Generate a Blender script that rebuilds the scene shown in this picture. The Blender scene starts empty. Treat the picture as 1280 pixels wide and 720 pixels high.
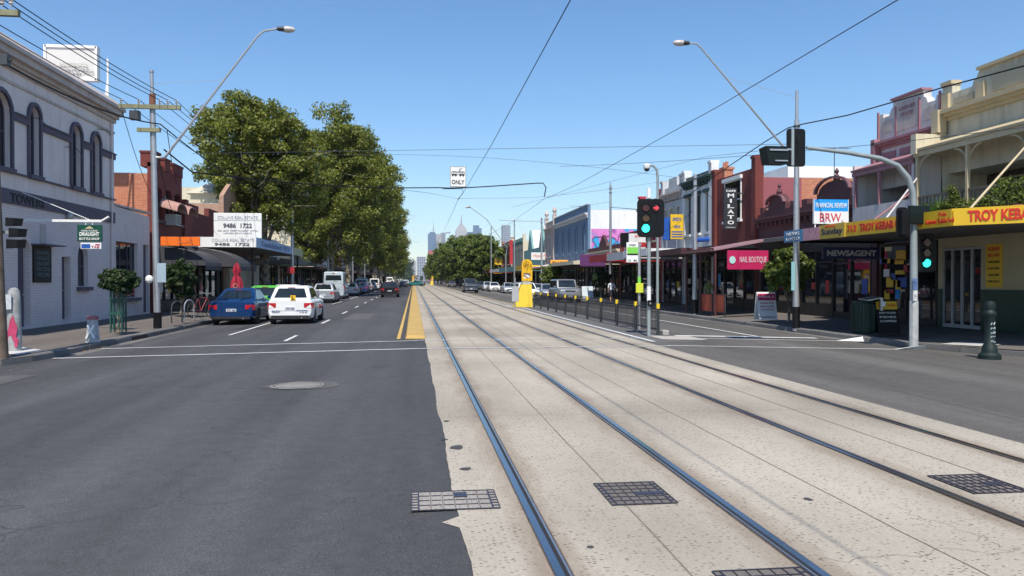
import bpy, bmesh, math, random
import numpy as np
from mathutils import Vector, Matrix
from mathutils.geometry import tessellate_polygon
R_ = math.radians
sc = bpy.context.scene
col = sc.collection

# ------------------------------------------------------------------ camera
EYE = 1.65
TH = math.atan(0.123); PT = math.atan(0.0103)
cam = bpy.data.cameras.new('camera'); cam_o = bpy.data.objects.new('camera', cam); col.objects.link(cam_o)
cam.sensor_width = 36; cam.lens = 36*1000/1280
cam.clip_start = 0.1; cam.clip_end = 20000
cam_o.location = (0, 0, EYE); cam_o.rotation_euler = (math.pi/2-PT, 0, -TH)
sc.camera = cam_o

# ------------------------------------------------------------------ sky, sun, exposure
SUN = Vector((-0.085, -0.66, 1.0)).normalized()          # towards the sun: behind the camera, a touch left
elev = math.asin(SUN.z); azim = math.atan2(SUN.x, SUN.y)
world = bpy.data.worlds.new('World'); sc.world = world; world.use_nodes = True
wn = world.node_tree; bg = wn.nodes['Background']
sky = wn.nodes.new('ShaderNodeTexSky'); sky.sky_type = 'NISHITA'; sky.sun_disc = False
sky.sun_elevation = elev; sky.sun_rotation = azim
sky.altitude = 50; sky.air_density = 1.0; sky.dust_density = 0.2; sky.ozone_density = 3.4
hs = wn.nodes.new('ShaderNodeHueSaturation'); hs.inputs['Saturation'].default_value = 1.17; hs.inputs['Value'].default_value = 1.06
wn.links.new(sky.outputs[0], hs.inputs['Color']); wn.links.new(hs.outputs[0], bg.inputs[0]); bg.inputs[1].default_value = 0.132
sl = bpy.data.lights.new('sun', 'SUN'); so = bpy.data.objects.new('sun', sl); col.objects.link(so)
sl.energy = 4.7; sl.angle = R_(0.53); sl.color = (1.0, 0.935, 0.83)
so.rotation_euler = (-SUN).to_track_quat('-Z', 'Y').to_euler(); so.location = (0, -30, 60)
sc.view_settings.view_transform = 'Standard'; sc.view_settings.look = 'None'
sc.view_settings.exposure = 0.24; sc.view_settings.gamma = 1.0; sc.view_settings.use_curve_mapping = False
sc.cycles.max_bounces = 6; sc.cycles.diffuse_bounces = 3; sc.cycles.glossy_bounces = 3
sc.cycles.transmission_bounces = 4; sc.cycles.transparent_max_bounces = 8
sc.cycles.volume_bounces = 0

# ------------------------------------------------------------------ survey helpers: sight lines cut with real planes
_fw = Vector((math.sin(TH)*math.cos(PT), math.cos(TH)*math.cos(PT), -math.sin(PT)))
_rt = Vector((math.cos(TH), -math.sin(TH), 0))
_up = Vector((math.sin(TH)*math.sin(PT), math.cos(TH)*math.sin(PT), math.cos(PT)))
def _ray(u, v): return _fw + _rt*((u-640)/1000) + _up*(-(v-360)/1000)
def AX(u, v, X): d = _ray(u, v); t = X/d.x; return Vector((X, d.y*t, EYE+d.z*t))
def AY(u, v, Y): d = _ray(u, v); t = Y/d.y; return Vector((d.x*t, Y, EYE+d.z*t))
def AZ(u, v, Z=0.0): d = _ray(u, v); t = (Z-EYE)/d.z; return Vector((d.x*t, d.y*t, Z))
def YX(u, X): return AX(u, 360, X).y

# ground profile across the street (constant along it)
XL, XR = -12.4, 17.8           # building lines
KL, KR = -8.2, 13.2            # kerb lines
def gz(x):
    if x < KL: return -0.005 + (KL-x)*0.018
    if x < 0.3: return -0.14*(0.3-x)/(0.3-KL)
    if x < 6.3: return 0.0
    if x <= KR: return -0.18*(x-6.3)/(KR-6.3)
    return -0.04 + (x-KR)*0.02

# ------------------------------------------------------------------ object helpers
WL = {}                        # world location of roots (unrotated) for parts written in world coordinates
def tag(o, label=None, cat=None, group=None, kind=None):
    if label: o['label'] = label
    if cat: o['category'] = cat
    if group: o['group'] = group
    if kind: o['kind'] = kind
    return o
def empty(name, loc, label=None, cat=None, group=None):
    o = bpy.data.objects.new(name, None); col.objects.link(o); o.location = loc
    o.empty_display_size = 0.2
    WL[o.name] = Vector(loc)
    return tag(o, label, cat, group)
def copy_tree(o, loc=None, rz=None, parent=None, label=None):
    c = o.copy(); col.objects.link(c)
    if parent: c.parent = parent
    if loc is not None: c.location = loc
    if rz is not None: c.rotation_euler = (0, 0, rz)
    if label: c['label'] = label
    for ch in o.children: copy_tree(ch, parent=c)
    return c

class MB:
    def __init__(s): s.bm = bmesh.new(); s.mi = 0
    def face(s, pts):
        vs = [s.bm.verts.new(p) for p in pts]
        f = s.bm.faces.new(vs); f.material_index = s.mi; return f
    def box(s, x0, x1, y0, y1, z0, z1, bev=0):
        if x0 > x1: x0, x1 = x1, x0
        if y0 > y1: y0, y1 = y1, y0
        if z0 > z1: z0, z1 = z1, z0
        c = [(x, y, z) for x in (x0, x1) for y in (y0, y1) for z in (z0, z1)]
        v = [s.bm.verts.new(p) for p in c]
        fs = []
        for q in ((0,1,3,2), (4,6,7,5), (0,4,5,1), (2,3,7,6), (0,2,6,4), (1,5,7,3)):
            f = s.bm.faces.new([v[i] for i in q]); f.material_index = s.mi; fs.append(f)
        if bev:
            es = list({e for f in fs for e in f.edges})
            r = bmesh.ops.bevel(s.bm, geom=es, offset=bev, segments=1, affect='EDGES', profile=0.5)
            for f in r['faces']: f.material_index = s.mi
        return s
    def hexa(s, a, b):
        """prism between two 4-point loops"""
        va = [s.bm.verts.new(p) for p in a]; vb = [s.bm.verts.new(p) for p in b]
        n = len(a)
        for i in range(n):
            f = s.bm.faces.new([va[i], va[(i+1) % n], vb[(i+1) % n], vb[i]]); f.material_index = s.mi
        for q in (va[::-1], vb):
            f = s.bm.faces.new(q); f.material_index = s.mi
        return s
    def loft(s, rings, closed=True, cap=True):
        vr = [[s.bm.verts.new(p) for p in r] for r in rings]
        n = len(rings[0])
        for a, b in zip(vr, vr[1:]):
            for i in range(n if closed else n-1):
                f = s.bm.faces.new([a[i], a[(i+1) % n], b[(i+1) % n], b[i]]); f.material_index = s.mi
        if cap and closed:
            for q in (vr[0][::-1], vr[-1]):
                f = s.bm.faces.new(q); f.material_index = s.mi
        return s
    def cyl(s, p0, p1, r0, r1=None, n=10, cap=True):
        r1 = r0 if r1 is None else r1
        p0, p1 = Vector(p0), Vector(p1); d = (p1-p0)
        if d.length < 1e-6: return s
        d.normalize()
        a = d.orthogonal().normalized(); b = d.cross(a)
        R = lambda p, r: [p+a*(r*math.cos(t))+b*(r*math.sin(t)) for t in [2*math.pi*k/n for k in range(n)]]
        return s.loft([R(p0, r0), R(p1, r1)], cap=cap)
    def tube(s, pts, r, n=8):
        pts = [Vector(p) for p in pts]; rs = r if isinstance(r, (list, tuple)) else [r]*len(pts)
        rings = []; a = None
        for i, p in enumerate(pts):
            d = (pts[min(i+1, len(pts)-1)]-pts[max(i-1, 0)]).normalized()
            if a is None: a = d.orthogonal().normalized()
            else:
                a = (a-d*a.dot(d)); a = a.normalized() if a.length > 1e-5 else d.orthogonal().normalized()
            b = d.cross(a)
            rings.append([p+a*(rs[i]*math.cos(t))+b*(rs[i]*math.sin(t)) for t in [2*math.pi*k/n for k in range(n)]])
        return s.loft(rings)
    def lathe(s, c, prof, n=16):
        """prof: list of (r, z) around vertical axis through c"""
        c = Vector(c)
        return s.loft([[c+Vector((r*math.cos(2*math.pi*k/n), r*math.sin(2*math.pi*k/n), z)) for k in range(n)] for r, z in prof])
    def ball(s, c, r, sx=1, sy=1, sz=1, n=10):
        c = Vector(c); rings = []
        for i in range(n//2+1):
            t = math.pi*i/(n//2); q = max(math.sin(t), 0.02)
            rings.append([c+Vector((r*sx*q*math.cos(2*math.pi*k/n), r*sy*q*math.sin(2*math.pi*k/n), -r*sz*math.cos(t))) for k in range(n)])
        return s.loft(rings)
    def prism(s, poly, fn, a, b):
        """poly: 2-D outline; fn(p, q, t) -> point; extruded from a to b"""
        return s.hexa([fn(p, q, a) for p, q in poly], [fn(p, q, b) for p, q in poly])
    def slab(s, fn, outer, holes, d0, d1):
        """wall slab with holes. fn(d, p, q)"""
        polys = [outer]+holes
        tri = tessellate_polygon([[Vector((p, q, 0)) for p, q in poly] for poly in polys])
        flat = [pq for poly in polys for pq in poly]
        fa = [s.bm.verts.new(fn(d0, p, q)) for p, q in flat]
        fb = [s.bm.verts.new(fn(d1, p, q)) for p, q in flat]
        for t in tri:
            for V, o in ((fa, 1), (fb, -1)):
                try:
                    f = s.bm.faces.new([V[i] for i in t[::o]]); f.material_index = s.mi
                except ValueError: pass
        k = 0
        for poly in polys:
            n = len(poly)
            for i in range(n):
                f = s.bm.faces.new([fa[k+i], fa[k+(i+1) % n], fb[k+(i+1) % n], fb[k+i]]); f.material_index = s.mi
            k += n
        return s
    def build(s, name, m, parent=None, smooth=False, base=None, local=False, **tg):
        bm = s.bm
        bmesh.ops.recalc_face_normals(bm, faces=bm.faces)
        off = Vector((0, 0, 0))
        if parent is not None:
            if not local:
                r = parent
                while r.parent: r = r.parent
                off = WL.get(r.name, Vector((0, 0, 0)))
        elif not local:
            if base is None and len(bm.verts):
                xs = [v.co.x for v in bm.verts]; ys = [v.co.y for v in bm.verts]; zs = [v.co.z for v in bm.verts]
                base = ((min(xs)+max(xs))/2, (min(ys)+max(ys))/2, min(zs))
            off = Vector(base) if base else off
        if off.length: bmesh.ops.translate(bm, verts=bm.verts, vec=-off)
        me = bpy.data.meshes.new(name); bm.to_mesh(me); bm.free()
        for x in (m if isinstance(m, (list, tuple)) else [m]): me.materials.append(x)
        if smooth:
            me.polygons.foreach_set('use_smooth', [True]*len(me.polygons))
            try: me.set_sharp_from_angle(angle=R_(38))
            except Exception: pass
        o = bpy.data.objects.new(name, me); col.objects.link(o)
        if parent is not None: o.parent = parent
        elif not local:
            o.location = off; WL[o.name] = Vector(off)
        tag(o, tg.get('label'), tg.get('cat'), tg.get('group'), tg.get('kind'))
        return o

def Box(name, m, parent, x0, x1, y0, y1, z0, z1, bev=0, **tg):
    return MB().box(x0, x1, y0, y1, z0, z1, bev).build(name, m, parent, **tg)

# ------------------------------------------------------------------ materials
_mats = {}
def _new(name):
    m = bpy.data.materials.new(name); m.use_nodes = True
    nt = m.node_tree; return m, nt, nt.nodes['Principled BSDF']
def N(nt, t, **kw):
    n = nt.nodes.new(t)
    for k, v in kw.items():
        if k in n.inputs: n.inputs[k].default_value = v
        else: setattr(n, k, v)
    return n
def ramp(nt, fac, stops):
    r = nt.nodes.new('ShaderNodeValToRGB'); e = r.color_ramp.elements
    while len(e) < len(stops): e.new(0.5)
    for el, (p, c) in zip(e, stops):
        el.position = p; el.color = (c if len(c) == 4 else (*c, 1)) if hasattr(c, '__len__') else (c, c, c, 1)
    nt.links.new(fac, r.inputs[0]); return r.outputs[0]
def mixc(nt, fac, a, b, mode='MIX'):
    n = nt.nodes.new('ShaderNodeMix'); n.data_type = 'RGBA'; n.blend_type = mode
    for inp, val in ((n.inputs[0], fac), (n.inputs[6], a), (n.inputs[7], b)):
        if hasattr(val, 'is_output'): nt.links.new(val, inp)
        else: inp.default_value = val if not hasattr(val, '__len__') else ((*val, 1) if len(val) == 3 else val)
    return n.outputs[2]
def pos(nt): return nt.nodes.new('ShaderNodeNewGeometry').outputs['Position']
def mp(nt, src, scale=(1, 1, 1), rot=(0, 0, 0), loc=(0, 0, 0)):
    m = nt.nodes.new('ShaderNodeMapping'); nt.links.new(src, m.inputs[0])
    m.inputs['Scale'].default_value = scale; m.inputs['Rotation'].default_value = rot; m.inputs['Location'].default_value = loc
    return m.outputs[0]
def noise(nt, vec, scale, detail=4, rough=0.55):
    n = nt.nodes.new('ShaderNodeTexNoise'); nt.links.new(vec, n.inputs['Vector'])
    n.inputs['Scale'].default_value = scale; n.inputs['Detail'].default_value = detail; n.inputs['Roughness'].default_value = rough
    return n.outputs[0]
def bump(nt, bs, h, strength=0.3, dist=0.01):
    b = nt.nodes.new('ShaderNodeBump'); b.inputs['Strength'].default_value = strength; b.inputs['Distance'].default_value = dist
    nt.links.new(h, b.inputs['Height']); nt.links.new(b.outputs[0], bs.inputs['Normal'])

def paint(name, c, rough=0.55, var=0.12, scale=1.6, metal=0.0, dirt=0.0, coat=0.0, spec=0.5):
    """painted / rendered surface with uneven wear"""
    key = ('p', name)
    if key in _mats: return _mats[key]
    m, nt, bs = _new(name); c = Vector(c)
    obj = nt.nodes.new('ShaderNodeTexCoord').outputs['Object'] if scale > 6 else pos(nt)
    a = noise(nt, obj, scale, 6, 0.65)
    colr = ramp(nt, a, [(0.3, tuple(c*(1-var))), (0.7, tuple(c*(1+var*0.6)))])
    if dirt:
        st = noise(nt, mp(nt, pos(nt), (3.5, 3.5, 0.35)), 1.0, 5, 0.7)
        colr = mixc(nt, ramp(nt, st, [(0.5, 0.0), (0.75, dirt)]), colr, tuple(c*0.35+Vector((0.02, 0.015, 0.01))))
    nt.links.new(colr, bs.inputs['Base Color'])
    bs.inputs['Roughness'].default_value = rough; bs.inputs['Metallic'].default_value = metal
    bs.inputs['Coat Weight'].default_value = coat; bs.inputs['Specular IOR Level'].default_value = spec
    _mats[key] = m; return m

def brick(name, c1, c2, mortar, scale=1.0, rough=0.85, dirt=0.25, bstr=0.35):
    key = ('b', name)
    if key in _mats: return _mats[key]
    m, nt, bs = _new(name)
    s = nt.nodes.new('ShaderNodeSeparateXYZ'); nt.links.new(pos(nt), s.inputs[0])
    ad = N(nt, 'ShaderNodeMath', operation='ADD'); nt.links.new(s.outputs[0], ad.inputs[0]); nt.links.new(s.outputs[1], ad.inputs[1])
    cb = nt.nodes.new('ShaderNodeCombineXYZ'); nt.links.new(ad.outputs[0], cb.inputs[0]); nt.links.new(s.outputs[2], cb.inputs[1])
    bt = nt.nodes.new('ShaderNodeTexBrick'); nt.links.new(cb.outputs[0], bt.inputs['Vector'])
    bt.inputs['Color1'].default_value = (*c1, 1); bt.inputs['Color2'].default_value = (*c2, 1); bt.inputs['Mortar'].default_value = (*mortar, 1)
    bt.inputs['Scale'].default_value = scale; bt.inputs['Mortar Size'].default_value = 0.006
    bt.inputs['Brick Width'].default_value = 0.24; bt.inputs['Row Height'].default_value = 0.086; bt.inputs['Bias'].default_value = -0.2
    n = noise(nt, pos(nt), 1.3, 6, 0.7)
    out = mixc(nt, ramp(nt, n, [(0.45, 0.0), (0.8, dirt)]), bt.outputs[0], tuple(Vector(c1)*0.4))
    nt.links.new(out, bs.inputs['Base Color']); bs.inputs['Roughness'].default_value = rough
    inv = N(nt, 'ShaderNodeMath', operation='SUBTRACT'); inv.inputs[0].default_value = 1; nt.links.new(bt.outputs[1], inv.inputs[1])
    bump(nt, bs, inv.outputs[0], bstr, 0.01)
    _mats[key] = m; return m

def glass_dark(name, tint=(0.02, 0.025, 0.03), rough=0.04):
    key = ('g', name)
    if key in _mats: return _mats[key]
    m, nt, bs = _new(name)
    n = noise(nt, pos(nt), 0.9, 3)
    nt.links.new(ramp(nt, n, [(0.3, tuple(Vector(tint)*0.5)), (0.7, tuple(Vector(tint)*1.8))]), bs.inputs['Base Color'])
    bs.inputs['Roughness'].default_value = rough; bs.inputs['Specular IOR Level'].default_value = 0.7
    w = noise(nt, pos(nt), 1.7, 2); bump(nt, bs, w, 0.05, 0.02)
    _mats[key] = m; return m

def emis(name, c, s):
    m, nt, bs = _new(name); bs.inputs['Base Color'].default_value = (*c, 1)
    bs.inputs['Emission Color'].default_value = (*c, 1); bs.inputs['Emission Strength'].default_value = s
    return m

def carpaint(name, c, metal=0.0):
    key = ('c', name)
    if key in _mats: return _mats[key]
    m, nt, bs = _new(name)
    n = noise(nt, nt.nodes.new('ShaderNodeTexCoord').outputs['Object'], 3, 4)
    nt.links.new(ramp(nt, n, [(0.3, tuple(Vector(c)*0.93)), (0.7, tuple(Vector(c)*1.04))]), bs.inputs['Base Color'])
    bs.inputs['Metallic'].default_value = metal; bs.inputs['Roughness'].default_value = 0.45; bs.inputs['Specular IOR Level'].default_value = 0.15
    bs.inputs['Coat Weight'].default_value = 0.7; bs.inputs['Coat Roughness'].default_value = 0.03
    _mats[key] = m; return m

def asphalt(name, c, c2, grain=1.0, cracks=True):
    m, nt, bs = _new(name); p = pos(nt)
    big = noise(nt, mp(nt, p, (1, 0.18, 1)), 0.55, 6, 0.6)
    base = ramp(nt, big, [(0.3, c), (0.72, c2)])
    path = noise(nt, mp(nt, p, (0.85, 0.015, 1)), 1.0, 3, 0.55)
    base = mixc(nt, 1.0, base, ramp(nt, path, [(0.36, (0.86,)*3), (0.5, (1.0,)*3), (0.64, (1.16,)*3)]), 'MULTIPLY')
    fine = noise(nt, p, 95, 3, 0.7)
    base = mixc(nt, 1.0, base, ramp(nt, fine, [(0.3, (0.55,)*3), (0.5, (1.0,)*3), (0.72, (1.65,)*3)]), 'MULTIPLY')
    mid = noise(nt, p, 6, 5, 0.7)
    base = mixc(nt, 0.6, base, ramp(nt, mid, [(0.35, (0.85,)*3), (0.65, (1.15,)*3)]), 'MULTIPLY')
    vor = nt.nodes.new('ShaderNodeTexVoronoi'); vor.feature = 'F1'; nt.links.new(p, vor.inputs['Vector']); vor.inputs['Scale'].default_value = 26
    base = mixc(nt, ramp(nt, vor.outputs['Distance'], [(0.05, 0.45), (0.12, 0.0)]), base, (0.26, 0.25, 0.24))
    blot = noise(nt, mp(nt, p, (1, 0.5, 1), loc=(3.3, 8, 0)), 0.9, 3, 0.5)
    base = mixc(nt, ramp(nt, blot, [(0.66, 0.0), (0.72, 0.35)]), base, tuple(Vector(c)*0.6))
    if cracks:
        w = noise(nt, p, 1.2, 3)
        add = nt.nodes.new('ShaderNodeMix'); add.data_type = 'VECTOR'; add.inputs[0].default_value = 0.12
        nt.links.new(p, add.inputs[4]); 
        cmb = nt.nodes.new('ShaderNodeCombineXYZ'); nt.links.new(w, cmb.inputs[0]); nt.links.new(w, cmb.inputs[1])
        sc_ = N(nt, 'ShaderNodeVectorMath', operation='SCALE'); nt.links.new(cmb.outputs[0], sc_.inputs[0]); sc_.inputs['Scale'].default_value = 3
        va = N(nt, 'ShaderNodeVectorMath', operation='ADD'); nt.links.new(p, va.inputs[0]); nt.links.new(sc_.outputs[0], va.inputs[1])
        v2 = nt.nodes.new('ShaderNodeTexVoronoi'); v2.feature = 'DISTANCE_TO_EDGE'; nt.links.new(va.outputs[0], v2.inputs['Vector']); v2.inputs['Scale'].default_value = 0.22
        base = mixc(nt, ramp(nt, v2.outputs['Distance'], [(0.0, 0.5), (0.0022, 0.0)]), base, tuple(Vector(c)*0.4))
    nt.links.new(base, bs.inputs['Base Color'])
    bs.inputs['Roughness'].default_value = 0.86; bs.inputs['Specular IOR Level'].default_value = 0.2
    bump(nt, bs, fine, 0.35*grain, 0.004)
    return m

def concrete(name, c, c2, speck=0.75, sscale=34, dirt=0.0, rails=False):
    m, nt, bs = _new(name); p = pos(nt)
    big = noise(nt, mp(nt, p, (1, 0.35, 1)), 0.7, 6, 0.6)
    base = ramp(nt, big, [(0.3, c), (0.7, c2)])
    fine = noise(nt, p, 60, 4, 0.7)
    base = mixc(nt, 1.0, base, ramp(nt, fine, [(0.3, (0.80,)*3), (0.7, (1.14,)*3)]), 'MULTIPLY')
    # stony pits and dark aggregate
    va = nt.nodes.new('ShaderNodeTexVoronoi'); nt.links.new(mp(nt, p, (0.75, 1.2, 1)), va.inputs['Vector']); va.inputs['Scale'].default_value = sscale
    mask = noise(nt, p, 2.2, 4, 0.6)
    sel = nt.nodes.new('ShaderNodeSeparateColor'); nt.links.new(va.outputs['Color'], sel.inputs[0])
    gate = ramp(nt, sel.outputs[0], [(0.52, 0.0), (0.60, 1.0)])
    near = ramp(nt, va.outputs['Distance'], [(0.20, 1.0), (0.40, 0.0)])
    mm = N(nt, 'ShaderNodeMath', operation='MULTIPLY'); nt.links.new(gate, mm.inputs[0]); nt.links.new(near, mm.inputs[1])
    m2 = N(nt, 'ShaderNodeMath', operation='MULTIPLY'); nt.links.new(mm.outputs[0], m2.inputs[0]); nt.links.new(ramp(nt, mask, [(0.3, 0.35*speck), (0.62, speck)]), m2.inputs[1])
    base = mixc(nt, m2.outputs[0], base, (0.10, 0.085, 0.07))
    blot = noise(nt, mp(nt, p, (1, 0.4, 1), loc=(9, 1, 0)), 0.5, 5, 0.6)
    base = mixc(nt, ramp(nt, blot, [(0.48, 0.0), (0.72, 0.42+dirt)]), base, tuple(Vector(c)*0.55))
    if rails:
        sx = nt.nodes.new('ShaderNodeSeparateXYZ'); nt.links.new(p, sx.inputs[0]); acc = None
        for rx in (0.82, 2.255, 4.065, 5.50):
            d = N(nt, 'ShaderNodeMath', operation='SUBTRACT'); nt.links.new(sx.outputs[0], d.inputs[0]); d.inputs[1].default_value = rx
            a_ = N(nt, 'ShaderNodeMath', operation='ABSOLUTE'); nt.links.new(d.outputs[0], a_.inputs[0])
            if acc is None: acc = a_.outputs[0]
            else:
                mn = N(nt, 'ShaderNodeMath', operation='MINIMUM'); nt.links.new(acc, mn.inputs[0]); nt.links.new(a_.outputs[0], mn.inputs[1]); acc = mn.outputs[0]
        wob = noise(nt, mp(nt, p, (2.0, 0.5, 1)), 1.6, 5, 0.7)
        ad = N(nt, 'ShaderNodeMath', operation='MULTIPLY_ADD'); nt.links.new(wob, ad.inputs[0]); ad.inputs[1].default_value = 0.5; nt.links.new(acc, ad.inputs[2])
        base = mixc(nt, ramp(nt, ad.outputs[0], [(0.27, 0.55), (0.48, 0.0)]), base, (0.17, 0.115, 0.075))
        pour = noise(nt, mp(nt, p, (0.05, 0.22, 1)), 1.0, 1)
        base = mixc(nt, 1.0, base, ramp(nt, pour, [(0.40, (0.90,)*3), (0.5, (1.0,)*3), (0.60, (1.07,)*3)]), 'MULTIPLY')
    nt.links.new(base, bs.inputs['Base Color']); bs.inputs['Roughness'].default_value = 0.92; bs.inputs['Specular IOR Level'].default_value = 0.15
    bump(nt, bs, fine, 0.3, 0.004)
    return m

def worn_line(name, c, under, wear=0.5):
    m, nt, bs = _new(name); p = pos(nt)
    n = noise(nt, p, 22, 6, 0.75)
    base = mixc(nt, ramp(nt, n, [(0.52, 0.0), (0.62, wear)]), c, under)
    big = noise(nt, p, 1.1, 4)
    base = mixc(nt, 1.0, base, ramp(nt, big, [(0.3, (0.8,)*3), (0.7, (1.05,)*3)]), 'MULTIPLY')
    nt.links.new(base, bs.inputs['Base Color']); bs.inputs['Roughness'].default_value = 0.7
    return m

def leafmat(name, dark, light, yellow=None):
    m, nt, bs = _new(name)
    g = nt.nodes.new('ShaderNodeNewGeometry')
    stops = [(0.0, dark), (0.55, tuple((Vector(dark)+Vector(light))/2)), (0.93, light)]
    if yellow: stops.append((0.97, yellow))
    c = ramp(nt, g.outputs['Random Per Island'], stops)
    n = noise(nt, g.outputs['Position'], 0.55, 3)
    c = mixc(nt, 1.0, c, ramp(nt, n, [(0.3, (0.84,)*3), (0.7, (1.18,)*3)]), 'MULTIPLY')
    nt.links.new(c, bs.inputs['Base Color']); bs.inputs['Roughness'].default_value = 0.5
    tr = nt.nodes.new('ShaderNodeBsdfTranslucent'); nt.links.new(mixc(nt, 1.0, c, (1.2, 1.35, 0.6), 'MULTIPLY'), tr.inputs[0])
    mx = nt.nodes.new('ShaderNodeMixShader'); mx.inputs[0].default_value = 0.42
    nt.links.new(bs.outputs[0], mx.inputs[1]); nt.links.new(tr.outputs[0], mx.inputs[2])
    nt.links.new(mx.outputs[0], nt.nodes['Material Output'].inputs[0])
    return m

white = paint('white_paint', (0.80, 0.80, 0.78), 0.5, 0.05)
black = paint('black_paint', (0.007, 0.007, 0.008), 0.5, 0.2, spec=0.25)
steel = paint('galvanised_steel', (0.46, 0.47, 0.48), 0.42, 0.12, 5, 0.6, 0.1)
darksteel = paint('dark_steel', (0.07, 0.07, 0.075), 0.5, 0.2, 5, 0.3)
rubber = paint('tyre_rubber', (0.025, 0.025, 0.026), 0.85, 0.2, 8)
alloy = paint('wheel_alloy', (0.5, 0.5, 0.52), 0.3, 0.1, 8, 0.8)
glassw = glass_dark('window_glass', (0.010, 0.012, 0.015), 0.03)
glassc = glass_dark('car_glass', (0.012, 0.017, 0.02), 0.03)
redlens = paint('red_lens', (0.5, 0.012, 0.02), 0.15, 0.1, 8, 0, 0, 0.6)
wirem = paint('cable_black', (0.012, 0.012, 0.014), 0.7, 0.1, spec=0.2)
wireg = paint('bare_wire', (0.12, 0.12, 0.12), 0.5, 0.1, 2, 0.3)
timber = None

# ------------------------------------------------------------------ lettering
def text(s, w, h, c, right, up, m, parent, name='lettering', bold=0.0, depth=0.012, rows=None, label=None, local=False):
    """letters as a flat raised mesh, fitted to w x h, centred on c, reading along right"""
    cu = bpy.data.curves.new('lettering', 'FONT'); cu.body = s; cu.size = 1.0; cu.extrude = 0.01
    cu.offset = bold; cu.align_x = 'CENTER'; cu.resolution_u = 3
    to = bpy.data.objects.new('lettering', cu)
    me = bpy.data.meshes.new_from_object(to)
    bpy.data.objects.remove(to)
    n = len(me.vertices); co = np.empty(n*3); me.vertices.foreach_get('co', co); co = co.reshape(-1, 3)
    lo, hi = co.min(0), co.max(0); ctr = (lo+hi)/2; sz = np.maximum(hi-lo, 1e-6)
    if h is None: h = w*sz[1]/sz[0]
    if w is None: w = h*sz[0]/sz[1]
    r = Vector(right).normalized(); u = Vector(up).normalized(); nn = r.cross(u)
    off = Vector(c)
    if parent is not None and not local:
        q = parent
        while q.parent: q = q.parent
        off = off-WL.get(q.name, Vector((0, 0, 0)))
    k = (co-ctr)/sz*np.array([w, h, depth])
    out = np.outer(k[:, 0], r)+np.outer(k[:, 1], u)+np.outer(k[:, 2], nn)+np.array(off)
    me.vertices.foreach_set('co', out.ravel()); me.update()
    me.materials.clear(); me.materials.append(m)
    o = bpy.data.objects.new(name, me); col.objects.link(o); o.parent = parent
    if label: o['label'] = label
    return o
Z1 = Vector((0, 0, 1)); XP = Vector((1, 0, 0)); YP = Vector((0, 1, 0)); YM = Vector((0, -1, 0))
HAZE = 1.0e-4
# ================================================================== THE SETTING
M_asph = asphalt('road_asphalt', (0.058, 0.058, 0.062), (0.086, 0.086, 0.090))
M_asph2 = asphalt('stop_asphalt', (0.105, 0.103, 0.10), (0.15, 0.148, 0.145))
M_foot = asphalt('footpath_asphalt', (0.115, 0.100, 0.090), (0.16, 0.142, 0.128), 1.0, False)
M_conc = concrete('track_concrete', (0.345, 0.308, 0.25), (0.455, 0.405, 0.335), 0.95, 34, rails=True)
M_asphr = asphalt('worn_asphalt', (0.088, 0.082, 0.075), (0.128, 0.120, 0.110))
M_conc_l = concrete('concrete_margin', (0.38, 0.34, 0.30), (0.48, 0.44, 0.39), 0.45)
M_kerb = concrete('bluestone_kerb', (0.13, 0.125, 0.12), (0.22, 0.21, 0.20), 0.5, 12, 0.2)
M_kerbc = concrete('concrete_kerb', (0.30, 0.28, 0.26), (0.42, 0.40, 0.37), 0.4)
M_line = worn_line('white_line', (0.72, 0.72, 0.70), (0.10, 0.10, 0.10), 0.55)
M_lineb = worn_line('white_line_bold', (0.80, 0.80, 0.78), (0.12, 0.12, 0.12), 0.3)
M_yline = worn_line('yellow_line', (0.62, 0.40, 0.10), (0.16, 0.13, 0.10), 0.5)
M_isl = worn_line('yellow_island', (0.56, 0.36, 0.10), (0.30, 0.22, 0.12), 0.75)

def grid_sheet(name, m, xs, ys, zfn, kind='structure', parent=None):
    bm = bmesh.new(); V = [[bm.verts.new((x, y, zfn(x, y))) for x in xs] for y in ys]
    for j in range(len(ys)-1):
        for i in range(len(xs)-1):
            bm.faces.new([V[j][i], V[j][i+1], V[j+1][i+1], V[j+1][i]])
    me = bpy.data.meshes.new(name); bm.to_mesh(me); bm.free(); me.materials.append(m)
    o = bpy.data.objects.new(name, me); col.objects.link(o); o.parent = parent
    if kind: o['kind'] = kind
    return o
M_gnd = asphalt('far_ground', (0.09, 0.088, 0.08), (0.13, 0.125, 0.115), 1.0, False)
grid_sheet('ground', M_gnd, [-3000, 3000], [-150, 5200], lambda x, y: -0.42)
YA, YB, YEND = -60.0, 16.6, 900.0
road = grid_sheet('road', M_asph, [-60, -12, KL, -4, 0.3, 3.0], [YA, 2, YB, 40, 120, 300, YEND],
                  lambda x, y: (gz(x) if KL <= x <= KR else gz(max(min(x, KR), KL))-0.0))
grid_sheet('road', M_asphr, [3.0, 6.05, 6.3, 9.5, KR, 18, 60], [YA, 2, YB, 40, 120, 300, YEND], lambda x, y: (gz(x) if KL <= x <= KR else gz(max(min(x, KR), KL))))
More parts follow.
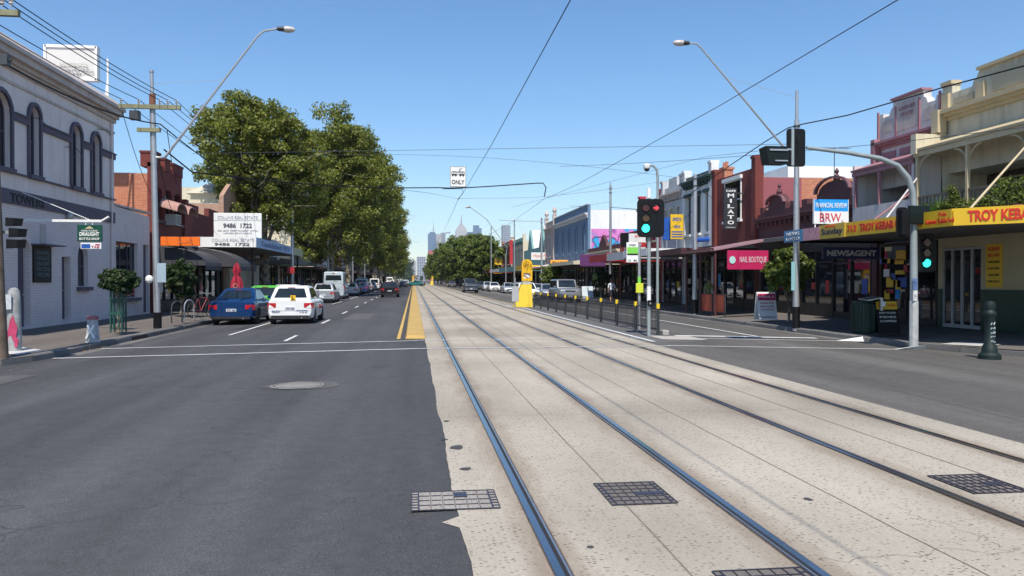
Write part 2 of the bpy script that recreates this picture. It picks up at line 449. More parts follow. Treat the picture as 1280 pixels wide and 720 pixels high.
# ragged edge between asphalt and track concrete: concrete sheet 4 mm above
rng = random.Random(5)
def conc_outline():
    L = []; y = YA; wlk = 0
    while y < 60:
        if y < 1.5: x = 0.28
        else: wlk = wlk*.82+rng.uniform(-.006, .006); x = 0.31+wlk+.008*math.sin(y*1.7)
        L.append([x, y]); y += 0.13 if 1.5 < y < 24 else 4
    L.append([0.36, YEND])
    return L
lft = conc_outline()
for q in lft:                                   # asphalt overlapping the broken corner by the cover plate
    if 4.95 < q[1] < 5.55: q[0] = 0.31-0.30*math.exp(-((q[1]-5.58)/0.16)**2)+rng.uniform(-0.008, 0.008)
bm = bmesh.new()
XS = [1.54, 3.16, 4.78, 6.08]
rows = []
for x, y in lft:
    rows.append([bm.verts.new((x, y, 0.004))]+[bm.verts.new((xx, y, 0.004)) for xx in XS])
for a, b in zip(rows, rows[1:]):
    for i in range(4): bm.faces.new([a[i], a[i+1], b[i+1], b[i]])
me = bpy.data.meshes.new('tram_track_paving'); bm.to_mesh(me); bm.free(); me.materials.append(M_conc)
o = bpy.data.objects.new('tram_track_paving', me); col.objects.link(o); o['kind'] = 'structure'
# asphalt patches and stains on the concrete
def blot(name, m, c, rx, ry, z, seed, n=22, kind='structure', amp=0.25, label=None):
    r = random.Random(seed); bm = bmesh.new(); vs = []
    ph = [r.uniform(0, 6.28) for _ in range(4)]
    for k in range(n):
        t = 2*math.pi*k/n
        q = 1+amp*(0.5*math.sin(2*t+ph[0])+0.35*math.sin(3*t+ph[1])+0.25*math.sin(5*t+ph[2]))+r.uniform(-.04, .04)
        vs.append(bm.verts.new((c[0]+rx*q*math.cos(t), c[1]+ry*q*math.sin(t), gz(c[0]+rx*q*math.cos(t))+z)))
    bm.faces.new(vs)
    me = bpy.data.meshes.new(name); bm.to_mesh(me); bm.free(); me.materials.append(m)
    o = bpy.data.objects.new(name, me); col.objects.link(o); o['kind'] = kind
    return o
for i, (u, v, w) in enumerate(((571, 560, .07), (582, 587, .045), (558, 527, .035), (556, 550, .03), (738, 385+300, .02), (1010, 625, .03))):
    c = AZ(u, v, 0); blot('road_stain', M_asph, c, w, w*1.25, 0.0085, i)

# joints
M_joint = paint('joint_filler', (0.22, 0.19, 0.155), 0.9, 0.3)
def strip(name, m, pts, w, z, kind='structure', zf=None):
    """painted line or joint: ribbon of width w through pts"""
    bm = bmesh.new(); prev = None
    P = [Vector((p[0], p[1], 0)) for p in pts]
    for i, p in enumerate(P):
        d = (P[min(i+1, len(P)-1)]-P[max(i-1, 0)]).normalized(); n = Vector((-d.y, d.x, 0))
        a, b = p+n*w/2, p-n*w/2
        cur = [bm.verts.new((q.x, q.y, (zf(q.x) if zf else 0)+z)) for q in (a, b)]
        if prev: bm.faces.new([prev[0], prev[1], cur[1], cur[0]])
        prev = cur
    me = bpy.data.meshes.new(name); bm.to_mesh(me); bm.free(); me.materials.append(m)
    o = bpy.data.objects.new(name, me); col.objects.link(o); o['kind'] = kind
    return o
for x in (1.535, 4.775):
    r = random.Random(int(x*10)); strip('paving_joint', M_joint, [(x+r.uniform(-.004, .004), y*0.8) for y in range(0, 60)]+[(x, 300)], 0.011, 0.0078)
r = random.Random(8)
strip('paving_joint', M_joint, [(3.16+r.uniform(-.012, .012), y*0.7) for y in range(0, 60)]+[(3.16, 200)], 0.008, 0.0078)
for y, xa, xb in ((3.9, .35, 6.0), (9.6, .4, 6.0), (15.8, .4, 6.0), (26.0, .4, 6.0), (33, .4, 6.0), (41, .4, 6.0), (50, .4, 6)):
    strip('paving_joint', M_joint, [(xa+(xb-xa)*k/30, y+r.uniform(-.01, .01)) for k in range(31)], 0.006, 0.0082)
# wandering crack in the concrete
def crack(seed, p, q, n=26, amp=.05):
    r = random.Random(seed); a, b = Vector((*p, 0)), Vector((*q, 0)); d = b-a; nn = Vector((-d.y, d.x, 0)).normalized()
    off = 0; L = []
    for k in range(n+1):
        off = off*.8+r.uniform(-amp, amp); L.append(tuple((a+d*k/n+nn*off)[:2]))
    strip('paving_crack', M_joint, L, 0.0035, 0.0086)
a, b = AZ(1028, 705), AZ(1275, 685); crack(2, (a.x, a.y), (b.x, b.y))
a, b = AZ(1120, 632), AZ(1262, 690); crack(3, (a.x, a.y), (b.x, b.y))

# rails: polished head, groove and thin lip
M_rail = paint('rail_head', (0.30, 0.31, 0.33), 0.20, 0.12, 3, 0.95)
M_railside = paint('rail_rust', (0.10, 0.075, 0.06), 0.7, 0.4, 8)
M_groove = paint('rail_groove', (0.02, 0.02, 0.022), 0.8, 0.2)
M_lip = paint('rail_lip', (0.45, 0.44, 0.43), 0.28, 0.1, 3, 0.85)
def rail_line(x, inner):
    """tram rail along the street; inner = +1 when the groove is on the right of the head"""
    root = empty('tram_rail', (x, 0, 0))
    root['kind'] = 'structure'
    ya, yb = YA, YEND
    def seg(name, a, b, z, m):
        bm = bmesh.new(); prev = None
        for y in (ya, 0, 10, 30, 80, 200, yb):
            cur = [bm.verts.new((a, y, z)), bm.verts.new((b, y, z))]
            if prev: bm.faces.new([prev[0], prev[1], cur[1], cur[0]])
            prev = cur
        me = bpy.data.meshes.new(name); bm.to_mesh(me); bm.free(); me.materials.append(m)
        o = bpy.data.objects.new(name, me); col.objects.link(o); o.parent = root
    i = inner
    seg('rail_surround', -0.046*i, 0.066*i, 0.0075, M_railside)
    seg('rail_head', -0.038*i, 0.012*i, 0.012, M_rail)
    seg('rail_groove', 0.012*i, 0.036*i, 0.0105, M_groove)
    seg('rail_lip', 0.038*i, 0.052*i, 0.0125, M_lip)
RX = (0.82, 2.255, 4.065, 5.50)
for x, i in zip(RX, (1, -1, 1, -1)): rail_line(x, i)

# tram-stop asphalt strip, road margins
grid_sheet('tram_stop_strip', M_asph2, [6.08, 7.0, 7.75], [20.6, 30, 50, 60], lambda x, y: gz(x)+0.006)
b = AZ(838, 427, 0)
grid_sheet('concrete_patch', M_conc_l, [6.9, 8.2], [21.6, 23.1], lambda x, y: gz(x)+0.009)

# painted lines
def pl(u, v): return AZ(u, v, -0.05)
def along(pts, w, m=M_line, name='road_marking', z=0.0125):
    # subdivide so that the ribbon follows the crossfall
    P = []
    for a, b in zip(pts, pts[1:]):
        n = max(1, int(max(abs(b[0]-a[0])/0.8, abs(b[1]-a[1])/8)))
        for k in range(n): P.append((a[0]+(b[0]-a[0])*k/n, a[1]+(b[1]-a[1])*k/n))
    P.append(pts[-1])
    return strip(name, m, P, w, z, zf=gz)
r = random.Random(4)
wob = lambda x0, x1, y, n=14: [(x0+(x1-x0)*k/n, y+r.uniform(-.03, .03)) for k in range(n+1)]
along(wob(-8.0, 0.1, 21.75), 0.12); along(wob(0.1, 6.3, 21.85, 8), 0.10)
along(wob(-8.1, 0.1, 19.2), 0.13); along(wob(0.1, 6.3, 19.2, 8), 0.10)
along(wob(6.3, 13.2, 19.3, 8), 0.12); along(wob(6.9, 13.2, 22.2, 8), 0.11)
along(wob(7.8, 12.3, 23.3, 6), 0.32, M_lineb)
along([(10.55, 23.6), (10.6, 60)], 0.13); along([(10.7, 66), (11.4, 120)], 0.12)
along([(6.33, 20.6), (6.33, 30), (6.4, 47.0)], 0.13)
along([(6.62, 50.5), (6.75, 200)], 0.14, M_yline)
along([(6.25, 50), (6.3, 200)], 0.10)
along([(-0.42, 22.5), (-0.42, 60), (-0.42, 300)], 0.10, M_yline)
for k in range(16):                              # lane dashes
    y = 22.8+k*9.0+(0 if k else 0); along([(-3.55, y), (-3.55, y+(2.3 if k == 0 else 3.0))], 0.11)
for k, (a, b) in enumerate(((26.0, 33.5), (45.5, 52), (58, 66), (74, 84), (95, 110), (120, 135))):
    along([(-5.75, a), (-5.75, b)], 0.10)
# low yellow kerbed median beside the track
mb = MB(); ys = [22.4, 22.7, 40, 60, 90, 140, 200, 300]
prof = lambda y: 0.03 if y <= 22.4 else 0.10
mb.loft([[(-0.23, y, 0.0), (-0.20, y, prof(y)*.8), (-0.14, y, prof(y)), (0.24, y, prof(y)), (0.31, y, prof(y)*.8), (0.33, y, 0.0)] for y in ys])
mb.build('median_kerb', M_isl, kind='structure')
# patched utility cover in the left lane
M_dull = concrete('cover_patch', (0.24, 0.23, 0.21), (0.34, 0.325, 0.30), 0.5, 30, .2)
blot('road_patch', M_dull, (-1.83, 13.0), 0.42, 0.42, 0.0125, 11, 48, amp=.05)
blot('road_patch', asphalt('tar_patch', (.075, .074, .074), (.11, .108, .105), 1, False), (-1.76, 13.03), 0.60, 0.52, 0.006, 12, 40, amp=.10)
mb = MB()
for rr in (0.36,):
    k = 40
    for i in range(k):
        t0, t1 = 2*math.pi*i/k, 2*math.pi*(i+1)/k
        mb.face([(-1.83+rr*math.cos(t0), 13.0+.8*rr*math.sin(t0), gz(-1.83+rr*math.cos(t0))+.0145), (-1.83+rr*math.cos(t1), 13.0+.8*rr*math.sin(t1), gz(-1.83+rr*math.cos(t1))+.0145),
                 (-1.83+(rr+.02)*math.cos(t1), 13.0+.8*(rr+.02)*math.sin(t1), gz(-1.83+(rr+.02)*math.cos(t1))+.0145), (-1.83+(rr+.02)*math.cos(t0), 13.0+.8*(rr+.02)*math.sin(t0), gz(-1.83+(rr+.02)*math.cos(t0))+.0145)])
mb.build('manhole_cover', M_groove, base=(-1.83, 13.0, -.032), label='round utility cover set in a cream patch of the left lane', cat='manhole cover')

M_seal = asphalt('sealed_patch', (0.040, 0.039, 0.041), (0.058, 0.056, 0.058), 1, False)
M_seal2 = asphalt('grey_patch', (0.085, 0.083, 0.083), (0.11, 0.107, 0.105), 1, False)
for (x0, x1, y0, y1, m_) in ((-6.3, -5.1, 29.0, 31.5, M_seal), (-3.0, -1.9, 34.5, 41.0, M_seal2), (-7.6, -6.9, 9.0, 15.8, M_seal2), (7.6, 8.3, 27, 36, M_seal)):
    grid_sheet('road_patch', m_, [x0, (x0+x1)/2, x1], [y0, y1], lambda x, y: gz(x)+0.0052)
def tar_crack(seed, p, q, amp=.09, w=.012):
    r = random.Random(seed); a, b = Vector((*p, 0)), Vector((*q, 0)); d = b-a; nn = Vector((-d.y, d.x, 0)).normalized(); off = 0; L = []; n = 40
    for k in range(n+1): off = off*.86+r.uniform(-amp, amp); L.append(tuple((a+d*k/n+nn*off)[:2]))
    strip('road_crack', M_groove, L, w, 0.0065, zf=gz)
tar_crack(2, (-7.5, 23.0), (-.3, 24.1), .06); tar_crack(4, (6.4, 14.2), (12.5, 13.2), .08, .009); tar_crack(5, (-4.6, 26), (-4.9, 45), .04)
# kerbs and footpaths -------------------------------------------------
def polyline_corner(x, y, sgn, far=40):
    return [(x, y+6.0), (x, y+3.0), (x+sgn*0.25, y+1.8), (x+sgn*0.9, y+0.7), (x+sgn*2.0, y+0.1), (x+sgn*4.0, y), (x+sgn*far, y)]
# left block edge from far to corner; right block edge
LE = [(KL, YEND), (KL, 300), (KL, 120), (KL, 60), (KL, 40), (KL, 30)]+[(KL, 19.6), (KL-.06, 18.6), (KL-.25, 17.7), (KL-.9, 17.0), (KL-2.4, 16.7), (KL-50, 16.6)]
RE = [(KR, YEND), (KR, 300), (KR, 120), (KR, 60), (KR, 40), (KR, 30), (KR, 21.0), (KR+.05, 19.9), (KR+.45, 18.6), (KR+1.2, 17.2), (KR+2.4, 16.2), (KR+4, 15.6), (KR+50, 15.4)]
def block(edge, xin, name, side):
    """footpath sheet with one long edge on the kerb"""
    bm = bmesh.new(); W = abs(xin-(KL if side < 0 else KR))
    outer = [bm.verts.new((x, y, gz(x if abs(x) < abs(xin) else xin)+.0)) for x, y in edge]
    def inward(x, y, i):
        return None
    # simple ribbon towards the building line
    inn = []
    for x, y in edge:
        yy = y if y > 24 else 24.0
        xx = xin if y > 24 else (xin if abs(x) < abs(xin) else x)
        inn.append(bm.verts.new((xx, yy, gz(xin))))
    for i in range(len(edge)-1):
        try: bm.faces.new([outer[i], outer[i+1], inn[i+1], inn[i]])
        except ValueError: pass
    bmesh.ops.remove_doubles(bm, verts=bm.verts, dist=1e-4)
    bmesh.ops.recalc_face_normals(bm, faces=bm.faces)
    me = bpy.data.meshes.new(name); bm.to_mesh(me); bm.free(); me.materials.append(M_foot)
    o = bpy.data.objects.new(name, me); col.objects.link(o); o['kind'] = 'structure'
block(LE, XL-0.5, 'footpath', -1)
block(RE, XR+0.5, 'footpath', 1)
# land under the building blocks
grid_sheet('city_block', M_gnd, [-400, XL-0.4], [23.5, YEND], lambda x, y: gz(XL)-.01)
grid_sheet('city_block', M_gnd, [XR+0.4, 400], [23.5, YEND], lambda x, y: gz(XR)-.01)
def kerb(edge, side, m, name='kerb'):
    P = [Vector((x, y, 0)) for x, y in edge]; rr = random.Random(3)
    # resample into stones
    S = []; 
    for a, b in zip(P, P[1:]):
        L = (b-a).length; n = max(1, min(400, int(L/(0.9 if a.y < 90 else 20))))
        for k in range(n): S.append(a.lerp(b, k/n))
    S.append(P[-1])
    mb = MB(); 
    for i in range(len(S)-1):
        a, b = S[i], S[i+1]; d = (b-a).normalized(); n = Vector((-d.y, d.x, 0))*(-1 if side < 0 else 1)
        # n points away from the road
        top = gz(KL+1e-3-.01 if side < 0 else KR+.01)+.014+rr.uniform(-.006, .006); o_ = rr.uniform(-.008, .008)
        g = .012 if a.y < 60 else 0
        a2, b2 = a+d*g, b-d*g; q = 0.24
        road_z = -0.20
        ring = lambda p: [p-n*(.02+o_)+Z1*road_z, p-n*(.005+o_)+Z1*(top-.03), p+n*.025+Z1*top, p+n*q+Z1*top, p+n*q+Z1*road_z]
        mb.loft([ring(a2), ring(b2)])
    return mb.build(name, m, kind='structure')
kerb(LE, -1, M_kerb); kerb(RE, 1, M_kerb)
# gutters: pale worn concrete channel
strip('gutter', M_kerb, [(KR-.2, 200), (KR-.2, 60), (KR-.2, 30), (KR-.2, 21)], 0.36, 0.003, zf=gz)
strip('gutter', M_kerb, [(KL+.2, 200), (KL+.2, 60), (KL+.2, 30), (KL+.2, 20)], 0.36, 0.003, zf=gz)
# white pram-ramp patches at both corners
M_ramp = concrete('ramp_concrete', (0.50, 0.49, 0.46), (0.62, 0.60, 0.57), 0.3)
def quad_sheet(name, m, pts):
    mb = MB(); mb.face(pts); return mb.build(name, m, kind='structure')
a = [(x, y, gz(x)+.022) for x, y in ((-8.52, 18.5), (-8.50, 19.7), (-9.5, 20.6), (-9.6, 19.3))]
quad_sheet('kerb_ramp', M_ramp, a)
a = [(x, y, gz(x)+.022) for x, y in ((13.55, 19.2), (14.0, 18.3), (14.8, 18.6), (14.4, 19.6))]
quad_sheet('kerb_ramp', M_ramp, a)
for (u, v, s) in ((50, 432, 1), ): pass
# drain mouth in the left kerb
Box('storm_drain', black, None, KL-.03, KL+.03, 24.6, 25.9, -.17, -.03, kind=None, label='dark drain opening cut into the left kerb', cat='drain')
# dropped leaves and grit in the gutters and by the poles
M_litter = paint('dry_leaf', (0.30, 0.17, 0.06), 0.8, 0.4, 9)
mb = MB(); rr = random.Random(9)
for i in range(420):
    if i < 200: x = KL-1.6+rr.gauss(0, .9); y = 16.9+rr.gauss(0, .22); z = -.125
    elif i < 330: x = KL+.06+abs(rr.gauss(0, .10)); y = rr.uniform(20, 60); z = gz(x)+.012
    else: x = rr.uniform(XL+.3, KL-.2); y = rr.uniform(19, 36); z = gz(x)+.012
    a = rr.uniform(0, 6.28); s = rr.uniform(.015, .045)
    mb.face([(x+s*math.cos(a+t), y+s*math.sin(a+t), z+rr.uniform(0, .012)) for t in (0, 1.7, 3.1, 4.4)])
mb.build('leaf_litter', M_litter, kind='stuff')

# cable-pit covers in the track paving: steel frame with stone infill
M_frame = paint('pit_frame_steel', (0.06, 0.058, 0.085), 0.45, 0.3, 8, 0.4)
M_infill = concrete('pit_infill', (0.26, 0.235, 0.21), (0.38, 0.35, 0.32), 1.0, 40)
M_infill2 = concrete('pit_infill_dark', (0.14, 0.125, 0.115), (0.24, 0.215, 0.195), 1.0, 45)
def pit(x0, x1, y0, y1, nx, ny, lab, sq, dark=False):
    root = empty('pit_cover', ((x0+x1)/2, (y0+y1)/2, 0), lab, 'utility cover', 'utility covers set in the tram paving')
    z = .0085
    mb = MB(); mb.face([(x0, y0, z), (x1, y0, z), (x1, y1, z), (x0, y1, z)]); mb.build('infill', M_infill2 if dark else M_infill, root)
    f = MB()
    def bar(a, b, c, d): f.box(a, b, c, d, z+.001, z+.007)
    t = .006
    bar(x0, x1, y0, y0+t); bar(x0, x1, y1-t, y1)
    bar(x0, x0+t, y0+t, y1-t); bar(x1-t, x1, y0+t, y1-t)
    ix = (x1-x0)*.085
    for xx in (x0+ix, x1-ix): bar(xx-t*.9, xx+t*.9, y0+t, y1-t)
    for k in range(1, nx):
        xx = x0+ix+(x1-x0-2*ix)*k/nx; bar(xx-t*.3, xx+t*.3, y0+t, y1-t)
    for k in range(1, ny):
        yy = y0+(y1-y0)*k/ny
        for j in range(nx):
            xa = x0+ix+(x1-x0-2*ix)*j/nx+t; xb = x0+ix+(x1-x0-2*ix)*(j+1)/nx-t
            bar(xa, xb, yy-t*.3, yy+t*.3)
    n = int((y1-y0)/.07)
    for k in range(1, n):
        yy = y0+(y1-y0)*k/n
        for (xa, xb) in ((x0+t, x0+ix-t), (x1-ix+t, x1-t)): bar(xa, xb, yy-.004, yy+.004)
    f.build('frame', M_frame, root)
    s = MB(); s.box(sq[0], sq[1], sq[2], sq[3], z+.001, z+.0085); s.build('badge_plate', M_frame, root)
p0, p1 = AZ(515, 641), AZ(613, 613)
pit(-0.02, .62, 5.70, 6.20, 6, 4, 'long paved utility cover half on the asphalt edge, left of the tram rails', (.30, .40, 6.02, 6.14))
pit(1.43, 1.93, 5.67, 6.29, 6, 6, 'dark utility cover centred between the first pair of tram rails', (1.68, 1.90, 5.92, 5.99), True)
a, b = AZ(1165, 597), AZ(1280, 619)
pit(4.26, 4.74, 5.64, 6.20, 6, 6, 'worn utility cover between the right-hand pair of tram rails', (4.54, 4.68, 5.86, 5.94), True)
pit(1.66, 2.19, 3.80, 4.31, 6, 5, 'utility cover cut off by the bottom edge of the view, beside the second rail', (1.8, 1.95, 4.0, 4.1), True)
# ---- a bumpy ridge line of trees closing the far end of the street
# ================================================================== TREES
M_leaf = leafmat('plane_leaf', (0.09, 0.108, 0.017), (0.25, 0.27, 0.045), (0.34, 0.29, 0.07))
M_leafd = leafmat('shrub_leaf', (0.012, 0.026, 0.008), (0.06, 0.10, 0.03))
M_leafr = leafmat('green_leaf', (0.07, 0.10, 0.016), (0.21, 0.26, 0.05))
def barkmat():
    m, nt, bs = _new('plane_bark'); p = pos(nt)
    n = noise(nt, p, 3.2, 4, 0.5)
    c = ramp(nt, n, [(0.42, (0.10, 0.08, 0.06)), (0.50, (0.24, 0.20, 0.15)), (0.6, (0.33, 0.29, 0.22))])
    nt.links.new(c, bs.inputs['Base Color']); bs.inputs['Roughness'].default_value = 0.85; bump(nt, bs, n, .5, .02); return m
M_bark = barkmat()
def leaf_mesh(name, clumps, per, size, seed, m, flat=0.5):
    """clumps: (x, y, z, r). many small four-sided leaves scattered in each clump"""
    g = np.random.default_rng(seed); C = np.array([c[:3] for c in clumps]); Rr = np.array([c[3] for c in clumps])
    k = len(clumps); n = k*per
    cen = np.repeat(C, per, 0); rad = np.repeat(Rr, per)
    d = g.normal(size=(n, 3)); d /= np.linalg.norm(d, axis=1)[:, None]
    rr = rad*(g.random(n)**0.45)
    p = cen+d*rr[:, None]*np.array([1, 1, 0.75])
    nrm = d*0.75+g.normal(size=(n, 3))*0.5+np.array([0, 0, flat]); nrm /= np.linalg.norm(nrm, axis=1)[:, None]
    a = np.cross(nrm, g.normal(size=(n, 3))); a /= np.linalg.norm(a, axis=1)[:, None]; b = np.cross(nrm, a)
    s = size*(0.6+0.8*g.random(n))[:, None]
    droop = nrm*s*0.25
    q = np.stack([p-a*s, p-b*s*0.62-droop, p+a*s*0.9, p+b*s*0.7-droop], 1).reshape(-1, 3)
    me = bpy.data.meshes.new(name)
    me.vertices.add(n*4); me.vertices.foreach_set('co', q.ravel())
    me.loops.add(n*4); me.loops.foreach_set('vertex_index', np.arange(n*4))
    me.polygons.add(n); me.polygons.foreach_set('loop_start', np.arange(0, n*4, 4)); me.polygons.foreach_set('loop_total', np.full(n, 4))
    me.materials.append(m); me.update(calc_edges=True)
    return me
def crown_clumps(seed, lobes, n, r0, r1):
    r = random.Random(seed); out = []
    vol = [l[3]**2 for l in lobes]; tot = sum(vol)
    for l, v in zip(lobes, vol):
        for _ in range(max(3, int(n*v/tot))):
            while True:
                d = Vector((r.gauss(0, 1), r.gauss(0, 1), r.gauss(0, 1))).normalized()
                if d.z > -0.75: break
            q = l[3]*(r.random()**0.30)*r.uniform(.88, 1.1)
            out.append((l[0]+d.x*q, l[1]+d.y*q, l[2]+d.z*q*(l[4] if len(l) > 4 else 1), r.uniform(r0, r1)))
    return out
def make_tree(name, seed, H, R, trunk_h, lean=(0, 0), per=70, size=.16, nclump=420, m=None, lab='', cat='tree', group=None, tr=.32, loc=(0, 0, 0), low=0.0):
    r = random.Random(seed)
    root = empty(name, loc, lab, cat, group)
    lobes = []; cz = (H+trunk_h)/2; hh = (H-trunk_h)/2
    nl = 13
    for i in range(nl):
        t = i/(nl-1); z = trunk_h+(H-trunk_h)*(0.12+0.76*t)
        w = R*math.sqrt(max(0.06, 1-((t-.42)/.66)**2))
        a = i*2.4+r.uniform(-.4, .4); rr = w*r.uniform(.40, .62) if 0 < i < nl-1 else w*.1
        lr = max(R*.30, (w-rr)*r.uniform(.85, 1.1))
        lobes.append((lean[0]*t+rr*math.cos(a), lean[1]*t+rr*math.sin(a), min(z, H-lr*.85), lr, .9))
    cl = crown_clumps(seed, lobes, nclump, R*.09, R*.17)
    me = leaf_mesh('crown', cl, per, size, seed, m or M_leaf)
    c = bpy.data.objects.new('crown', me); col.objects.link(c); c.parent = root
    mb = MB(); n = 7
    tp = [Vector((lean[0]*.25*(k/n)**1.5+r.uniform(-.05, .05), lean[1]*.2*k/n, (trunk_h+hh*.6)*k/n)) for k in range(n+1)]
    mb.tube([(0, 0, -.1)]+tp[1:], [tr*1.25]+[tr*(1-.55*k/n) for k in range(1, n+1)], 10)
    for i, l in enumerate(lobes):
        k = min(n, 3+i*4//nl); s = tp[k]; e = Vector(l[:3]); md = s.lerp(e, .5)+Vector((0, 0, -.1*R*.3))+Vector((r.uniform(-.3, .3),)*3)
        mb.tube([s, md, e], [tr*.42, tr*.26, tr*.07], 6)
        for j in range(3):
            f = e+Vector((r.gauss(0, 1), r.gauss(0, 1), r.gauss(0, .7)))*l[3]*.6
            mb.tube([md.lerp(e, .4+.2*j), e.lerp(f, .5), f], [tr*.13, tr*.08, tr*.03], 5)
    mb.build('trunk', M_bark, root, smooth=True, local=True)
    return root
def relab(o, loc, rz, s, lab, zs=None):
    c = copy_tree(o, loc, rz, label=lab); c.scale = (s, s, zs or s); return c
T1 = make_tree('plane_tree', 3, 15.1, 5.0, 6.0, (-1.0, -1), 140, .115, 500, lab='big plane tree rising behind the phone-number billboard, leftmost of the tall trees',
               group='street trees along the left kerb', loc=(-10.9, 61, gz(-9.4)), tr=.42)
T1['category'] = 'tree'
T2 = make_tree('plane_tree', 11, 19.5, 6.9, 4.6, (.9, 0), 130, .135, 600, lab='tallest plane tree, right of the gap in the tree tops',
               group='street trees along the left kerb', loc=(-8.7, 86, gz(-9.2)), tr=.45)
row = [(-8.3, 104, 1.9, .97), (-8.2, 125, 4.0, 1.0), (-7.0, 148, 0.6, 1.0), (-7.6, 172, 2.9, 1.0), (-8.0, 200, 5.1, .95), (-8, 232, 1.2, .92), (-8.3, 270, 3.3, .9), (-8.5, 315, .3, .88), (-8.5, 365, 2.2, .85), (-8.5, 420, 4.4, .85), (-8.6, 490, 1.4, .85)]
labs = ['third plane tree in the left row, just past the tall pale van', 'fourth plane tree in the left row, past the cream white sedan',
        'plane tree whose crown reaches furthest right against the sky', 'sixth plane tree in the left row, beside the crown that leans out furthest',
        'seventh plane tree in the left row, in the shade of the nearer crowns', 'eighth plane tree along the left kerb', 'ninth plane tree along the left kerb',
        'tenth plane tree along the left kerb', 'eleventh plane tree along the left kerb', 'twelfth plane tree along the left kerb', 'last plane tree at the far end of the left row']
for k, ((x, y, rz, s), lb) in enumerate(zip(row, labs)): relab(T2 if k % 2 else T1, (x, y, gz(-9)), rz, s*(1.06 if k % 2 else 1.26), lb)
# trees far down the right-hand kerb
T3 = make_tree('plane_tree', 23, 10.4, 5.0, 2.8, (0, 0), 60, .19, 380, m=M_leafr, lab='nearest of the trees down the right-hand kerb, its crown beside the yellow banner',
               group='street trees far down the right kerb', loc=(12.6, 152, -.04), tr=.3)
r3 = [(12.2, 176, 2.0, 1.12, 'second tree down the right-hand kerb'), (11.8, 202, 4.1, 1.22, 'third tree down the right-hand kerb, highest of that row in the view'),
      (11.4, 232, .8, 1.28, 'fourth tree down the right-hand kerb'), (11.0, 268, 3.0, 1.3, 'fifth tree down the right-hand kerb'), (10.6, 310, 5.0, 1.28, 'sixth tree down the right-hand kerb'),
      (10.8, 360, 1.4, 1.2, 'seventh tree down the right-hand kerb'), (10.8, 425, 2.6, 1.2, 'eighth tree down the right-hand kerb'), (11, 500, 4, 1.2, 'farthest tree of the right-hand row'),
      (19.0, 215, 4, 1.3, 'tree standing behind the right-hand street row, above the shop roofs')]
for x, y, rz, s, lb in r3: relab(T3, (x, y, -.04), rz, s, lb)
# round clipped tree in a green guard, and shrubs
def ball_tree(name, loc, H, R, trunk, lab, cat, seed, size=.06, n=120, per=60, m=None, wide=1.0):
    root = empty(name, loc, lab, cat)
    r = random.Random(seed); cl = []
    for _ in range(n):
        d = Vector((r.gauss(0, 1), r.gauss(0, 1), r.gauss(0, 1))).normalized()*(r.random()**.35)*R*r.uniform(.8, 1.08)
        cl.append((d.x*wide, d.y, H-R+d.z*(H-trunk)/(2*R)*.9, R*.2))
    me = leaf_mesh('crown', cl, per, size, seed, m or M_leafd)
    c = bpy.data.objects.new('crown', me); col.objects.link(c); c.parent = root
    mb = MB(); mb.tube([(0, 0, 0), (.02, 0, H*.4), (0, .02, H-R)], [.06, .045, .03], 8)
    for k in range(7):
        a = k*.9; mb.tube([(0, 0, trunk*.8), (R*.5*math.cos(a), R*.5*math.sin(a), H-R+.1*k-.3)], [.03, .01], 5)
    mb.build('trunk', M_bark, root, local=True)
    return root
# ================================================================== BUILDINGS
B_red = brick('red_brick', (0.30, 0.075, 0.04), (0.36, 0.11, 0.06), (0.30, 0.22, 0.17))
B_redp = brick('painted_red_brick', (0.165, 0.033, 0.026), (0.20, 0.042, 0.032), (0.12, 0.03, 0.025), dirt=.4)
B_orange = brick('orange_brick', (0.42, 0.13, 0.06), (0.50, 0.19, 0.10), (0.45, 0.34, 0.26))
B_brown = brick('brown_brick', (0.36, 0.20, 0.13), (0.42, 0.25, 0.17), (0.42, 0.34, 0.28))
B_white = brick('white_painted_brick', (0.76, 0.65, 0.62), (0.80, 0.69, 0.655), (0.54, 0.46, 0.45), dirt=.22, bstr=.6)
P_hotel = paint('hotel_render', (0.79, 0.685, 0.645), 0.8, 0.09, 1.1, 0, 0.35)
P_purple = paint('purple_grey_trim', (0.105, 0.085, 0.115), 0.7, 0.15)
P_cornice = paint('cornice_stone', (0.55, 0.47, 0.43), 0.8, 0.18, 1.2, 0, 0.5)
P_cream = paint('cream_render', (0.62, 0.55, 0.40), 0.75, 0.1, 1.1, 0, 0.3)
P_yel = paint('pale_yellow_render', (0.60, 0.545, 0.41), 0.75, 0.16, 1.2, 0, 0.6)
P_yeld = paint('ochre_trim', (0.52, 0.43, 0.27), 0.7, 0.1)
P_grey = paint('grey_render', (0.50, 0.51, 0.52), 0.8, 0.1, 1, 0, 0.35)
P_white = paint('white_render', (0.74, 0.74, 0.73), 0.75, 0.08, 1.1, 0, 0.3)
P_pinkw = paint('pink_white_render', (0.63, 0.585, 0.56), 0.75, 0.12, 1.1, 0, 0.5)
P_pink = paint('dusty_pink_trim', (0.36, 0.17, 0.19), 0.7, 0.12, 1.5, 0, .2)
P_maroon = paint('maroon_paint', (0.095, 0.030, 0.034), 0.6, 0.2, 1.3, 0, 0.2)
P_maroon2 = paint('mottled_maroon_render', (0.30, 0.085, 0.095), 0.8, 0.3, 14)
P_greent = paint('dark_green_trim', (0.02, 0.055, 0.04), 0.5, 0.15)
P_teal = paint('teal_weatherboard', (0.13, 0.31, 0.30), 0.6, 0.12)
P_blue = paint('slate_blue_render', (0.12, 0.20, 0.30), 0.7, 0.15)
P_redf = paint('red_fascia', (0.42, 0.028, 0.035), 0.45, 0.1)
P_purf = paint('purple_fascia', (0.12, 0.035, 0.13), 0.45, 0.1)
P_magf = paint('crimson_fascia', (0.50, 0.02, 0.10), 0.4, 0.1)
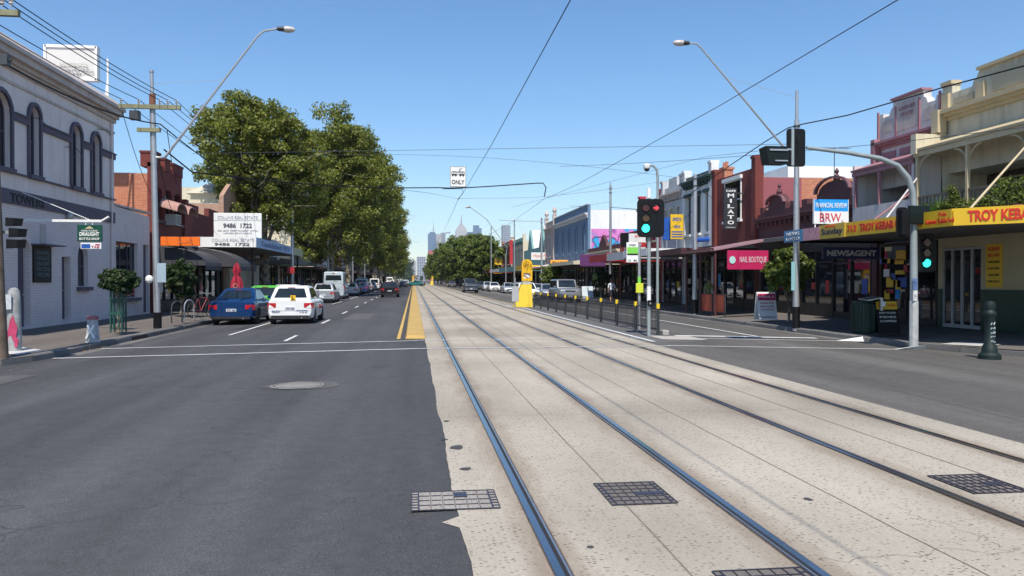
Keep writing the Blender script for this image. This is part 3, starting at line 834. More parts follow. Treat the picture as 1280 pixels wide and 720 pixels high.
P_yelf = paint('yellow_sign', (0.80, 0.50, 0.025), 0.4, 0.08)
P_oraf = paint('orange_sign', (0.86, 0.17, 0.015), 0.4, 0.06)
P_bluf = paint('blue_sign', (0.02, 0.10, 0.42), 0.4, 0.1)
P_skyf = paint('sky_blue_sign', (0.02, 0.32, 0.80), 0.4, 0.05)
P_brownw = paint('shopfront_shade_dark', (0.022, 0.02, 0.018), 0.5, 0.25)  # dark shopfront, blackened further for the shade beneath the awnings
P_greenw = paint('green_tile', (0.01, 0.05, 0.035), 0.25, 0.25, 5)
P_tin = paint('corrugated_roof', (0.42, 0.42, 0.42), 0.5, 0.12, 1.5, .3, .4)
P_canvas = paint('black_canvas', (0.045, 0.045, 0.055), 0.8, 0.15)
P_letr = paint('red_letter', (0.68, 0.035, 0.02), 0.4, 0.05)
P_soffit = paint('soffit_shade_grey', (0.14, 0.13, 0.12), 0.7, 0.15)  # grey lowered to carry the deep shade under the awnings
ROWCT = [0]

def arch_poly(y0, y1, z0, z1, arch, n=8):
    if not arch: return [(y0, z0), (y1, z0), (y1, z1), (y0, z1)]
    r = (y1-y0)/2; c = (y0+y1)/2; h = min(r, r*arch)
    return [(y0, z0), (y1, z0)]+[(c+r*math.cos(math.pi*k/n), z1-h+h*math.sin(math.pi*k/n)) for k in range(n+1)]

def plane_fn(side, X):
    return lambda d, y, z: Vector((X-side*d, y, z))

def window(root, F, y0, y1, z0, z1, arch, d, fm, gm=None, bars=(1, 1), hood=None, sill=None, name='window', t=.06):
    """frame with sash bars; the pane is its sub-part"""
    mb = MB(); P = arch_poly(y0, y1, z0, z1, arch); c = ((y0+y1)/2, (z0+z1)/2)
    I = arch_poly(y0+t, y1-t, z0+t, z1-t, arch)
    mb.slab(F, P, [I], d, d-.06)
    bx = lambda a, b, e, f: mb.hexa([F(d-.005, a, e), F(d-.005, b, e), F(d-.005, b, f), F(d-.005, a, f)], [F(d-.055, a, e), F(d-.055, b, e), F(d-.055, b, f), F(d-.055, a, f)])
    for k in range(1, bars[0]+1):
        yy = y0+(y1-y0)*k/(bars[0]+1) if bars[0] else 0
        bx(yy-.02, yy+.02, z0+t*.6, z1-t*.6)
    for k in range(1, bars[1]+1):
        zz = z0+(z1-z0)*k/(bars[1]+1); bx(y0+t*.6, y1-t*.6, zz-.025, zz+.025)
    w = mb.build(name, fm, root)
    g = MB(); g.face([F(d-.03, p, q) for p, q in P]); g.build('pane', gm or glassw, w)
    if hood:
        h = MB(); o = .13
        O = arch_poly(y0-o, y1+o, z1-(y1-y0)*.5*(arch or .3)-(.5 if arch else .02), z1+o, arch)
        Ii = arch_poly(y0-.0, y1+.0, z1-(y1-y0)*.5*(arch or .3)-(.5 if arch else .02)-.02, z1+.0, arch)
        if arch:
            n = len(O)-2
            a0 = O[2:]; b0 = Ii[2:]
            for (p, q), (r_, s_) in zip(zip(a0, a0[1:]), zip(b0, b0[1:])):
                h.hexa([F(.003, *p), F(.003, *q), F(.003, *s_), F(.003, *r_)], [F(.09, *p), F(.09, *q), F(.09, *s_), F(.09, *r_)])
            for sgn, yy in ((-1, y0), (1, y1)):
                ya, yb = sorted((yy, yy+sgn*o)); zz = a0[0][1]
                h.hexa([F(.003, ya, z0), F(.003, yb, z0), F(.003, yb, zz), F(.003, ya, zz)], [F(.075, ya, z0), F(.075, yb, z0), F(.075, yb, zz), F(.075, ya, zz)])
        else:
            h.hexa([F(.003, y0-o, z1), F(.003, y1+o, z1), F(.003, y1+o, z1+.2), F(.003, y0-o, z1+.2)], [F(.16, y0-o, z1), F(.16, y1+o, z1), F(.16, y1+o, z1+.2), F(.16, y0-o, z1+.2)])
        h.build('hood_mould', hood, w)
    if sill:
        s = MB(); s.hexa([F(.003, y0-.12, z0-.16), F(.003, y1+.12, z0-.16), F(.003, y1+.12, z0-.02), F(.003, y0-.12, z0-.02)],
                         [F(.15, y0-.12, z0-.16), F(.15, y1+.12, z0-.16), F(.15, y1+.12, z0-.02), F(.15, y0-.12, z0-.02)])
        s.build('sill', sill, w)
    return w

def fbox(mb, F, d0, d1, y0, y1, z0, z1):
    mb.hexa([F(d0, y0, z0), F(d0, y1, z0), F(d0, y1, z1), F(d0, y0, z1)], [F(d1, y0, z0), F(d1, y1, z0), F(d1, y1, z1), F(d1, y0, z1)])

def shopfront(root, F, y0, y1, z0, z1, fm, rng, gm=None, wall=None, posters=True):
    """recessed glazed front: riser, panes, door"""
    gm = gm or glassw
    n = max(2, round((y1-y0)/1.5)); door = rng.randrange(n)
    fr = MB(); gl = MB(); w = (y1-y0)/n
    for k in range(n):
        a, b = y0+k*w, y0+(k+1)*w
        fbox(fr, F, -.10, .02, a, a+.07, z0, z1)
        if k == door:
            gl.face([F(-.06, a+.07, z0+.1), F(-.06, b, z0+.1), F(-.06, b, z1-.6), F(-.06, a+.07, z1-.6)])
            fbox(fr, F, -.08, -.01, a+.07, b, z0, z0+.25); fbox(fr, F, -.08, -.01, a+.07, b, z1-.6, z1-.52)
            gl.face([F(-.06, a+.07, z1-.52), F(-.06, b, z1-.52), F(-.06, b, z1), F(-.06, a+.07, z1)])
        else:
            fbox(fr, F, -.10, .0, a+.07, b, z0, z0+.55)
            fbox(fr, F, -.10, .0, a+.07, b, z1-.5, z1-.44)
            gl.face([F(-.06, a+.07, z0+.55), F(-.06, b, z0+.55), F(-.06, b, z1-.5), F(-.06, a+.07, z1-.5)])
            gl.face([F(-.06, a+.07, z1-.44), F(-.06, b, z1-.44), F(-.06, b, z1), F(-.06, a+.07, z1)])
            if posters and rng.random() < .75:
                c = rng.choice([P_yelf, P_redf, white, P_bluf, P_cream, P_skyf, P_magf]); pa = rng.uniform(a+.15, b-.6); pz = rng.uniform(z0+.8, z1-1.5)
                pm = MB(); fbox(pm, F, -.055, -.045, pa, pa+rng.uniform(.25, .55), pz, pz+rng.uniform(.3, .75)); pm.build('poster', c, root)
    fbox(fr, F, -.10, .02, y1-.07, y1, z0, z1); fbox(fr, F, -.1, .03, y0, y1, z1, z1+.12)
    s = fr.build('shopfront', fm, root); gl.build('pane', gm, s)

def building(side, X, y0, y1, zt, wall, lab, cat='shop', name='shop_building', up=None, par=None, awn=None, front=True, depth=14, trim=None, seed=0, zg=None, group=None, upz=3.7, chim=(), sidem=None, fm=None, roofm=None, fasc=None):
    rng_ = random.Random(seed*7+3)
    zb = (gz(X) if zg is None else zg)
    F = plane_fn(side, X); trim = trim or wall
    root = empty(name, (X, y0, zb), lab, cat, group)
    y1i = y1-.012                                      # party walls stay a finger apart
    holes = []; wins = []
    if up:
        n = up.get('n', 2); w = up.get('w', 1.0); za, zc = up.get('z', (4.6, 6.4)); gap = (y1-y0)/n
        for k in range(n):
            c = y0+gap*(k+.5); holes.append(arch_poly(c-w/2, c+w/2, za, zc, up.get('arch', 0))); wins.append((c-w/2, c+w/2, za, zc))
    out = [(y0, upz), (y1i, upz)]
    top = (par or {}).get('poly')
    H = zt
    if top: out += [(y0+(y1i-y0)*p, H+q) for p, q in reversed(top)]
    else: out += [(y1i, H), (y0, H)]
    mb = MB(); mb.slab(F, out, holes, 0, -.28)
    # piers of the ground floor
    if front:
        fbox(mb, F, -.28, .0, y0, y0+.35, zb-.1, upz); fbox(mb, F, -.28, .0, y1i-.35, y1i, zb-.1, upz)
    else:
        fbox(mb, F, -.28, .0, y0, y1i, zb-.1, upz)
    if par and par.get('piers'):
        for yy in (y0-.004, y1i-.496): fbox(mb, F, -.33, .14, yy, yy+.5, upz, H+.45); fbox(mb, F, -.36, .2, yy-.003, yy+.503, H+.45, H+.6)
    mb.build('wall', wall, root)
    b = MB(); fbox(b, F, -.285, -depth, y0+.004, y1i-.004, zb-.1, H-.55)
    b.build('side_wall', sidem or wall, root)
    rf = MB(); fbox(rf, F, -.3, -depth+.1, y0+.2, y1i-.2, H-.55, H-.50); rf.build('roof', roofm or P_tin, root)
    if up:
        for (a, c_, e, f) in wins:
            window(root, F, a, c_, e, f, up.get('arch', 0), -.12, up.get('frame', white), bars=up.get('bars', (0, 1)), hood=up.get('hood'), sill=up.get('sill', trim))
    if par and par.get('cornice', True):
        c = MB(); z = H-par.get('drop', .7)
        fbox(c, F, .003, .22, y0, y1i, z, z+.12); fbox(c, F, .003, .34, y0, y1i, z+.12, z+.26); fbox(c, F, .003, .10, y0, y1i, z-.25, z-.02)
        n = int((y1-y0)/.5)
        for k in range(n):
            yy = y0+.2+k*.5; fbox(c, F, .10, .24, yy, yy+.14, z-.2, z-.005)
        c.build('cornice', par.get('cm', trim), root)
        c2 = MB(); fbox(c2, F, -.30, .06, y0, y1i, H, H+.08) if not top else None
        if not top: c2.build('coping', par.get('cm', trim), root)
        else: c2.bm.free()
    for (yy, dd, hz) in chim:
        m = MB(); fbox(m, F, -dd, -dd-.55, yy, yy+1.1, H-.6, H+hz); fbox(m, F, -dd+.07, -dd-.62, yy-.07, yy+1.17, H+hz, H+hz+.14)
        for q in (.2, .6): m.lathe(F(-dd-.27, yy+q+.1, 0), [(.12, H+hz+.14), (.10, H+hz+.5)], 8)
        m.build('chimney', B_orange, root)
    if front:
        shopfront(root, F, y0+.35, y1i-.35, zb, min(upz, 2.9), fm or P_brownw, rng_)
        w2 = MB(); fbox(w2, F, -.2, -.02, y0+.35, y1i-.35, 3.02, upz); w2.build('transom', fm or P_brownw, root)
    if awn:
        dp = awn.get('d', 4.1); z = awn.get('z', 3.05); h = awn.get('h', .45); fm_ = awn.get('m', trim); sl = awn.get('slope', 0)
        a = MB()
        ya, yb = y0+.01, y1i-.01
        if sl:
            a.hexa([F(.02, ya, z+sl), F(.02, yb, z+sl), F(dp, yb, z+.02), F(dp, ya, z+.02)], [F(.02, ya, z+sl+.06), F(.02, yb, z+sl+.06), F(dp+.1, yb, z+.08), F(dp+.1, ya, z+.08)])
        else:
            fbox(a, F, .02, dp-.06, ya+.05, yb-.05, z+.04, z+.16)
        aw = a.build('awning', awn.get('rm', P_tin if sl else P_soffit), root)
        f = MB(); fh = h if not sl else .18
        fbox(f, F, dp-.06, dp, ya, yb, z-.02, z+fh)
        if awn.get('end', True) and not sl: fbox(f, F, .03, dp-.062, ya, ya+.05, z-.02, z+fh)
        if sl and awn.get('valance'):
            fbox(f, F, dp-.02, dp+.01, ya, yb, z-awn['valance'], z-.025)
        f.build('fascia', fm_, aw)
        if awn.get('posts'):
            for k in range(awn['posts']):
                yy = y0+.15+(y1-y0-.3)*k/max(1, awn['posts']-1)
                p = MB(); p.cyl(F(dp-.2, yy, gz(X-side*(dp-.2))), F(dp-.2, yy, z), .05, n=8); p.build('awning_post', awn.get('pm', trim), root)
        if awn.get('text'):
            s, c = awn['text']
            rr = YM if side > 0 else YP
            text(s, (y1-y0)*.7, fh*.5, F(dp+.008, (y0+y1)/2, z+fh/2), rr, Z1, c, aw)
        if awn.get('etext'):
            s, c = awn['etext']
            cx = (F(.5, 0, 0).x+F(dp-.3, 0, 0).x)/2
            text(s, (dp-.8)*.85, fh*.5, (cx, ya-.008, z+fh/2), XP, Z1, c, aw)
    return root, F

# ---------------------------------------------------------------- left: two-storey corner hotel
def hotel():
    X = XL; F = plane_fn(-1, X); y0, y1 = 19.5, 35.2; zb = gz(X)
    root = empty('hotel_building', (X, y0, zb), 'two-storey pale painted hotel with arched upper windows at the left edge', 'hotel')
    up = []
    for (ua, ub, vt) in ((-14, 12.5, 117), (36, 48.6, 131), (88.5, 100.5, 156), (114, 124, 168)):
        a, b = AX(ua, 200, X).y, AX(ub, 200, X).y; up.append((a, b))
    zt = AX(42, 131, X).z-.05; zs = 5.1
    holes = [arch_poly(a, b, zs, zt, 1.0, 12) for a, b in up]
    mb = MB(); mb.slab(F, [(y0, 4.45), (y1, 4.45), (y1, 8.75), (y0, 8.75)], holes, 0, -.35)
    mb.build('upper_wall', P_hotel, root)
    # ground floor openings
    G = []
    def yz(u, v): p = AX(u, v, X); return p.y, p.z
    a, b = yz(22, 300)[0], yz(38, 300)[0]; G.append(('door', a, b, zb+.05, yz(30, 298)[1], 1.0))
    a, b = yz(77, 300)[0], yz(88, 300)[0]; G.append(('door', a, b, zb+.15, yz(82, 321)[1], 0))
    a, b = yz(97, 300)[0], yz(110, 300)[0]; G.append(('window', a, b, yz(103, 358)[1], yz(103, 306)[1], 1.0))
    low = MB(); low.slab(F, [(y0, zb-.1), (y1, zb-.1), (y1, 4.0), (y0, 4.0)], [arch_poly(g[1], g[2], g[3], g[4], g[5], 10) for g in G], 0, -.35)
    low.build('lower_wall', B_white, root)
    for g in G:
        if g[0] == 'door':
            d = MB(); P = arch_poly(g[1]-.02, g[2]+.02, g[3]-.02, g[4]+.02, g[5]); d.slab(F, P, [], -.22, -.28)
            w = g[2]-g[1]
            for k in range(2): 
                for (za, zc) in ((g[3]+.2, g[3]+.9), (g[3]+1.1, g[3]+1.9)):
                    fbox(d, F, -.225, -.205, g[1]+w*(.08+.48*k), g[1]+w*(.44+.48*k), za, zc)
            dd = d.build('door', P_purple, root)
            m = MB(); m.ball(F(-.19, g[2]-.12, g[3]+1.05), .035); m.build('handle', steel, dd)
        else: window(root, F, g[1], g[2], g[3], g[4], 1.0, -.16, P_purple, sill=P_purple)
    # string band, cornice, parapet, impost band
    b = MB(); fbox(b, F, -.30, .05, y0, y1, 4.0, 4.45); b.build('string_band', P_purple, root)
    text('TOWERS', 2.3, .30, F(.062, AX(33, 258, X).y, 4.2), YP, Z1, black, root, bold=.02)
    zi = AX(60, 163, X).z; b = MB(); prev = y0
    for a, c in up+[(y1+.14, 0)]:
        fbox(b, F, .003, .08, prev, a-.14, zi-.12, zi+.08); fbox(b, F, .003, .12, prev, a-.14, zi+.08, zi+.13)
        prev = c+.14; b.build('impost_band', P_purple, root); b = MB()
    b.bm.free()
    b = MB(); fbox(b, F, .003, .10, y0, y1, 4.95, 5.0); b.build('sill_band', P_purple, root)
    c = MB()
    for d, za, zc in ((.10, 8.15, 8.3), (.22, 8.3, 8.42), (.40, 8.42, 8.62), (.50, 8.62, 8.75)): fbox(c, F, .003, d, y0, y1, za, zc)
    c.hexa([F(-.3, y0, 8.75), F(-.3, y1, 8.75), F(.42, y1, 8.75), F(.42, y0, 8.75)], [F(-.3, y0, 9.1), F(-.3, y1, 9.1), F(.10, y1, 9.1), F(.10, y0, 9.1)])
    fbox(c, F, .003, .05, y0, y1, 7.72, 7.8)
    c.build('cornice', P_cornice, root)
    for a, c_ in up: window(root, F, a, c_, zs, zt, 1.0, -.15, P_purple, bars=(0, 1), hood=P_purple, sill=P_purple)
    s = MB(); fbox(s, F, -.352, -14, y0, y1, zb-.1, 8.7); s.build('side_wall', B_white, root)
    # chalkboard, vent, little wall lamp, cable
    a, b_ = yz(40, 300)[0], yz(62, 300)[0]; z0_, z1_ = yz(51, 353)[1], yz(51, 308)[1]
    m = MB(); fbox(m, F, .003, .06, a, b_, z0_, z1_); nb = m.build('notice_board', black, root)
    for k, s_ in enumerate(('PARMA', 'NIGHT', 'DRAUGHT', 'FUNCTIONS', 'WELCOME')):
        text(s_, (b_-a)*.7, .13, F(.066, (a+b_)/2, z1_-.22-k*(z1_-z0_-.3)/5), YP, Z1, paint('faded_letter', (.13, .17, .19), .6), nb)
    m = MB(); fbox(m, F, .003, .45, a-.1, b_+.25, z1_+.02, z1_+.06); m.build('board_hood', P_purple, root)
    m = MB(); fbox(m, F, .003, .03, a+.55, a+.95, z1_+.1, z1_+.75); m.build('wall_vent', P_cornice, root)
    m = MB(); m.ball(F(.12, AX(83, 278, X).y, 3.95), .13, 1, 1, 1.5); m.build('wall_lamp', steel, root)
    m = MB(); m.tube([F(.06, y, z) for y, z in ((y1-.4, 8.1), (y1-.4, 6.2), (y1-.42, 4.5), (y1-.4, .2))], .045, 6); m.build('downpipe', P_hotel, root)
    
    for yy, zz in ((27.6, 6.9), (30.4, 6.4), (33.4, 7.6)): m = MB(); m.tube([F(.03, yy, zz), F(.04, yy+.8, zz+.12), F(.03, yy+1.4, zz)], .012, 5); m.build('wall_cable', wirem, root)
    # single storey annex
    y2 = 39.7
    an = empty('annex_building', (X, y1, zb), 'single-storey white brick annex beside the corner hotel', 'building')
    G = [('w', AX(145, 330, X).y, AX(172, 330, X).y, AX(160, 372, X).z, AX(160, 303, X).z), ('d', AX(179, 330, X).y, AX(186, 330, X).y, zb+.05, AX(182, 306, X).z)]
    G[1] = ('d', G[1][1], min(G[1][2], y2-.1), G[1][3], G[1][4])
    mb = MB(); mb.slab(F, [(y1+.01, zb-.1), (y2, zb-.1), (y2, 4.62), (y1+.01, 4.75)], [arch_poly(g[1], g[2], g[3], g[4], 0) for g in G], 0, -.3); mb.build('wall', B_white, an)
    m = MB(); fbox(m, F, -.31, .05, y1+.01, y2, 4.76, 4.84); m.build('coping', P_cornice, an)
    window(an, F, *G[0][1:], 0, -.14, P_purple, bars=(2, 1), sill=P_purple)
    m = MB(); fbox(m, F, -.12, -.10, G[0][1]+1.0, G[0][2]-.1, G[0][3]+.1, G[0][3]+1.0); m.build('window_poster', P_redf, an)
    m = MB(); fbox(m, F, -.2, -.14, *G[1][1:]); m.build('door', P_purple, an)
    m = MB(); fbox(m, F, -.302, -13, y1+.01, y2, zb-.1, 4.55); m.build('side_wall', B_white, an)
hotel()

# rooftop sign of the hotel
c0, c1 = AY(58, 80, 37.5), AY(119, 80, 37.5)
root = empty('rooftop_sign', (c1.x, 37.5, 8.7), 'white framed rooftop sign board above the hotel parapet, faded lettering', 'sign')
zb_, zt_ = AY(119, 98, 37.5).z, AY(60, 59, 37.5).z
sm = paint('faded_sign', (0.62, 0.60, 0.57), .7, .04)
MB().box(c0.x, c1.x, 37.5, 37.75, zb_, zt_).build('board', sm, root)
m = MB()
for (a, b, c, d) in ((c0.x-.05, c1.x+.05, zt_, zt_+.12), (c0.x-.05, c1.x+.05, zb_-.12, zb_), (c0.x-.1, c0.x, zb_-.1, zt_+.1), (c1.x, c1.x+.1, zb_-.1, zt_+.1)): m.box(a, b, 37.44, 37.8, c, d)
m.build('frame', white, root)
m = MB(); m.cyl((c1.x+.35, 38.0, 4.8), (c1.x+.35, 38.0, zt_-.3), .05); m.cyl((c1.x-.35, 37.9, 4.7), (c1.x+.35, 38.0, zt_-1.2), .045)
m.cyl((c0.x+.3, 38.0, 4.8), (c0.x+.3, 38.0, zt_-.3), .05)
m.build('support', white, root)
fl = paint('ghost_letter', (.42, .40, .38), .8, .05); fl2 = paint('faded_dark_letter', (.16, .155, .16), .8, .05)
cx = (c0.x+c1.x)/2; hgt = zt_-zb_
for s, w, dz, mm in (('SAFFRON', 1.15, .44, fl), ('GOURMET', 1.3, .34, fl), ('FLAVOURS OF INDIA', 1.75, .20, fl2), ('HOTEL', .8, .09, fl2)):
    text(s, w, hgt*.075, (cx+.12, 37.43, zb_+hgt*dz), XP, Z1, mm, root)

# hanging pub sign (on a bracket from the hotel wall)
hy = 27.2
a = AY(97, 281, hy); b = AY(128, 302, hy)
k0, k1 = a.x, b.x
root = empty('hanging_sign', ((k0+k1)/2, hy, b.z), 'green bottle shop sign hanging from a white bracket on the hotel wall', 'sign')
MB().box(k0, k1, hy-.04, hy+.04, b.z, a.z, .01).build('sign_board', paint('bottle_green', (.008, .07, .045), .35, .15), root)
w_ = k1-k0; h_ = a.z-b.z; cx = (k0+k1)/2
text('HAND POURED', w_*.66, h_*.11, (cx, hy-.048, b.z+h_*.64), XP, Z1, white, root)
text('DRAUGHT', w_*.8, h_*.24, (cx, hy-.048, b.z+h_*.44), XP, Z1, white, root, bold=.03)
text('BOTTLE SHOP', w_*.82, h_*.14, (cx, hy-.048, b.z+h_*.16), XP, Z1, white, root, bold=.02)
m = MB(); yy = hy-.05
m.face([(cx-.14, yy, b.z+h_*.76), (cx+.14, yy, b.z+h_*.76), (cx+.05, yy, b.z+h_*.88), (cx, yy, b.z+h_*.93), (cx-.05, yy, b.z+h_*.88)]); m.build('crest', P_yeld, root)
c = AY(101, 303.5, hy); d = AY(127, 311.5, hy)
MB().box(c.x, d.x, hy-.03, hy+.03, d.z, c.z, .01).build('lower_board', white, root)
MB().box(c.x+.03, c.x+.30, hy-.036, hy-.032, d.z+.03, c.z-.04).build('blue_panel', P_bluf, root)
MB().box(c.x+.45, d.x-.04, hy-.036, hy-.032, d.z+.12, c.z-.04).build('red_panel', P_magf, root)
text('TAB', .25, .07, (d.x-.18, hy-.037, d.z+.07), XP, Z1, P_magf, root)
m = MB(); e = AY(97, 276, hy); f = AY(127, 276, hy)
m.box(XL+.02, f.x, hy-.03, hy+.03, e.z-.04, e.z+.04); m.cyl((f.x, hy, e.z), (f.x+.22, hy, e.z+.14), .035)
m.cyl((XL+.02, hy, e.z+.9), (cx, hy, e.z+.03), .012)
for q in (k0+.25, k1-.3): m.cyl((q, hy, e.z), (q, hy, a.z), .015)
m.build('bracket', white, root)

# ---------------------------------------------------------------- left row beyond the hotel
Yr0 = 40.3
YRB = YX(228, XL)
rt, F = building(-1, XL, Yr0, YRB, 7.3, B_redp, 'two-storey red brick shop with a line of square chimneys on its parapet', up=dict(n=3, w=1.1, z=(4.6, 6.2), arch=.4, frame=P_maroon), sidem=B_orange, trim=P_maroon, seed=2, par=dict(cornice=False), upz=3.6, fm=P_brownw)
for yy, hz in ((Yr0, .45), (41.9, .35), (43.3, .3), (YRB-.95, .3)):
    m = MB(); fbox(m, F, .06, -.6, yy, yy+.9, 7.3-.2, 7.3+hz); fbox(m, F, .1, -.64, yy-.04, yy+.94, 7.3+hz, 7.3+hz+.1); m.build('chimney', B_redp, rt)
# wall air conditioner and hood mouldings over the sign
m = MB(); fbox(m, F, .02, .55, 42.0, 42.9, 4.4, 4.95); ac = m.build('air_conditioner', paint('ac_grey', (.45, .45, .44), .6, .1), rt)
m = MB(); 
for k in range(6): fbox(m, F, .552, .57, 42.08, 42.82, 4.47+k*.075, 4.50+k*.075)
m.build('grille', black, ac)
for yy in (41.2, 43.2):
    m = MB(); 
    for k in range(7):
        t0, t1 = math.pi*k/7, math.pi*(k+1)/7; c_ = yy+.7
        m.hexa([F(.02, c_+.75*math.cos(t0), 5.25+.42*math.sin(t0)), F(.02, c_+.75*math.cos(t1), 5.25+.42*math.sin(t1)), F(.9, c_+.9*math.cos(t1), 5.0+.42*math.sin(t1)), F(.9, c_+.9*math.cos(t0), 5.0+.42*math.sin(t0))],
               [F(.02, c_+.75*math.cos(t0), 5.30+.42*math.sin(t0)), F(.02, c_+.75*math.cos(t1), 5.30+.42*math.sin(t1)), F(.9, c_+.9*math.cos(t1), 5.05+.42*math.sin(t1)), F(.9, c_+.9*math.cos(t0), 5.05+.42*math.sin(t0))])
    m.build('sign_hood', paint('terracotta_hood', (.42, .24, .20), .8, .2), rt)
# orange sign board facing up the street, on the awning edge
p, q = AY(201, 296, 40.2), AY(250, 307.5, 40.2)
root = empty('shop_sign', (p.x, 40.2, q.z), 'plain bright orange sign board over the curved black awnings', 'sign')
MB().box(p.x, (p.x+q.x)/2-.02, 40.15, 40.27, q.z, p.z, .01).build('left_panel', P_oraf, root)
MB().box((p.x+q.x)/2+.02, q.x, 40.15, 40.27, q.z, p.z, .01).build('right_panel', P_oraf, root)
text('CELLARS', .7, .2, (q.x-.7, 40.14, (p.z+q.z)/2), XP, Z1, paint('dull_orange_letter', (.62, .16, .04), .6), root)
# curved canvas awnings
def canvas(ya, yb, lab, xa=XL, xo=2.0, zt=3.25, zb_=2.35):
    root = empty('canvas_awning', (xa, ya, zb_), lab, 'awning')
    F = plane_fn(-1, xa); m = MB(); rings = []
    for k in range(9):
        t = k/8*math.pi/2
        rings.append([F(.02+xo*math.sin(t), ya+.06*0, zb_+(zt-zb_)*math.cos(t)), F(.02+xo*math.sin(t), yb, zb_+(zt-zb_)*math.cos(t))])
    for a, b in zip(rings, rings[1:]):
        m.face([a[0], a[1], b[1], b[0]])
    for yy in (ya, yb): m.face([F(.02, yy, zb_)]+[r[0 if yy == ya else 1] for r in rings])
    m.face([rings[-1][0], rings[-1][1], rings[-1][1]+Vector((0, 0, -.22)), rings[-1][0]+Vector((0, 0, -.22))])
    m.build('canvas', P_canvas, root)
    m = MB()
    for yy in (ya, (ya+yb)/2, yb): m.tube([r_[0]*0+F(.02+xo*math.sin(k/8*math.pi/2)+.01, yy, zb_+(zt-zb_)*math.cos(k/8*math.pi/2)+.012) for k, r_ in enumerate(rings)], .014, 5)
    m.build('frame', darksteel, root)
canvas(40.6, 43.9, 'near curved black canvas awning under the orange sign', xo=2.3)
canvas(44.2, 48.6, 'far curved black canvas awning, lighter grey in the sun, by the potted shrub', xo=3.2, zt=3.4)
# low dark-red parapet shop with the agent's awning
rt, F = building(-1, XL, YRB+.05, 54.5, 5.4, B_redp, 'low dark red brick shop behind the agent sign board', par=dict(cornice=False, piers=True, poly=[(0, 0), (.1, 0), (.1, .5), (.35, .5), (.35, .1), (.6, .1), (.6, .6), (.85, .6), (.85, 0), (1, 0)]), trim=P_maroon, seed=5, upz=3.4)
Yf = 46.5
p, q = AY(255, 296, Yf), AY(320, 308, Yf)
root = empty('agent_awning', (XL, Yf, 3.2), 'white and blue fascia awning of the real estate agent over the footpath', 'awning')
xo = AY(320, 300, Yf).x; zt_, zb_ = AY(320, 296.5, Yf).z, AY(320, 309, Yf).z
MB().box(XL+.03, xo, Yf, Yf+.08, zb_, zt_).build('end_fascia', white, root)
Ye = AX(378, 310, xo).y
m = MB(); m.box(xo-.06, xo+.02, Yf+.085, Yf+(Ye-Yf)*.72, zb_, zt_); ff = m.build('street_fascia', paint('pale_blue_fascia', (.28, .42, .60), .5), root)
MB().box(xo-.06, xo+.02, Yf+(Ye-Yf)*.725, Ye, zb_, zt_).build('street_fascia', paint('dull_yellow_fascia', (.42, .42, .22), .5), root)
MB().box(XL+.03, xo-.07, Yf+.09, Ye, zb_+.05, zb_+.2).build('canopy', P_soffit, root)
text('Established 1977', (Ye-Yf)*.55, .3, (xo+.03, Yf+(Ye-Yf)*.36, (zb_+zt_)/2), YP, Z1, paint('navy_letter', (.03, .06, .22), .5), ff)
dk = paint('dark_letter', (.09, .09, .11), .5); gy = paint('grey_letter', (.33, .36, .42), .5)
text('COLLINS REAL ESTATE', 2.3, .17, ((XL+xo)/2+.55, Yf-.01, zt_-.17), XP, Z1, gy, root)
text('9486  1722', 1.9, .17, ((XL+xo)/2+.5, Yf-.01, zb_+.16), XP, Z1, dk, root, bold=.02)
for yy in (Yf+.6, Ye-.6): MB().cyl((xo-.3, yy, -.04), (xo-.3, yy, zb_), .06).build('awning_post', black, root)
Yb = 47.5
p, q = AY(267, 266, Yb), AY(327, 298, Yb)
root = empty('billboard', ((p.x+q.x)/2, Yb, zt_), 'large white agent billboard with a black phone number standing on the awning', 'billboard')
MB().box(p.x, q.x, Yb, Yb+.12, q.z, p.z, .015).build('board', white, root)
w_, h_ = q.x-p.x, p.z-q.z; cx = (p.x+q.x)/2
text('COLLINS REAL ESTATE', w_*.84, h_*.12, (cx, Yb-.012, q.z+h_*.82), XP, Z1, gy, root)
text('9486  1722', w_*.60, h_*.19, (cx, Yb-.012, q.z+h_*.50), XP, Z1, dk, root, bold=.03)
text('SALES   LEASING   PROPERTY MANAGEMENT   AUCTIONS', w_*.84, h_*.06, (cx, Yb-.012, q.z+h_*.30), XP, Z1, gy, root)
text('LICENSED ESTATE AGENTS', w_*.6, h_*.05, (cx, Yb-.012, q.z+h_*.20), XP, Z1, gy, root)
m = MB(); m.box(p.x, q.x, Yb-.008, Yb-.002, q.z+h_*.70, q.z+h_*.715)
for t in (.46, .70): m.box(p.x+w_*t, p.x+w_*t+.012, Yb-.009, Yb-.003, q.z, p.z)
m.build('panel_joint', gy, root)
m = MB()
for t in (.1, .5, .9): m.cyl((p.x+w_*t, Yb+.06, zt_-.35), (p.x+w_*t, Yb+.06, q.z), .035); m.cyl((p.x+w_*t, Yb+.9, zt_-.35), (p.x+w_*t, Yb+.13, p.z-.4), .025)
m.build('leg', steel, root)
m = MB(); m.box(XL+.02, XL+.30, 55.0, 67.5, .05, 3.3); o_ = m.build('render_wall', P_cream, label='sunlit cream rendered wall beyond the agent awning', cat='wall')
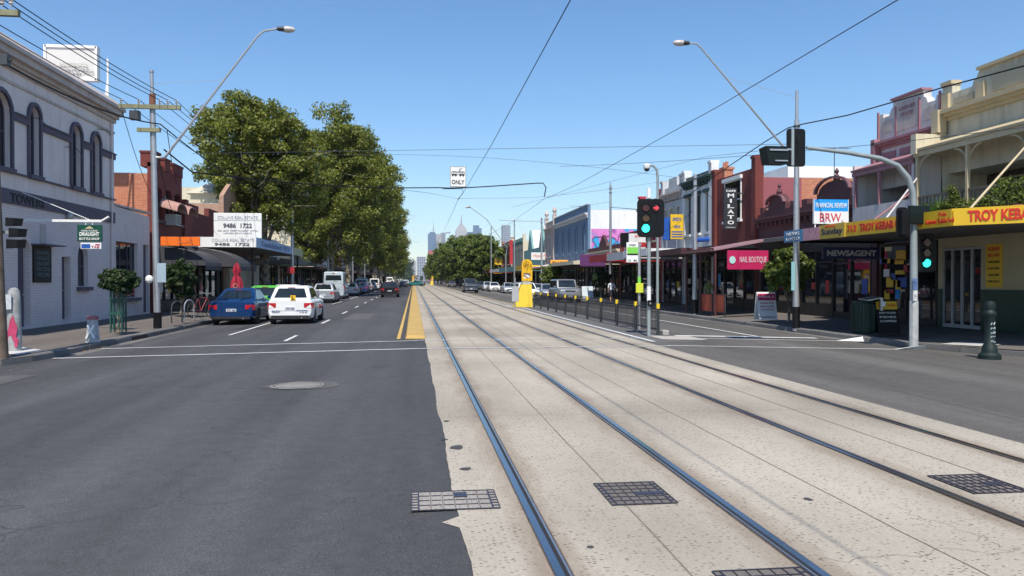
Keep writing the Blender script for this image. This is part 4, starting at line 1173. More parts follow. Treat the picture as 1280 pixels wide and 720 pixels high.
# oval hanging sign under the awning
p, q = AY(303, 323, 50), AY(336, 332, 50)
root = empty('oval_sign', ((p.x+q.x)/2, 50, q.z), 'dark oval sign hanging under the agent awning', 'sign')
c_ = Vector(((p.x+q.x)/2, 50, (p.z+q.z)/2)); ra, rb = (q.x-p.x)/2, (p.z-q.z)/2
m = MB(); m.hexa([c_+Vector((ra*math.cos(2*math.pi*k/24), -.03, rb*math.sin(2*math.pi*k/24))) for k in range(24)], [c_+Vector((ra*math.cos(2*math.pi*k/24), .03, rb*math.sin(2*math.pi*k/24))) for k in range(24)])
m.build('oval_board', paint('oval_dark', (.05, .04, .03), .5), root)
text('BAKERY', ra*1.2, rb*.8, c_+Vector((0, -.045, 0)), XP, Z1, paint('dim_gold_letter', (.22, .17, .09), .5), root)
MB().cyl(c_+Vector((0, 0, rb)), (c_.x, 50, zb_+.05), .015).build('hanger', darksteel, root)
# brown brick gabled building with cream upper part
rt, F = building(-1, XL, 54.6, 68, 7.2, B_brown, 'brown brick building with a dark gabled front, partly behind the leaves', seed=8, par=dict(cornice=False, poly=[(0, 0), (.25, 1.6), (.5, 2.6), (.75, 1.6), (1, 0)]), trim=P_cream, up=dict(n=3, w=1, z=(4.7, 6.6)), awn=None, front=False, upz=3.5)
root = empty('house', (-20, 56, 0), 'pale cream rendered upper storey with a hipped top behind the red brick shops', 'house')
p = AY(238, 250, 62); q = AY(290, 250, 62); zt_ = AY(250, 252, 62).z
MB().box(p.x, q.x, 62, 72, 0, zt_+.6).build('wall', P_cream, root)
m = MB(); m.hexa([(p.x-.3, 61.7, zt_+.6), (q.x+.3, 61.7, zt_+.6), (q.x+.3, 72.3, zt_+.6), (p.x-.3, 72.3, zt_+.6)], [(p.x+1.0, 63.5, zt_+1.6), (q.x-1.0, 63.5, zt_+1.6), (q.x-1.0, 70.5, zt_+1.6), (p.x+1.0, 70.5, zt_+1.6)])
m.build('roof', paint('cream_roof', (.55, .50, .40), .8), root)
# further left row, mostly behind the plane trees
LR = [(68, 76, 5.2, P_grey, 'grey single-storey shop just past the brown brick gable'), (76.1, 84, 4.6, P_cream, 'small cream shop front under the second plane tree'),
      (84.1, 100, 11.5, P_cream, 'three-storey cream apartment block seen between the trunks'), (100.1, 112, 7.5, B_red, 'red brick two-storey shop behind the third plane tree'),
      (112.1, 126, 8.0, P_white, 'white two-storey shop behind the parked sedans'), (126.1, 142, 7.0, B_orange, 'orange brick shop behind the middle of the tree row'),
      (142.1, 165, 9.0, P_grey, 'grey rendered shop behind the tree row'), (165.1, 190, 7.5, B_redp, 'dark red shop behind the far part of the tree row'), (190.1, 230, 8.0, P_cream, 'long cream shop row end behind the far trees'),
      (230.1, 290, 9, B_brown, 'brown brick block far down the left side'), (290.1, 380, 9, P_white, 'white block farthest down the left side')]
for i, (a, b, h, m_, lb) in enumerate(LR):
    building(-1, XL, a, b, h, m_, lb, up=dict(n=max(2, int((b-a)/3.2)), w=1.1, z=(4.6, 6.3), hood=P_white if i % 2 else None) if h > 7 else None, par=dict(), awn=dict(d=2.6, z=3.0, h=.3, m=[P_soffit, P_greent, P_cornice, P_maroon][i % 4]), trim=P_cream, seed=20+i)
# balconies of the cream block
# ================================================================== RIGHT ROW
# ---- corner building: pale yellow two-storey with balcony, chamfered awning
def kebab():
    X = XR; F = plane_fn(1, X); zb = gz(X); y0, y1 = 18.0, 25.2
    root = empty('corner_building', (X, y0, zb), 'pale yellow two-storey corner building with a balcony over the kebab shop', 'shop')
    zp = AX(1182, 200, X).z
    # parapet wall
    def z(u, v): return AX(u, v, X).z
    ztop = z(1180, 112); zc0 = z(1183, 148); 
    pts = [(y0, 5.2), (y1, 5.2), (y1, ztop+.1), (y1-.5, ztop+.1), (y1-.5, ztop-.22), (y1-1.45, ztop-.22), (y1-1.52, ztop-.05), (y1-1.66, ztop+.02), (y1-1.72, ztop+.14), (y1-1.8, ztop+.20), (y0+1, ztop+.20), (y0+.8, ztop), (y0, ztop)]
    m = MB(); m.slab(F, pts, [], 0, -.3); m.build('parapet_wall', P_yel, root)
    m = MB()
    for d, a, b in ((.10, zc0-.12, zc0), (.24, zc0, zc0+.10), (.36, zc0+.10, zc0+.22)): fbox(m, F, .003, d, y0, y1+.0, a, b)
    fbox(m, F, .003, .06, y0, y1, zc0-.75, zc0-.68)
    fbox(m, F, -.32, .12, y1-1.78, y0+.95, ztop+.20, ztop+.30)
    fbox(m, F, -.32, .08, y1-.55, y1, ztop+.1, ztop+.22)
    for yy in (y1-.42, y1-2.1): fbox(m, F, .003, .10, yy, yy+.35, zc0+.22, ztop-.2)
    fbox(m, F, .10, .42, y1-.36, y1-.02, zc0-.5, zc0+.25); fbox(m, F, .10, .30, y1-.33, y1-.05, zc0-.95, zc0-.5)
    m.build('cornice', P_yeld, root)
    m = MB(); fbox(m, F, .004, .05, y1-1.55, y1-.62, zc0+.38, ztop-.42); fbox(m, F, .004, .05, y0+1.2, y1-2.4, zc0+.38, ztop-.02); m.build('recess_panel', paint('panel_ochre', (.45, .40, .28), .8), root)
    m = MB(); fbox(m, F, -.302, -12, y0, y1, zb-.1, 3.4); fbox(m, F, -1.5, -12, y0, y1, 3.4, 5.15); fbox(m, F, -.302, -12, y0, y1, 5.2, zc0); fbox(m, F, -.0, -1.5, y1-.3, y1-.004, 3.4, 5.2); m.build('side_wall', P_yel, root)
    # balcony: floor, roof, posts, brackets, rail
    d = 1.0; zr = AX(1152, 190, X-d).z; zf = 3.42
    m = MB(); m.hexa([F(.02, y0, zr+.42), F(.02, y1, zr+.42), F(d+.1, y1, zr+.04), F(d+.1, y0, zr+.04)], [F(.02, y0, zr+.50), F(.02, y1, zr+.50), F(d+.12, y1, zr+.12), F(d+.12, y0, zr+.12)])
    fbox(m, F, d-.02, d+.06, y0, y1, zr-.14, zr+.035)
    m.build('balcony_roof', P_yeld, root)
    m = MB(); fbox(m, F, .0, d+.16, y1-.30, y1-.02, zr-.05, zr+.62); m.build('end_scroll', P_yel, root)
    for k, yy in enumerate((y1-.16, y1-2.6, y1-5.0)):
        m = MB(); fbox(m, F, d-.06, d+.04, yy-.05, yy+.05, zf, zr-.14); 
        for s in (-1, 1):
            if k == 0 and s > 0: continue
            n = 6
            for j in range(n):
                t0, t1 = j/n*math.pi/2, (j+1)/n*math.pi/2; R = .55
                p0 = (yy+s*(.05+R*(1-math.cos(t0))), zr-.14-R+R*math.sin(t0)); p1 = (yy+s*(.05+R*(1-math.cos(t1))), zr-.14-R+R*math.sin(t1))
                m.hexa([F(d-.03, *p0), F(d-.03, *p1), F(d-.03, p1[0], p1[1]-.05), F(d-.03, p0[0], p0[1]-.05)], [F(d+.01, *p0), F(d+.01, *p1), F(d+.01, p1[0], p1[1]-.05), F(d+.01, p0[0], p0[1]-.05)])
        m.build('balcony_post', P_yeld, root)
    # back wall of balcony, set in
    m = MB(); fbox(m, F, -1.5, -1.42, y0, y1-.31, zf, 5.14); m.build('balcony_wall', paint('balcony_painted_shade', (.09, .07, .055), .8, .2), root)  # balcony recess shade painted in as a dark wall colour
    window(root, F, y1-4.3, y1-3.2, zf+.1, 5.0, 0, -1.35, P_yeld, bars=(0, 1)); window(root, F, y1-2.4, y1-1.0, zf+.5, 5.0, 0, -1.35, P_yeld, bars=(1, 1))
    m = MB(); m.box(0, 0, 0, 0, 0, 0) if False else None
    fbox(m, F, d-.04, d+.02, y0, y1-.2, zf+.95, zf+1.02); fbox(m, F, d-.03, d+.01, y0, y1-.2, zf+.12, zf+.17)
    n = int((y1-y0)/.19)
    for k in range(n):
        yy = y0+.05+k*.19; fbox(m, F, d-.02, d+.0, yy, yy+.075, zf+.17, zf+.95)
    m.build('balustrade', paint('weathered_timber', (.16, .13, .10), .85, .3), root)
    # shared awning slab with chamfer
    za, zb_ = 2.98, 3.40
    yc = AX(1192, 280, 13.2).y
    c = Vector((13.2, yc, 0)); e = c+Vector((.97, -1.13, 0)).normalized()*4.2
    m = MB(); P = [(13.25, 25.2), (13.25, yc+.02), (e.x+.03, e.y+.03), (X-.01, e.y+.03), (X-.01, 25.2)]
    m.hexa([(a, b, za+.06) for a, b in P], [(a, b, za+.2) for a, b in P]); aw = m.build('awning', P_soffit, root)
    def fas(a, b, mm, nm='fascia'):
        a, b = Vector((*a, 0)), Vector((*b, 0)); dd = (b-a).normalized(); n = Vector((-dd.y, dd.x, 0))*.03
        q = MB(); q.hexa([a-n+Z1*za, b-n+Z1*za, b-n+Z1*zb_, a-n+Z1*zb_], [a+n+Z1*za, b+n+Z1*za, b+n+Z1*zb_, a+n+Z1*zb_]); return q.build(nm, mm, aw)
    fas((13.2, 24.8), (13.2, yc+.03), P_yelf); fas((c.x, c.y), (e.x, e.y), P_yelf)
    dch = (e-c).normalized()
    text('TROY KEBAB CORNER', 2.45, .27, c+dch*(.32+1.225)+Vector((0, 0, (za+zb_)/2+.01))+Vector((-.78, -.62, 0))*.04, dch, Z1, P_letr, aw, bold=.035)
    p1, p2 = AX(1078, 290, 13.2).y, AX(1137, 285, 13.2).y
    text('TROY KEBAB CORNER', abs(p1-p2)*1.3, .24, (13.155, (p1+p2)/2-.6*.4, (za+zb_)/2), YM, Z1, P_letr, aw, bold=.035)
    text('713', .5, .22, (13.155, AX(1066, 290, 13.2).y, (za+zb_)/2), YM, Z1, P_letr, aw, bold=.03)
    text('Authentic Turkish Food', 1.1, .13, (13.155, AX(1176, 285, 13.2).y, za+.15), YM, Z1, P_letr, aw)
    text('Pide', .3, .11, (13.155, AX(1180, 280, 13.2).y, za+.31), YM, Z1, P_letr, aw)
    # ground floor wall
    Xw = X; ya, yb = AX(1231, 380, Xw).y, AX(1182, 380, Xw).y
    m = MB(); m.slab(F, [(y0, 1.35), (y1, 1.35), (y1, 3.0), (y0, 3.0)], [[(ya, 1.351), (yb, 1.351), (yb, 2.75), (ya, 2.75)]] if False else [], .30, .02) if False else None
    fbox(m, F, .02, .12, y0, ya, 1.35, 3.04); fbox(m, F, .02, .12, yb, y1, 1.35, 3.04); fbox(m, F, .02, .12, ya, yb, 2.72, 3.04); m.build('ground_wall', paint('shop_cream', (.48, .42, .26), .7, .1), root)
    m = MB(); fbox(m, F, .02, .15, y0, ya, zb, 1.345); fbox(m, F, .02, .15, yb, y1, zb, 1.345); m.build('tile_dado', P_greenw, root)
    al = paint('aluminium_frame', (.42, .44, .46), .4, .08, 4, .4)
    dr = MB(); n = 4
    for k in range(n+1): yy = ya+(yb-ya)*k/n; fbox(dr, F, .03, .11, yy-.045, yy+.045, zb+.02, 2.7)
    fbox(dr, F, .03, .10, ya, yb, zb+.02, zb+.14); fbox(dr, F, .03, .10, ya, yb, 2.62, 2.70)
    dd = dr.build('folding_door', al, root); g = MB(); g.face([F(.06, ya, zb), F(.06, yb, zb), F(.06, yb, 2.7), F(.06, ya, 2.7)]); g.build('pane', glassw, dd)
    a, b = AX(1238, 330, Xw).y, AX(1258, 330, Xw).y
    m = MB(); fbox(m, F, .125, .15, b, a, 1.42, 2.75); ps = m.build('menu_poster', P_yelf, root)
    for k, (s, hh) in enumerate((('KEBAB', .12), ('$5.00', .12), ('CHICKEN', .06), ('LAMB', .06), ('VEGIE', .06), ('PIDES', .06))): text(s, (a-b)*.7, hh, F(.16, (a+b)/2, 2.6-k*.2), YM, Z1, P_letr if k < 2 else black, ps)
    for k, (p, q) in enumerate((((1280, 190), (1215, 250)),)): pass
    return root
kb = kebab()
def pink():
    X = XR; F = plane_fn(1, X); zb = gz(X); y0, y1 = 25.22, 29.0
    root = empty('terrace_building', (X, y0, zb), 'pink trimmed white terrace with a balcony next to the yellow corner building', 'shop')
    ztop = AX(1120, 150, X).z; zc0 = AX(1110, 182, X).z; zt = AX(1097, 145, X).z
    w = y1-y0
    pts = [(y0, 5.1), (y1, 5.1), (y1, zt), (y1-.35, zt), (y1-.35, zt-.15), (y1-.75, zt-.15), (y1-.85, zt+.05), (y1-.98, zt+.12), (y1-1.0, zt+.35), (y0+1.0, zt+.35), (y0+.98, zt+.12), (y0+.85, zt+.05), (y0+.75, zt-.15), (y0+.3, zt-.15), (y0+.3, zt), (y0, zt)]
    m = MB(); m.slab(F, pts, [], 0, -.3); m.build('parapet_wall', P_pinkw, root)
    m = MB()
    for d, a, b in ((.08, zc0-.1, zc0), (.2, zc0, zc0+.08), (.3, zc0+.08, zc0+.17)): fbox(m, F, .003, d, y0, y1, a, b)
    for a, b in ((y0+.1, y0+1.2), (y0+1.45, y1-1.45), (y1-1.2, y1-.2)): fbox(m, F, .003, .04, a, b, zc0-.48, zc0-.25)
    for yy in (y0+.02, y0+1.15, y1-1.25, y1-.12): fbox(m, F, .003, .05, yy, yy+.1, zc0+.17, zt+.1)
    fbox(m, F, -.31, .1, y0+.95, y1-.95, zt+.35, zt+.43); fbox(m, F, .05, .3, y1-.25, y1, zc0-.6, zc0+.3)
    m.build('cornice', P_pink, root)
    m = MB(); fbox(m, F, .003, .03, y0+.35, y0+.95, zc0+.5, zt-.3); fbox(m, F, .003, .03, y1-.95, y1-.35, zc0+.5, zt-.3); fbox(m, F, .003, .03, y0+1.25, y1-1.25, zc0+.42, zt+.2)
    nb = m.build('name_panel', P_cornice, root)
    text('GARNER', 1.0, .15, F(.04, (y0+y1)/2, zt-.05), YM, Z1, P_pink, nb); text('HOUSE', .75, .15, F(.04, (y0+y1)/2, zt-.28), YM, Z1, P_pink, nb)
    m = MB(); fbox(m, F, -.302, -12, y0, y1, zb-.1, 3.4); fbox(m, F, -1.5, -12, y0, y1, 3.4, 5.05); fbox(m, F, -.302, -12, y0, y1, 5.1, zc0); m.build('side_wall', P_pinkw, root)
    d = 1.0; zr = AX(1147, 195, X-d).z-.1; zf = 3.42
    m = MB(); m.hexa([F(.02, y0, zr+.42), F(.02, y1, zr+.42), F(d+.1, y1, zr+.04), F(d+.1, y0, zr+.04)], [F(.02, y0, zr+.50), F(.02, y1, zr+.50), F(d+.12, y1, zr+.12), F(d+.12, y0, zr+.12)])
    fbox(m, F, d-.02, d+.06, y0, y1, zr-.12, zr+.035); m.build('balcony_roof', P_pink, root)
    m = MB(); fbox(m, F, -1.5, d+.02, y1-.12, y1, zf, zr+.3); fbox(m, F, .02, d+.02, y0, y0+.12, zf, zr+.3); m.build('wing_wall', P_pinkw, root)
    m = MB(); fbox(m, F, d-.08, d+.02, y0+.125, y1-.125, zf-.05, zf+.98); m.build('balcony_panel', P_pinkw, root)
    for yy in (y1-.18, y1-1.75, y0+.2):
        m = MB(); fbox(m, F, d-.05, d+.05, yy-.04, yy+.04, zf+.98, zr-.12); m.build('balcony_post', P_pink, root)
    m = MB(); fbox(m, F, -1.5, -1.42, y0+.13, y1-.13, zf, 5.04); m.build('balcony_wall', paint('shade_render', (.13, .11, .11), .8), root)  # dark tone paints the balcony's shade onto its back wall
    window(root, F, y0+.5, y0+1.4, zf+.1, 4.95, 0, -1.35, P_pink, bars=(0, 1)); window(root, F, y0+2.0, y0+3.1, zf+.4, 4.95, 0, -1.35, P_pink, bars=(1, 1))
    # ground floor under the shared awning: dark entry and crowded newsagent window
    r_ = random.Random(4)
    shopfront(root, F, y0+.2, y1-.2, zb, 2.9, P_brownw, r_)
    for k in range(14):
        pm = MB(); ya = r_.uniform(y0+1.4, y1-.6); zz = r_.uniform(.9, 2.6); fbox(pm, F, .03, .05, ya, ya+r_.uniform(.2, .6), zz, zz+r_.uniform(.12, .4)); pm.build('poster', r_.choice([P_yelf, P_redf, P_yelf, white, P_bluf, P_yeld]), root)
    m = MB(); fbox(m, F, .02, 4.35, y0+.02, y1, 3.06, 3.2); aw = m.build('awning', P_soffit, root)
    return root
pk = pink()
# tie rods from the facades to the awning edge
def rod(a, b, m_, lab):
    mb = MB(); mb.cyl(a, b, .03, n=6); mb.build('tie_rod', m_, base=b, label=lab, cat='tie rod', group='tie rods holding up the awnings')
rod(AX(1150, 218, 17.2), (13.35, AX(1104, 278, 13.3).y, 3.35), P_pinkw, 'pale tie rod slanting behind the mast pole down to the yellow fascia')
rod(AX(1146, 235, 17.2), (13.35, AX(1100, 279, 13.3).y+.5, 3.35), P_pink, 'thin pink tie rod close beside the pale one')
rod(AX(1292, 172, 17.2), (13.6, AX(1213, 250, 13.6).y, 3.4), P_yeld, 'yellow tie rod crossing the balcony plants')
# ---- two low maroon shops with domed pediments
def dome_poly(zp):
    P = [(0, 0), (.06, 0), (.06, .35), (.14, .35), (.14, 0.1), (.28, 0.1), (.28, .40)]
    for k in range(9):
        t = math.pi*(1-k/8); P.append((.5+.20*math.cos(t), .45+.45*math.sin(t)))
    P += [(.72, .40), (.72, .1), (.86, .1), (.86, .35), (.94, .35), (.94, 0), (1, 0)]
    return P
for i, (a, b, lb) in enumerate(((29.05, 35.5, 'low maroon newsagent shop with a domed pediment, right one of the pair'), (35.55, 39.8, 'low maroon nail salon shop with a domed pediment, left one of the pair'))):
    rt, F = building(1, XR, a, b, 5.0, P_maroon, lb, par=dict(poly=dome_poly(0), drop=.45, cm=P_maroon), trim=P_maroon, seed=31+i, upz=3.5, chim=(),
                     awn=None if i == 0 else dict(d=4.1, z=2.95, slope=.75, m=P_maroon, rm=paint('maroon_tin', (.34, .20, .22), .45, .15, 2), posts=3, pm=P_maroon))
    c_ = (a+b)/2; m = MB(); m.lathe(F(-.15, c_, 0), [(.10, 5.85), (.15, 5.98), (.10, 6.1), (.05, 6.18), (.10, 6.28), (.02, 6.42)], 10)
    for s in (-1, 1): m.lathe(F(-.15, c_+s*1.35, 0), [(.08, 5.05), (.13, 5.2), (.07, 5.3), (.1, 5.4), (.02, 5.5)], 8)
    m.build('finial', P_maroon, rt)
    m = MB(); n = 10; c_ = (a+b)/2; R = (b-a)*.2
    for k in range(n):
        t0, t1 = math.pi*k/n, math.pi*(k+1)/n
        f = lambda t, r: (c_+r*1.04*math.cos(t), 5.43+(r*.45)*math.sin(t))
        m.hexa([F(.005, *f(t0, R)), F(.005, *f(t1, R)), F(.005, *f(t1, R+.12)), F(.005, *f(t0, R+.12))], [F(.16, *f(t0, R)), F(.16, *f(t1, R)), F(.16, *f(t1, R+.12)), F(.16, *f(t0, R+.12))])
    m.build('pediment_mould', paint('maroon_lead', (.20, .09, .10), .5, .15), rt)
# newsagent awning slab + fascia panels
na = empty('awning_fascia', (13.2, 25.3, 3.0), 'flat awning edge with newspaper sign panels between the kebab sign and the steel pole', 'awning')
def span(u0, u1): return sorted((AX(u0, 290, 13.2).y, AX(u1, 290, 13.2).y))
a, b = span(1027, 1058); MB().box(13.14, 13.2, a, b, 2.97, 3.42).build('sign_panel', paint('mustard_sign', (.62, .42, .06), .45), na)
text('Sunday', (b-a)*.86, .26, (13.13, (a+b)/2, 3.16), YM, Z1, paint('navy_letter2', (.03, .03, .06), .5), na, bold=.02)
text('HERALD SUN', (b-a)*.4, .06, (13.13, (a+b)/2+.1, 3.35), YM, Z1, P_letr, na)
c, d = span(1006, 1026); MB().box(13.14, 13.2, c, d, 2.97, 3.38).build('sign_panel', paint('pink_newspaper_sign', (.60, .30, .34), .5, .35, 6), na)
e, f = span(982, 1005); MB().box(13.14, 13.2, e, f, 2.97, 3.38).build('sign_panel', paint('dull_blue_sign', (.10, .25, .42), .5), na)
text('NEWS', (f-e)*.7, .12, (13.13, (e+f)/2, 3.25), YM, Z1, white, na); text('LOTTO', (f-e)*.7, .1, (13.13, (e+f)/2, 3.08), YM, Z1, white, na)
MB().box(13.205, 17.78, 25.3, f, 3.06, 3.2).build('canopy', P_soffit, na) if False else MB().box(13.205, 17.78, 29.05, f, 3.06, 3.2).build('canopy', P_soffit, na)
# hanging illuminated-type sign boards under the awnings (facing up the street)
def hang(u0, v0, u1, v1, Y, m_, s, tm, lab, bold=.02, fw=.86, fh=.5, ztop=3.05, cx=0):
    p, q = AY(u0, v0, Y), AY(u1, v1, Y)
    root = empty('hanging_sign', ((p.x+q.x)/2, Y, q.z), lab, 'sign')
    MB().box(p.x, q.x, Y-.05, Y+.05, q.z, p.z, .01).build('sign_board', m_, root)
    text(s, (q.x-p.x)*fw, (p.z-q.z)*fh, ((p.x+q.x)/2+cx, Y-.06, (p.z+q.z)/2), XP, Z1, tm, root, bold=bold)
    m = MB()
    for t in (.15, .85): m.cyl((p.x+(q.x-p.x)*t, Y, p.z), (p.x+(q.x-p.x)*t, Y, max(ztop, p.z+.05)), .012, n=5)
    m.build('hanger', darksteel, root); return root, p, q
hang(1028, 309, 1099, 324, 27.0, paint('navy_sign', (.015, .025, .10), .4), 'NEWSAGENT', paint('grey_white_letter', (.55, .58, .62), .4), 'dark blue newsagent sign hanging under the awning', .03)
root, p, q = hang(909, 313, 960, 337, 34.6, P_magf, 'NAIL BOUTIQUE', paint('pale_letter', (.72, .62, .64), .5), 'crimson nail salon sign hanging beneath the maroon verandah', .0, .66, .36, 3.1, .24)
m = MB(); c_ = Vector((p.x+.22, 34.53, (p.z+q.z)/2)); m.hexa([c_+Vector((.15*math.cos(2*math.pi*k/16), 0, .17*math.sin(2*math.pi*k/16))) for k in range(16)], [c_+Vector((.15*math.cos(2*math.pi*k/16), -.01, .17*math.sin(2*math.pi*k/16))) for k in range(16)]); m.build('emblem', paint('mint_emblem', (.45, .68, .66), .5), root)
# newspaper billboard on the awning
Yb = 26.6
p, q = AY(1018, 249, Yb), AY(1060, 280, Yb)
root = empty('billboard', ((p.x+q.x)/2, Yb, 3.2), 'blue and white newspaper billboard standing on the newsagent awning', 'billboard')
zm = AY(1040, 264, Yb).z; w_ = q.x-p.x; cx = (p.x+q.x)/2
MB().box(p.x, q.x, Yb, Yb+.08, zm, p.z).build('upper_panel', P_skyf, root)
MB().box(p.x, q.x, Yb, Yb+.08, q.z, zm-.004).build('lower_panel', white, root)
text('FINANCIAL REVIEW', w_*.92, .17, (cx, Yb-.01, (zm+p.z)/2), XP, Z1, white, root, bold=.01)
text('BRW.', w_*.68, .30, (cx, Yb-.01, (zm+q.z)/2), XP, Z1, paint('crimson_letter', (.60, .03, .07), .5), root)
m = MB()
for t in (.04, .5, .96): m.cyl((p.x+w_*t, Yb+.04, 3.2), (p.x+w_*t, Yb+.04, q.z), .025, n=6)
m.box(p.x-.02, p.x, Yb-.005, Yb+.09, q.z, p.z); m.box(q.x, q.x+.02, Yb-.005, Yb+.09, q.z, p.z)
m.build('leg', white, root)
# ---- red brick cafe building, tall side wall over the maroon shops
rt, F = building(1, XR, 39.85, 46.0, 7.55, B_redp, 'tall red brick cafe building with a black vertical sign', sidem=B_orange, seed=41, trim=P_maroon, upz=3.5,
                 par=dict(cornice=False, piers=True), awn=dict(d=4.1, z=3.0, m=P_maroon, h=.3, end=True), depth=9)
m = MB(); fbox(m, F, -.30, -2.4, 39.842, 39.849, 4.5, 7.0); m.build('painted_end', P_maroon2, rt)
a, b = AX(915, 250, XR).y, AX(928, 250, XR).y
window(rt, F, b+.1, a+1.0, 5.0, 7.2, 0, .06, white, bars=(0, 1), sill=white, hood=white)
p, q = AX(903, 236, XR), AX(920, 287, XR)
root = empty('vertical_sign', (XR-.3, (p.y+q.y)/2, q.z), 'black vertical cafe sign with stacked white letters on the red brick front', 'sign')
p, q = AY(905, 235, 41.6), AY(921, 287, 41.6)
MB().box(p.x, q.x, 41.55, 41.7, q.z, p.z, .01).build('sign_board', paint('charcoal_sign', (.03, .033, .04), .5), root)
MB().box(q.x-.02, XR, 41.6, 41.66, p.z-.3, p.z-.24).build('bracket', darksteel, root)
w_ = q.x-p.x; h_ = p.z-q.z; cx = (p.x+q.x)/2
text('CAFE', w_*.75, h_*.05, (cx, 41.54, p.z-h_*.07), XP, Z1, white, root, bold=.03)
for k, ch in enumerate('MILATO'): text(ch, w_*(.14 if ch == 'I' else .5), h_*.09, (cx, 41.54, p.z-h_*(.18+.13*k)), XP, Z1, white, root, bold=.03)
text('ESPRESSO', w_*.7, h_*.022, (cx, 41.54, q.z+h_*.05), XP, Z1, white, root)
# orange chimney of the white shop, pale roof wall behind
Yv = lambda u: AX(u, 260, XR).y
y_ = [46.05, Yv(855), Yv(828), Yv(800), Yv(775), Yv(735), Yv(693), Yv(690-8), Yv(655), Yv(640), Yv(628), Yv(612), Yv(600), Yv(588), Yv(575), 330]
rt, F = building(1, XR, y_[0], y_[1], 8.2, P_white, 'white two-storey shop with dark green window hoods', seed=43, up=dict(n=3, w=.9, z=(4.6, 7.0), hood=P_greent, frame=P_greent), trim=P_white, par=dict(cm=P_greent, drop=.45, piers=True), chim=((46.6, .9, .15),), awn=dict(d=4.1, z=3.1, m=P_white, h=.42), upz=3.7)
rt, F = building(1, XR, y_[1]+.05, y_[2], 8.1, P_grey, 'grey rendered two-storey shop with small arched windows and a stepped parapet', seed=44, up=dict(n=3, w=.9, z=(4.8, 6.6), arch=.8, hood=P_cream), trim=P_cornice, par=dict(piers=True, poly=[(0, 0), (.3, 0), (.32, .6), (.68, .6), (.7, 0), (1, 0)]), awn=dict(d=4.1, z=3.0, m=P_grey, h=.5), upz=3.7)
hang(858, 317, 888, 328, 47.0, paint('dull_cream_sign', (.42, .40, .22), .5), 'VIDEO Z', paint('navy_letter3', (.03, .05, .25), .5), 'cream video shop sign hanging under the white awning', .03)
rt, F = building(1, XR, y_[2]+.05, y_[3], 7.6, P_redf, 'bright red two-storey shop behind the signal head', seed=45, up=dict(n=2, w=1.2, z=(4.6, 6.2)), trim=P_cream, par=dict(piers=True), awn=dict(d=4.1, z=3.0, m=P_redf, h=.5, etext=('BOTTLE SHOP', white)), upz=3.7)
rt, F = building(1, XR, y_[3]+.05, y_[4], 5.6, P_redf, 'low red fronted food shop with a price board', seed=46, trim=P_redf, par=dict(), awn=dict(d=2.2, z=3.0, m=P_redf, h=.35), upz=3.6)
rt, F = building(1, XR, y_[4]+.05, y_[5], 4.8, P_maroon, 'low maroon shop with a small pointed gable beside the mural wall', seed=47, trim=P_cream, par=dict(poly=[(0, 0), (.38, 0), (.39, .3), (.5, 1.1), (.61, .3), (.62, 0), (1, 0)]), awn=dict(d=4.1, z=3.0, m=P_cream, h=.3), upz=3.6)
# mural on the side wall of the blue terrace
rt, F = building(1, XR, y_[5]+.05, y_[6], 9.4, P_blue, 'slate blue Victorian two-storey terrace with a heavy cornice', seed=48, up=dict(n=5, w=1.0, z=(4.7, 7.4), arch=.7, hood=P_blue, frame=P_white), trim=P_blue, sidem=P_white, par=dict(drop=1.1, cm=P_grey, piers=False), awn=dict(d=4.1, z=2.9, m=P_redf, h=.3, slope=.8, rm=paint('white_tin', (.66, .62, .58), .6), posts=3, pm=P_cream), depth=16, upz=3.6)
def mural():
    m, nt, bs = _new('mural_paint'); n = noise(nt, mp(nt, pos(nt), (.35, 1, .35)), 1.4, 3, .5)
    c = ramp(nt, n, [(0.40, (.03, .36, .62)), (.47, (.03, .30, .55)), (.49, (.55, .16, .42)), (.60, (.62, .22, .50)), (.64, (.30, .08, .30))])
    nt.links.new(c, bs.inputs['Base Color']); bs.inputs['Roughness'].default_value = .7; return m
MUR = mural()
p = AY(735, 290, y_[5]-.02); q = AY(768, 290, y_[5]-.02)
m = MB(); yy = y_[5]+.035; m.box(XR+.35, XR+5.6, yy-.012, yy+.006, 4.6, 6.9); mu = m.build('mural', MUR, rt)
m = MB(); r_ = random.Random(6)
# loose outlines of balloon letters
for k in range(4):
    cx = XR+1.1+k*1.25; R = .55
    for j in range(14):
        t0, t1 = 2*math.pi*j/14, 2*math.pi*(j+1)/14; w1, w2 = R*(1+.2*math.sin(3*t0+k)), R*(1+.2*math.sin(3*t1+k))
        m.cyl((cx+w1*math.cos(t0), yy-.016, 5.6+w1*math.sin(t0)), (cx+w2*math.cos(t1), yy-.016, 5.6+w2*math.sin(t1)), .05, n=4)
m.build('mural_outline', P_purf, rt)
rt, F = building(1, XR, y_[6]+.05, y_[7], 9.2, P_cornice, 'narrow cream and brown Victorian shop with urns on its parapet', seed=49, up=dict(n=3, w=1.0, z=(4.7, 7.2), arch=.8), trim=P_cornice, par=dict(drop=1.0, piers=True), awn=dict(d=4.1, z=2.9, m=P_yelf, h=.6, etext=('CAFE DELI', black)), upz=3.6)
for yy in (y_[6]+.4, y_[7]-.4):
    m = MB(); m.lathe(F(-.1, yy, 0), [(.25, 9.8), (.3, 10.0), (.15, 10.1), (.32, 10.5), (.2, 10.8), (.05, 11)], 10); m.build('urn', P_cornice, rt)
rt, F = building(1, XR, y_[7]+.05, y_[8], 6.3, P_teal, 'teal weatherboard shop with two sharp gables', seed=50, trim=P_teal, par=dict(cornice=False, poly=[(0, 0), (.06, 0), (.17, 3.0), (.28, 0), (.58, 0), (.69, 3.0), (.80, 0), (1, 0)]), awn=dict(d=4.1, z=2.8, m=P_teal, h=.7, rm=P_tin), upz=3.6)
m = MB()
